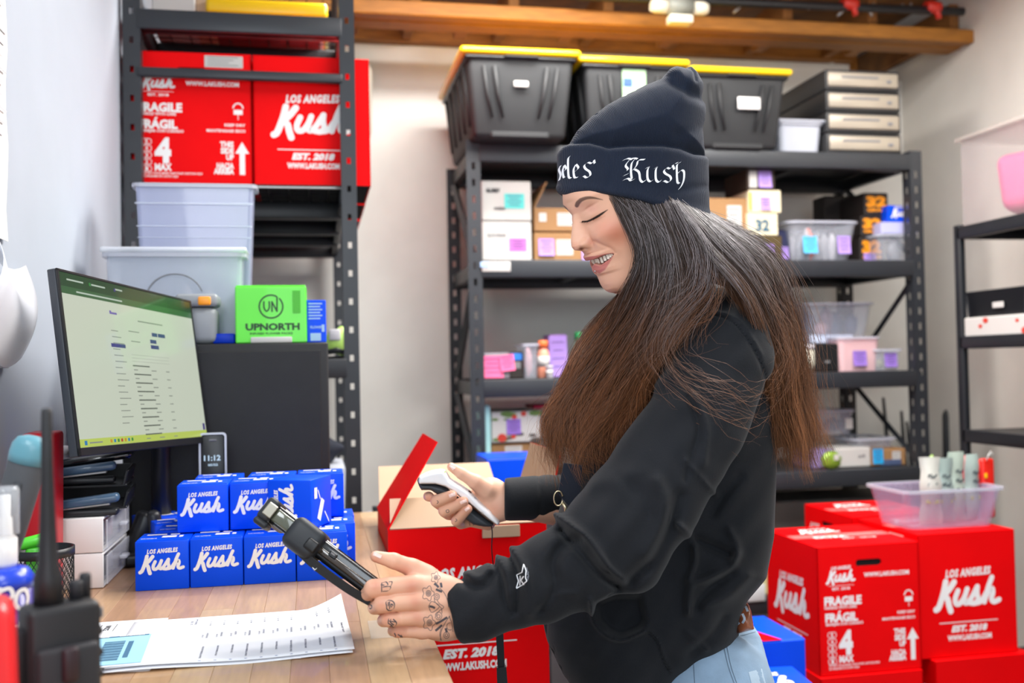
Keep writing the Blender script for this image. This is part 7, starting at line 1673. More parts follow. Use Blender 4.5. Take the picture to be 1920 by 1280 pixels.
# ---------------------------------------------------------------- hoodie
def HX(x, y): return (820 + x / 2.909, 860 + y / 2.909)
torso = [(1150, 590), (1230, 560), (1330, 545), (1395, 580), (1432, 640), (1448, 740), (1446, 880), (1442, 990), (1428, 1068), (1392, 1112), (1380, 1150), (1376, 1188), (1330, 1222), (1240, 1286), (1150, 1335), (1090, 1310), (1050, 1250), (1024, 1195), (1012, 1140), (1022, 1060), (1050, 950), (1085, 820), (1110, 700)]
arm = [(1358, 668, 1.330), (1300, 800, 1.285), (1215, 930, 1.255), (1150, 1010, 1.235)]; arm_r = [.066, .064, .068, .066]
fore = [(1150, 1010, 1.235), (1080, 1058, 1.222), (1000, 1095, 1.212), (930, 1122, 1.206), (852, 1148, 1.198)]; fore_r = [.062, .056, .049, .042, .040]
gro = [  # fold lines on the near side: points, width px, depth m (+ carves, - raises)
 ([HX(640, 300), HX(740, 370), HX(840, 455), HX(930, 585), HX(1015, 662)], 7, -.010), ([HX(680, 400), HX(790, 520), HX(890, 635), HX(980, 690)], 10, .012), ([HX(640, 640), HX(630, 560), HX(680, 480), HX(770, 440)], 11, .010),
 ([HX(345, 478), HX(400, 540), HX(440, 660), HX(430, 830)], 6, .008), ([HX(395, 480), HX(450, 560), HX(500, 700), HX(500, 840)], 9, -.006), ([HX(290, 545), HX(345, 640), HX(365, 760), HX(400, 850)], 5, .006), ([HX(320, 520), HX(375, 620), HX(395, 740)], 5, -.004),
 ([HX(120, 640), HX(190, 700), HX(270, 700), HX(300, 640)], 8, .006), ([HX(150, 620), HX(230, 650), HX(280, 600)], 7, -.004), ([HX(560, 830), HX(620, 760), HX(640, 690)], 7, .006), ([HX(600, 800), HX(660, 740), HX(760, 735)], 6, -.003),
 ([HX(1200, 120), HX(1240, 230), HX(1220, 380), HX(1150, 520)], 14, -.008), ([HX(1320, 200), HX(1260, 380), HX(1160, 560), HX(1060, 660)], 12, .008), ([HX(1000, 100), HX(1100, 180), HX(1150, 300)], 12, .003), ([HX(860, 140), HX(980, 110), HX(1120, 60)], 16, -.003),
 ([(1290, 745), (1310, 800), (1298, 850), (1285, 900)], 5, .005), ([(1300, 740), (1325, 800), (1320, 870)], 6, -.004), ([(1285, 862), (1310, 890), (1345, 930)], 4, -.004), ([(1230, 720), (1260, 700), (1290, 640)], 12, -.004),
 ([HX(1310, 350), HX(1390, 440), HX(1405, 560), HX(1370, 660)], 7, -.007), ([HX(1400, 440), HX(1500, 480), HX(1590, 520)], 9, .008), ([HX(1640, 520), HX(1590, 600), HX(1480, 650), HX(1385, 690), HX(1370, 840)], 8, -.007), ([HX(1600, 620), HX(1480, 710), HX(1420, 800)], 10, .007), ([HX(1700, 640), HX(1600, 740), HX(1450, 800)], 10, -.005),
 ([HX(1360, 940), HX(1470, 1040)], 5, -.003), ([HX(1560, 860), HX(1500, 960), HX(1380, 1060)], 9, .004), ([HX(1500, 300), HX(1560, 200), HX(1650, 100)], 9, .004), ([HX(1590, 380), HX(1640, 480), HX(1620, 560)], 7, -.004),
 ([HX(835, 770), HX(850, 880), HX(915, 960), HX(1000, 990), HX(1080, 962), HX(1135, 935)], 4, -.006), ([HX(1140, 940), HX(1190, 990), HX(1230, 1100), HX(1270, 1165)], 1.6, .003), ([HX(1150, 935), HX(1200, 985), HX(1240, 1095), HX(1280, 1160)], 2.5, -.002), ([HX(1375, 680), HX(1378, 850)], 1.2, .002),
 ([(1328, 590), (1352, 594), (1375, 606), (1398, 632), (1420, 668), (1434, 705), (1438, 730)], 2.0, .004), ([(1332, 584), (1358, 588), (1384, 600), (1406, 626), (1428, 664)], 3.0, -.0022), ([(1300, 600), (1310, 700), (1290, 760)], 16, -.003)]
pocket = [HX(*p) for p in ((850, 780), (960, 735), (1120, 735), (1150, 880), (1120, 930), (1060, 955), (1000, 975), (930, 950), (870, 880))]
def sdf_hoodie(P):
    X = pxy(P); d = inflate(P, torso, 1.475, .155, 130)
    a = smin(chain(P, [C3(*p) for p in arm], arm_r), chain(P, [C3(*p) for p in fore], fore_r), .012)
    a = smin(a, ellip(P, C3(1178, 1058, 1.235), (.040, .030, .045)), .02)
    nrm = C3(833, 1088, 1.2) - C3(862, 1203, 1.2); ax = np.array([-nrm[1], nrm[0], 0]); ax /= np.linalg.norm(ax)
    if ax[0] > 0: ax = -ax
    a = smax(a, (P - C3(849, 1146, 1.2)) @ ax, .004)
    d = smin(d, a, .016)
    f = smin(chain(P, [C3(1300, 640, 1.62), C3(1160, 840, 1.64), C3(1090, 950, 1.62)], [.062, .055, .05]), chain(P, [C3(1090, 945, 1.62), C3(1030, 932, 1.59), C3(945, 936, 1.55)], [.046, .036, .033]), .02)
    e, _ = seg_dist(X, [(1010, 890), (1015, 930), (1010, 975)]); f = f + .002 * np.exp(-(e / 3) ** 2)
    f = smax(f, -(P - C3(946, 936, 1.55)) @ np.array([1, .0, 0]), .003); d = smin(d, f, .02)
    d = smin(d, rcone(P, C3(1360, 612, 1.365), C3(1330, 600, 1.46), .050, .05), .03)
    d = smin(d, rcone(P, C3(1260, 560, 1.38), C3(1250, 600, 1.56), .05, .05), .03)                      # hood bunched behind the neck
    nearw = np.clip((1.42 - P[:, 2]) / .05, 0, 1); nb = np.abs(d) < .04
    if nb.any():
        Xn = X[nb]; dn = np.zeros(nb.sum())
        for L, w_, k in gro:
            lo, hi = np.min(L, 0) - 3 * w_, np.max(L, 0) + 3 * w_; m = ((Xn > lo) & (Xn < hi)).all(1)
            if m.any():
                e, _ = seg_dist(Xn[m], catmull(L, 3)); dn[m] += 1.3 * k * np.exp(-(e / w_) ** 2)
        pk = poly_sd(Xn, pocket); dn += .016 * np.clip(-pk / 12, 0, 1)
        u, v = Xn[:, 0], Xn[:, 1]
        dn += .0016 * np.sin(u / 17 + 1.5 * np.sin(v / 31)) * np.sin(v / 23 + 1.2 * np.sin(u / 37)) + .0008 * np.sin(u / 9 + v / 13)
        d[nb] += dn * nearw[nb]
    return d
GV, GQ = nets(sdf_hoodie, [-.10, -.56, 1.12], [.42, .09, 1.74], .0027); GV = relax(GV, GQ, 4, .5)
def cloth(name, col, rough=.85, sheen=.5, bs=700, bd=.0006, var=.12, vs=10):
    m = mat(name, col, rough, sheen=sheen, bump=.5, bscale=bs, bdist=bd, var=var, vscale=vs); m.node_tree.nodes['Principled BSDF'].inputs['Sheen Roughness'].default_value = .45; return m
M_hood = cloth('washed_black_fleece', '#101319', .9, .08)
hood = pobj('hoodie', big_mesh('hoodie', GV, GQ, [M_hood])); gbv = bvh_of(GV, GQ)
# star badge on the sleeve
def SB(x, y): return (640 + x / 3.048, 820 + y / 3.048)
star = [[SB(*p) for p in L] for L in (((1000, 860), (1012, 820), (1002, 785), (1032, 770), (1042, 722), (1056, 760), (1052, 800), (1060, 820), (1030, 845), (1000, 862)),)]
b = cast_strokes(gbv, star, 1.8, .0008, 1.3, thick=.0005, smooth=0)
if b: pobj('star_badge', b.mesh('s', [mat('white_thread', '#d8dce6')]))
b = cast_strokes(gbv, [[SB(1022, 790), SB(1020, 845)], [SB(1042, 792), SB(1024, 818)], [SB(1026, 816), SB(1044, 842)]], 2.2, .0009, 1.3, smooth=0)
if b: pobj('badge_letter', b.mesh('s', [mat('white_thread', '#d8dce6')]))
b = cast_strokes(gbv, [[SB(1058, 742), SB(1070, 790), SB(1064, 815)], [SB(1062, 752), SB(1056, 770)], [SB(1070, 768), SB(1060, 784)], [SB(1072, 790), SB(1060, 800)]], 1.6, .0008, 1.3, smooth=0)
if b: pobj('badge_lettering', b.mesh('s', [mat('grey_thread', '#6f737c', .7)]))
# cuff rib
b = cast_strokes(gbv, [[(838 + k * 9, 1092 - k * 4), (852 + k * 9, 1146 - k * 2), (866 + k * 9, 1198 - k * 1)] for k in (6,)], 1.0, .0004, 1.5)
# lanyard strap and clasp at the chest
def cq(pts, d, th, name, m):
    v = [C3(x, y, dd) for (x, y), dd in zip(pts, d)] ; v += [p + [0, 0, th] for p in v]; n = len(pts)
    b = MB().raw([cam2w(p) for p in v], [tuple(range(n)), tuple(range(2 * n - 1, n - 1, -1))] + [(i, n + i, n + (i + 1) % n, (i + 1) % n) for i in range(n)]); return pobj(name, b.mesh(name, [m]))
cq([(1057, 868), (1092, 872), (1086, 948), (1064, 946), (1046, 925)], [1.345] * 5, .003, 'lanyard_strap', cloth('navy_webbing', '#0e1524', .8, .2, 500, .0004, .05))
b = MB(); cen = C3(1047, 934, 1.342)
b.tube([cen + np.array([.006 * math.cos(t), .010 * math.sin(t), 0]) for t in np.linspace(.3, 6.0, 16)], .0011, 6); b.tube([cen + np.array([.006, -.006, 0]), cen + np.array([.010, -.013, -.002]), cen + np.array([.009, -.022, -.002])], [.002, .0026, .0012], 8)
b.v = [cam2w(v) for v in b.v]; pobj('metal_clasp', b.mesh('c', [mat('pale_brass', '#d9cba6', .3, .9)]))

# ---------------------------------------------------------------- jeans, belt, shoes
JD = 1.478; fl = -1.0
hipv = C3(1335, 1230, JD); up = RC.T @ np.array([0, 0, 1.0]) * np.array([1, 1, -1])      # world up in (right, up, away)
def down(p, z): w = cam2w(p); return np.asarray(p) - up * (w[2] - z)
hip1, hip2 = C3(1335, 1300, 1.40), C3(1345, 1300, 1.56)
knee1, knee2 = down(hip1 + [.01, 0, 0], .50), down(hip2 + [-.03, 0, .0], .50); ank1, ank2 = down(hip1 + [.06, 0, -.01], .09), down(hip2 + [.0, 0, .02], .09)
jp = [(1418, 1173), (1432, 1225), (1442, 1290), (1448, 1370), (1200, 1370), (1215, 1290), (1290, 1215), (1358, 1184)]
def sdf_jeans(P):
    d = inflate(P, jp, JD, .12, 90); X = pxy(P)
    for L, w_, k in (([(1412, 1196), (1380, 1205), (1350, 1218)], 1.6, .003), ([(1357, 1215), (1366, 1250), (1378, 1290)], 1.4, .003), ([(1300, 1245), (1302, 1290)], 1.4, .0025), ([(1368, 1195), (1372, 1230), (1392, 1290)], 10, -.004)):
        e, _ = seg_dist(X, L); d = d + k * np.exp(-(e / w_) ** 2) * np.clip((JD - P[:, 2]) / .03, 0, 1)
    for a, k, e in ((hip1, knee1, ank1), (hip2, knee2, ank2)): d = smin(d, chain(P, [a, k, e], [.088, .066, .060]), .02)
    return d
lo_ = np.minimum.reduce([ank1, ank2, hip1, hip2]) - .12; hi_ = np.maximum.reduce([ank1, ank2, hip1, hip2]) + .16
JV, JQ = nets(sdf_jeans, lo_, hi_, .0055); JV = relax(JV, JQ, 1, .4)
M_den = cloth('light_denim', '#8fa9c2', .85, .15, 420, .0008, .16, 26)
pobj('jeans', big_mesh('jeans', JV, JQ, [M_den])); jbv = bvh_of(JV, JQ)
b = cast_strokes(jbv, [[(1417, 1184), (1395, 1190), (1362, 1199)], [(1416, 1177), (1392, 1182)]], .9, .0008, 1.5)
if b: pobj('waistband_stitching', b.mesh('s', [mat('stitch', '#56687a', .8)]))
b = cast_strokes(jbv, [[(1421, 1178), (1398, 1186), (1352, 1202)]], 15, .0016, 1.5, smooth=0, thick=.0004)
if b: pobj('waistband', b.mesh('w', [M_den]))
b = cast_strokes(jbv, [[(1357, 1212), (1366, 1250), (1380, 1290)], [(1300, 1240), (1303, 1290)], [(1362, 1208), (1371, 1250), (1385, 1290)]], 1.2, .0007, 1.5)
if b: pobj('side_seam', b.mesh('w', [mat('stitch', '#56687a')]))
b = cast_strokes(jbv, [[(1398, 1200), (1412, 1240), (1425, 1290)]], 26, .0005, 1.5, smooth=0)
if b: pobj('faded_patch', b.mesh('w', [cloth('pale_denim', '#b3c8da', .85, .1, 420, .0006, .06, 20)]))
bp_ = [(1366, 1130), (1398, 1126), (1404, 1134), (1410, 1172), (1372, 1182), (1364, 1170)]
BV_, BQ_ = nets(lambda P: inflate(P, bp_, JD - .06, .05, 26), [C3(1355, 0, JD)[0] - .02, C3(0, 1190, JD)[1], JD - .15], [C3(1418, 0, JD)[0], C3(0, 1118, JD)[1] + .02, JD + .05], .0018)
pobj('belt', big_mesh('belt', BV_, BQ_, [mat('tooled_leather', '#8a4f34', .35, var=.35, vscale=70, coat=.4, bump=.5, bscale=120)])); btv = bvh_of(BV_, BQ_)
b = cast_strokes(btv, [[(1383, 1140), (1388, 1148), (1384, 1156)], [(1392, 1150), (1396, 1160), (1392, 1168)], [(1398, 1136), (1402, 1146)], [(1380, 1162), (1386, 1170)]], 4.5, .0007, 1.2)
if b: pobj('belt_flowers', b.mesh('s', [mat('pale_blue_paint', '#b8c4d4', .5)]))
for a in (ank1, ank2):
    w = cam2w(a); f = RC @ np.array([-1, 0, 0]); f[2] = 0; f /= np.linalg.norm(f); sd = np.array([f[1], -f[0], 0]); Rs = np.stack([f, np.cross([0, 0, 1.0], f), [0, 0, 1.0]], 1)
    base = np.array([w[0], w[1], 0]) + f * .05; b = MB().bbox(base + (0, 0, .045), (.25, .09, .07), .03, R=Rs, seg=4).bbox(base + (0, 0, .012), (.26, .095, .022), .008, R=Rs, mi=1, seg=2)
    pobj('shoe', b.mesh('shoe', [mat('shoe_black', '#1d1d1f', .6), M_p1]))

# ---------------------------------------------------------------- barcode scanner and tablet in her hands
def SC(x, y): return (770 + x / 8, 850 + y / 8)
shell = [SC(*p) for p in ((115, 400), (130, 330), (220, 280), (330, 245), (460, 226), (520, 240), (600, 370), (760, 465), (900, 560), (1050, 720), (1200, 860), (1335, 1010), (1340, 1045), (1300, 1072), (1180, 985), (1010, 850), (880, 740), (760, 660), (640, 560), (520, 490), (380, 452), (130, 452))]
grip = [SC(*p) for p in ((98, 400), (118, 350), (135, 430), (330, 440), (460, 465), (560, 520), (640, 590), (760, 690), (880, 775), (1010, 885), (1180, 1010), (1260, 1065), (1200, 1092), (1100, 1092), (940, 1060), (830, 985), (700, 820), (560, 700), (500, 600), (400, 610), (300, 545), (160, 545), (120, 470))]
SD2 = ND2 - .012
SV, SQ = nets(lambda P: inflate(P, shell, SD2 - .004, .016, 6), [C3(775, 0, SD2)[0], C3(0, 995, SD2)[1], SD2 - .035], [C3(945, 0, SD2)[0], C3(0, 872, SD2)[1], SD2 + .035], .0013)
TV, TQ = nets(lambda P: inflate(P, grip, SD2 + .001, .015, 7), [C3(775, 0, SD2)[0], C3(0, 995, SD2)[1], SD2 - .035], [C3(945, 0, SD2)[0], C3(0, 885, SD2)[1], SD2 + .035], .0013)
sp0 = W(850, 940, SD2); scn = empty('barcode_scanner', sp0, 0, 'white and charcoal handheld barcode scanner gripped in her far hand', 'scanner')
def sobj(name, me, root, r0): o = mesh_obj(name, me, root); o.location = [-float(v) for v in r0]; return o
sobj('shell', big_mesh('shell', relax(SV, SQ, 2, .4), SQ, [mat('gloss_white', '#f4f4f6', .25, coat=.4)]), scn, sp0); sobj('grip', big_mesh('grip', relax(TV, TQ, 2, .4), TQ, [mat('charcoal_rubber', '#2b3036', .5)]), scn, sp0)
sbv = bvh_of(SV, SQ)
for L, w_, nm, m_ in (([[SC(870, 555), SC(910, 590)]], 3.0, 'port', M_bt), ([[SC(505, 268), SC(522, 282)]], 3.0, 'status_light', emat('led_green', '#8cf04a', 1.2)), ([[SC(270, 292), SC(262, 310)], [SC(292, 284), SC(296, 300)]], 1.0, 'printed_mark', M_grey), ([[SC(955, 655), SC(985, 680)]], 2.0, 'printed_mark', mat('pale_grey_ink', '#b9bcc8', .5))):
    b = cast_strokes(sbv, L, w_, .0006, 1.0, smooth=0)
    if b: sobj(nm, b.mesh(nm, [m_]), scn, sp0)
b = MB().tube(catmull([C3(921, 984, SD2), C3(923, 1000, SD2), C3(922, 1030, SD2), C3(926, 1075, SD2 + .01), C3(925, 1110, SD2 + .02)], 5), .0009, 6); b.v = [cam2w(v) for v in b.v]; sobj('cord', b.mesh('cord', [M_bt]), scn, sp0)
# the hanging strap
st0 = cam2w(C3(932, 1160, 1.30))
hs = empty('hanging_strap', st0, 0, 'black webbing strap hanging straight down from under her near sleeve', 'strap')
def prism(pts, d, th):
    v = [C3(x, y, d) for x, y in pts]; v += [p + [0, 0, th] for p in v]; n = len(pts); return MB().raw([cam2w(p) for p in v], [tuple(range(n)), tuple(range(2 * n - 1, n - 1, -1))] + [(i, n + i, n + (i + 1) % n, (i + 1) % n) for i in range(n)])
sobj('webbing', prism([(927, 1145), (942, 1145), (947, 1262), (934, 1262)], 1.30, .002).mesh('w', [M_bt]), hs, st0); sobj('end_buckle', prism([(931, 1252), (949, 1250), (953, 1300), (933, 1302)], 1.297, .008).mesh('w', [M_blk]), hs, st0)

# tablet seen edge-on: axis in the picture plane, width running away from the camera
tb0 = C3(506, 957, 1.205); tb1 = C3(712, 1112, 1.185); axv = tb1 - tb0; TLn = np.linalg.norm(axv); e1 = axv / TLn; e2_ = (tb0 + tb1) / 2 + np.array([.02, -.02, 0]); e2_ -= e1 * (e2_ @ e1); e2_ /= np.linalg.norm(e2_); e3 = np.cross(e1, e2_)
if e3[1] < 0: e3 = -e3
tw0 = cam2w((tb0 + tb1) / 2); tab = empty('tablet', tw0, 0, 'black rugged tablet seen edge-on in her near hand, pointing up to the left', 'tablet')
TR = np.stack([e1, e2_, e3], 1); hs_ = 1.2 / FPX
def tp_(x, w, n): return tb0 + e1 * x * hs_ + e2_ * w + e3 * n * hs_
def tbox(x0, x1, w0, w1, n0, n1, r, name, m, parent=None, seg=3):
    cc_ = (tp_(x0, w0, n0) + tp_(x1, w1, n1)) / 2; b = MB().bbox(cc_, ((x1 - x0) * hs_, w1 - w0, (n1 - n0) * hs_), r, R=TR, seg=seg); b.v = [cam2w(v) for v in b.v]; me = b.mesh(name, [m]); return sobj(name, me, tab, tw0) if parent is None else mesh_obj(name, me, parent)
M_gl = mat('gloss_edge', '#17181a', .18, coat=.6); M_rb = mat('rugged_rubber', '#24282d', .5)
tbox(4, 258, -.004, .115, -18, 18, .004, 'tablet_body', M_gl); tbox(20, 256, .004, .108, 17, 20, .001, 'screen', mat('screen_glass', '#0a0c10', .05, coat=1.0), seg=1)
tbox(-14, 13, -.012, .12, -24, 24, .006, 'end_bumper', M_rb); tbox(-12, 18, -.013, .02, -34, -20, .004, 'bumper_foot', M_rb)
tbox(12, 55, -.0075, .0, -13, 13, .003, 'side_window', mat('olive_gloss', '#5b5f50', .15, coat=.8)); tbox(-6, 14, -.0135, -.011, -12, 14, .001, 'metal_edge', mat('worn_metal', '#9a968a', .3, .8), seg=1)
tbox(52, 122, -.020, .05, -34, 28, .010, 'grip_hub', M_rb, seg=4); tbox(96, 120, -.0235, -.018, -16, 6, .006, 'round_button', mat('button_black', '#101113', .4), seg=4)
tbox(118, 258, -.0065, -.002, -9, 4, .002, 'side_band', mat('bronze_gloss', '#3a3026', .15, coat=.8)); tbox(140, 156, -.0085, -.005, -1, 10, .001, 'port_cover', M_bt, seg=1); tbox(143, 152, -.0092, -.0084, 4, 7, .0003, 'port_painted_glint', M_grey, seg=1)  # small grey sliver painted as a glint on the port cover
b = MB(); pts = [tp_(95, .0, -26), tp_(130, -.004, -29), tp_(170, -.004, -29), tp_(215, .0, -27), tp_(255, .004, -22)]; P_ = catmull(pts, 5); vs = []
for i, p in enumerate(P_): vs += [p - e2_ * .012 + e3 * .005, p - e2_ * .012 - e3 * .005, p + e2_ * .05 - e3 * .005, p + e2_ * .05 + e3 * .005]
n = len(P_); fs = [(i * 4 + j, i * 4 + (j + 1) % 4, i * 4 + 4 + (j + 1) % 4, i * 4 + 4 + j) for i in range(n - 1) for j in range(4)] + [(0, 1, 2, 3)[::-1], tuple(4 * (n - 1) + j for j in range(4))]
b.raw(vs, fs, 0, False); b.v = [cam2w(v) for v in b.v]; sobj('hand_strap', b.mesh('s', [cloth('strap_black', '#1a1a1c', .8, .1, 500, .0004, .05)]), tab, tw0)
b = MB().tube([tp_(125, -.014, -34), tp_(140, -.016, -36), tp_(142, -.015, -28)], .0011, 6); b.v = [cam2w(v) for v in b.v]; sobj('strap_hook', b.mesh('s', [M_steel]), tab, tw0)

# ---------------------------------------------------------------- hair
A_ = [[(1136, 352, 1.352), (1172, 420, 1.343), (1198, 480, 1.338), (1172, 550, 1.345), (1118, 650, 1.365), (1058, 745, 1.372), (1032, 810, 1.372), (1062, 885, 1.372)],
      [(1172, 350, 1.343), (1212, 455, 1.330), (1222, 540, 1.325), (1192, 620, 1.335), (1128, 715, 1.350), (1078, 795, 1.355), (1078, 850, 1.355), (1112, 905, 1.352)],
      [(1204, 352, 1.336), (1250, 468, 1.318), (1264, 555, 1.305), (1235, 640, 1.306), (1180, 725, 1.325), (1132, 810, 1.335), (1118, 860, 1.338), (1132, 912, 1.338)],
      [(1236, 360, 1.332), (1288, 470, 1.306), (1306, 540, 1.286), (1268, 610, 1.280), (1222, 690, 1.290), (1192, 775, 1.315), (1170, 840, 1.328), (1150, 898, 1.332)]]
B_ = [[(1248, 364, 1.333), (1322, 470, 1.298), (1392, 552, 1.282), (1432, 650, 1.310), (1448, 750, 1.360), (1462, 830, 1.375), (1470, 880, 1.378), (1492, 912, 1.38)],
      [(1268, 372, 1.342), (1342, 452, 1.312), (1412, 530, 1.310), (1456, 620, 1.345), (1480, 730, 1.375), (1494, 820, 1.385), (1500, 875, 1.388), (1518, 905, 1.39)],
      [(1290, 380, 1.368), (1362, 440, 1.345), (1436, 502, 1.350), (1480, 600, 1.380), (1500, 715, 1.400), (1514, 810, 1.405), (1522, 860, 1.41), (1542, 892, 1.41)],
      [(1308, 386, 1.410), (1384, 434, 1.400), (1448, 482, 1.405), (1488, 570, 1.420), (1508, 690, 1.430), (1524, 790, 1.43), (1534, 850, 1.43), (1548, 885, 1.43)]]
F_ = [[(1160, 552, 1.44), (1124, 590, 1.43), (1085, 640, 1.42), (1048, 715, 1.415), (1024, 770, 1.41), (1022, 810, 1.41), (1034, 845, 1.41), (1048, 880, 1.41)],
      [(1176, 545, 1.41), (1146, 605, 1.40), (1112, 670, 1.39), (1075, 745, 1.39), (1048, 800, 1.385), (1045, 840, 1.385), (1056, 875, 1.385), (1078, 905, 1.385)],
      [(1192, 530, 1.385), (1176, 598, 1.375), (1145, 690, 1.37), (1105, 770, 1.37), (1085, 830, 1.37), (1088, 870, 1.37), (1100, 900, 1.37), (1120, 925, 1.37)]]
for _g, _d in zip(A_ + B_, (1.346, 1.343, 1.342, 1.342, 1.343, 1.350, 1.378, 1.418)): _g[0] = (_g[0][0], _g[0][1], _d)
Cg = [A_[3][:3] + [(1290, 575, 1.276), (1262, 620, 1.272), (1240, 665, 1.278), (1232, 700, 1.285), (1228, 730, 1.29)], [B_[0][0], (1310, 470, 1.298), (1352, 530, 1.278), (1335, 575, 1.268), (1300, 610, 1.262), (1275, 640, 1.262), (1262, 672, 1.265), (1255, 700, 1.27)]]
def g3(G_): return np.array([[C3(*p) for p in g] for g in G_])
def resamp(pts, n):
    P = catmull(pts, 6); s = np.r_[0, np.cumsum(np.linalg.norm(np.diff(P, axis=0), axis=1))]; t = np.linspace(0, s[-1], n); return np.stack([np.interp(t, s, P[:, i]) for i in range(3)], 1)
hrng = np.random.default_rng(5); SV_, SC_, SN = [], [], 22
c_root, c_mid, c_tip, c_sheen = [np.array(lin(h)[:3]) for h in ('#3a2a22', '#4a3022', '#94603c', '#988f92')]
def strands(G_, N, thick, tmax=(1, 1), wav=.004, rad=.00030, silver=0.0, spread=.004, copper=1.0, clump=26, offw=0.0, k0=.25):  # silver: share of strands that get the painted sheen
    G3 = g3(G_); K = len(G3); Rg = np.array([resamp(g, SN) for g in G3])
    cl = hrng.uniform(0, K - 1, clump); cph = hrng.uniform(0, 6.28, clump); cth = hrng.uniform(-1, 1, clump); ccol = hrng.uniform(.55, 1.45, clump); ctm = hrng.uniform(.90, 1.0, clump); ccu = hrng.normal(0, 1, clump)
    for _ in range(N):
        ci = hrng.integers(clump); s = np.clip(cl[ci] + hrng.normal(0, .10), 0, K - 1.001) if hrng.random() < .75 else hrng.uniform(0, K - 1.001); i = int(s); f = s - i
        P = Rg[i] * (1 - f) + Rg[min(i + 1, K - 1)] * f
        t = np.linspace(0, 1, SN); tm = hrng.uniform(*tmax) * (1 - .16 * hrng.random() ** 2) * ctm[ci]
        P = np.stack([np.interp(t * tm, t, P[:, j]) for j in range(3)], 1); T = np.gradient(P, axis=0); T /= np.linalg.norm(T, axis=1)[:, None]; side = np.stack([-T[:, 1], T[:, 0], 0 * t], 1)
        amp = wav * (.25 + t * 1.1); P = P + side * ((np.sin(t * 7 + cph[ci]) * .6 + np.sin(t * t * 15 + cph[ci] * 2) * .5 * t) * amp + np.sin(t * 17 + hrng.uniform(0, 6.28)) * amp * .14 + hrng.normal(0, spread) * (.15 + t) + ccu[ci] * wav * 1.6 * np.clip((t - .62) / .38, 0, 1) ** 2)[:, None]
        P[:, 2] += offw + (cth[ci] * .5 + hrng.uniform(-.5, .5)) * thick * (.3 + t) + np.cos(t * 6 + cph[ci]) * amp * .5
        SV_.append((P, rad * hrng.uniform(.7, 1.3)))
        br = hrng.uniform(.75, 1.3) * ccol[ci]; k = np.clip((t * tm - k0) / .6, 0, 1)[:, None]
        col = (c_root * (1 - k) + c_mid * k) * (1 - k * copper) + c_tip * k * copper * (1 if hrng.random() < .7 else .6)
        if hrng.random() < silver: ks = (np.exp(-((t - .2) / .28) ** 2) * .75)[:, None]; col = col * (1 - ks) + c_sheen * ks  # grey sheen painted into the upper length of some strands
        SC_.append(col * br)
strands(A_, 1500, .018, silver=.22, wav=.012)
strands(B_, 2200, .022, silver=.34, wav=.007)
strands(F_, 800, .020, silver=.0, wav=.009, k0=-.15)
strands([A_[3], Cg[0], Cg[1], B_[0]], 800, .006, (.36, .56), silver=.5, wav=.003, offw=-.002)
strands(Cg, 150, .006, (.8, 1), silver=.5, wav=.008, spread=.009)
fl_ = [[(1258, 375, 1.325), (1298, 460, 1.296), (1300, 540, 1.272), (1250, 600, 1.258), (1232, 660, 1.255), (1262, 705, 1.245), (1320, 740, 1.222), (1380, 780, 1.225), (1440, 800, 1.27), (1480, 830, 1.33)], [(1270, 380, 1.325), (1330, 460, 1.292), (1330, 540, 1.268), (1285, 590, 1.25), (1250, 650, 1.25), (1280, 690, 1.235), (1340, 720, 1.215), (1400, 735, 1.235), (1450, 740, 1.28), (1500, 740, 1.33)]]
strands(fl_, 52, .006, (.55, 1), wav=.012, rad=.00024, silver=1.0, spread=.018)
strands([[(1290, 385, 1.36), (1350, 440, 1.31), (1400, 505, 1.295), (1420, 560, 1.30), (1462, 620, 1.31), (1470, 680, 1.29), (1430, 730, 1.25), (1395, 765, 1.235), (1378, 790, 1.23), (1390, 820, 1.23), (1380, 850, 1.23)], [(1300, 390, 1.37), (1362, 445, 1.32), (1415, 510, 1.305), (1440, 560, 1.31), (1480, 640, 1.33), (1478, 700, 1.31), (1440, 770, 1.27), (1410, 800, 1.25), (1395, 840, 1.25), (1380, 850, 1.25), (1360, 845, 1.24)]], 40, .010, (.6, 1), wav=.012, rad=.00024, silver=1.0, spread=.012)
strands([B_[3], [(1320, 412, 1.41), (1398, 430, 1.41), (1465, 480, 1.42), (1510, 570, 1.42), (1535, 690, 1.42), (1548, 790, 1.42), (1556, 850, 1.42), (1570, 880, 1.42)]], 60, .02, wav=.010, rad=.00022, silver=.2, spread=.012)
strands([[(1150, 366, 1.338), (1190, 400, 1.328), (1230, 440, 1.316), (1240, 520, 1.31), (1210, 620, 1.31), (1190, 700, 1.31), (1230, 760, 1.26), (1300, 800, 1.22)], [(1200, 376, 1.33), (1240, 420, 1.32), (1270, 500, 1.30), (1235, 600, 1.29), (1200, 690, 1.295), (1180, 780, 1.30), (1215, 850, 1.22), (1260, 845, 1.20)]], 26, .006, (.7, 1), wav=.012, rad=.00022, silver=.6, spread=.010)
Pn = np.array([p for p, _ in SV_]); rn = np.array([r for _, r in SV_]); Cn = np.array(SC_); n = len(Pn)
T = np.gradient(Pn, axis=1); T /= np.linalg.norm(T, axis=2)[..., None] + 1e-9; u = np.cross(T, [0.02, 0.05, 1.0]); u /= np.linalg.norm(u, axis=2)[..., None] + 1e-9; w = np.cross(T, u)
tt = np.linspace(0, 1, SN); rad = rn[:, None] * (1 - .75 * tt ** 3)[None]
ring = [Pn + rad[..., None] * (math.cos(a) * u + math.sin(a) * w) for a in (math.pi / 6 - math.pi / 2 + k * 2 * math.pi / 3 for k in range(3))]
HVt = np.stack(ring, 2).reshape(-1, 3); idx = np.arange(n * SN * 3).reshape(n, SN, 3)
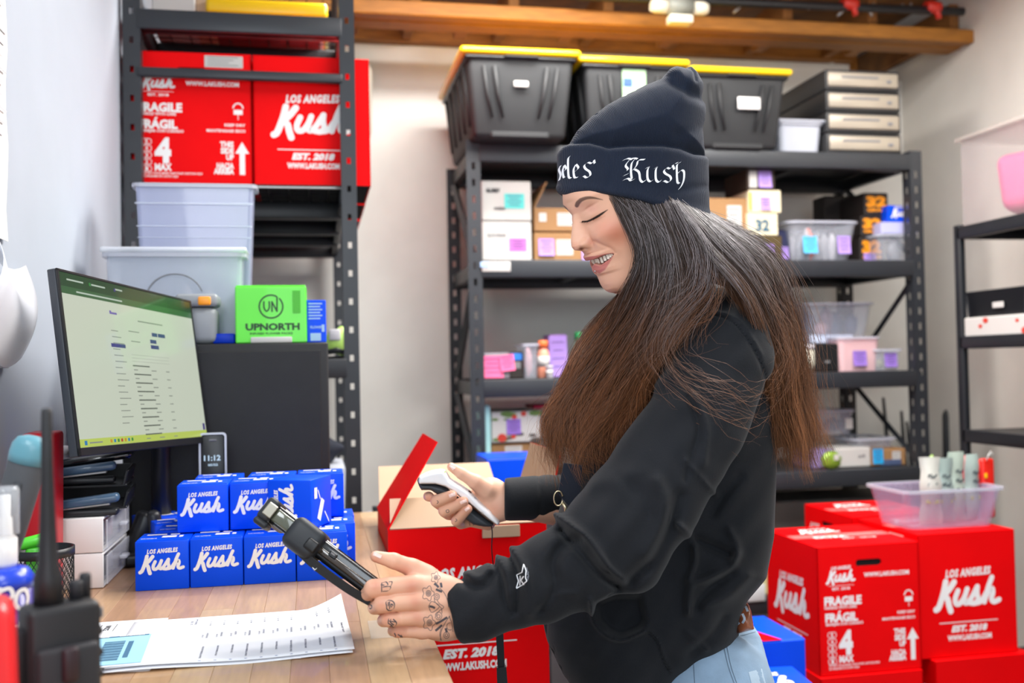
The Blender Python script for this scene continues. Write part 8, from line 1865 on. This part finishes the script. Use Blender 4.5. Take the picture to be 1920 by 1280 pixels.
Qh = np.concatenate([np.stack([idx[:, :-1, j], idx[:, :-1, (j + 1) % 3], idx[:, 1:, (j + 1) % 3], idx[:, 1:, j]], -1).reshape(-1, 4) for j in range(3)])
M_hair = mat('hair', '#4a3020', .34, attr='tint', spec=.6)
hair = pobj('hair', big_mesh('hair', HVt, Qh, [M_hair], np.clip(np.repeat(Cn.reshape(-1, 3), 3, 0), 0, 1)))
# dense mass under the strands
hv, hq, hc, n0 = [], [], [], 0
for G_, tmx, off, tk in ((A_, .84, .014, .026), (B_, .90, .018, .034), (F_, .82, .014, .026), ([A_[3], Cg[0], Cg[1], B_[0]], .50, .008, .012)):
    Rg = np.array([resamp(g, 26) for g in g3(G_)]); K = len(Rg); ss = np.linspace(0, K - 1, (K - 1) * 8 + 1); S_ = []
    for s in ss:
        i = min(int(s), K - 2); f = s - i; S_.append(Rg[i] * (1 - f) + Rg[i + 1] * f)
    S_ = np.array(S_); m = int(26 * tmx); S_ = S_[:, :m]; t = np.linspace(0, 1, m); e = np.minimum(np.arange(len(ss)), len(ss) - 1 - np.arange(len(ss))) / 4.0; ed = np.clip(e, 0, 1) ** .5
    wob = .004 * np.sin(ss[:, None] * 14 + t[None] * 5) ; tip = np.clip((1 - t) / .15, 0, 1) ** .5
    fr0 = S_.copy(); bk = S_.copy(); fr0[..., 2] += off + wob; bk[..., 2] += off + tk * ed[:, None] * tip[None] + .003 + wob
    A2 = np.concatenate([fr0, bk[::-1]], 0); a, b = A2.shape[:2]; ii = np.arange(a * b).reshape(a, b); jj = np.roll(ii, -1, 0)
    hq.append(np.stack([ii[:, :-1], jj[:, :-1], jj[:, 1:], ii[:, 1:]], -1).reshape(-1, 4) + n0); hv.append(A2.reshape(-1, 3)); n0 += a * b
    k = np.clip((t - (.25 if G_ is not F_ else -.15)) / .6, 0, 1)[:, None]; col = (c_root * (1 - k) + c_tip * .45 * k) * .9; hc.append(np.tile(col, (a, 1)))
hm = mat('hair_mass', '#30201a', .55, attr='tint', bump=.6, bscale=240, stretch=(1, 1, .12), bdist=.003)
pobj('hair_mass', big_mesh('hm', np.concatenate(hv), np.concatenate(hq), [hm], np.concatenate(hc)))
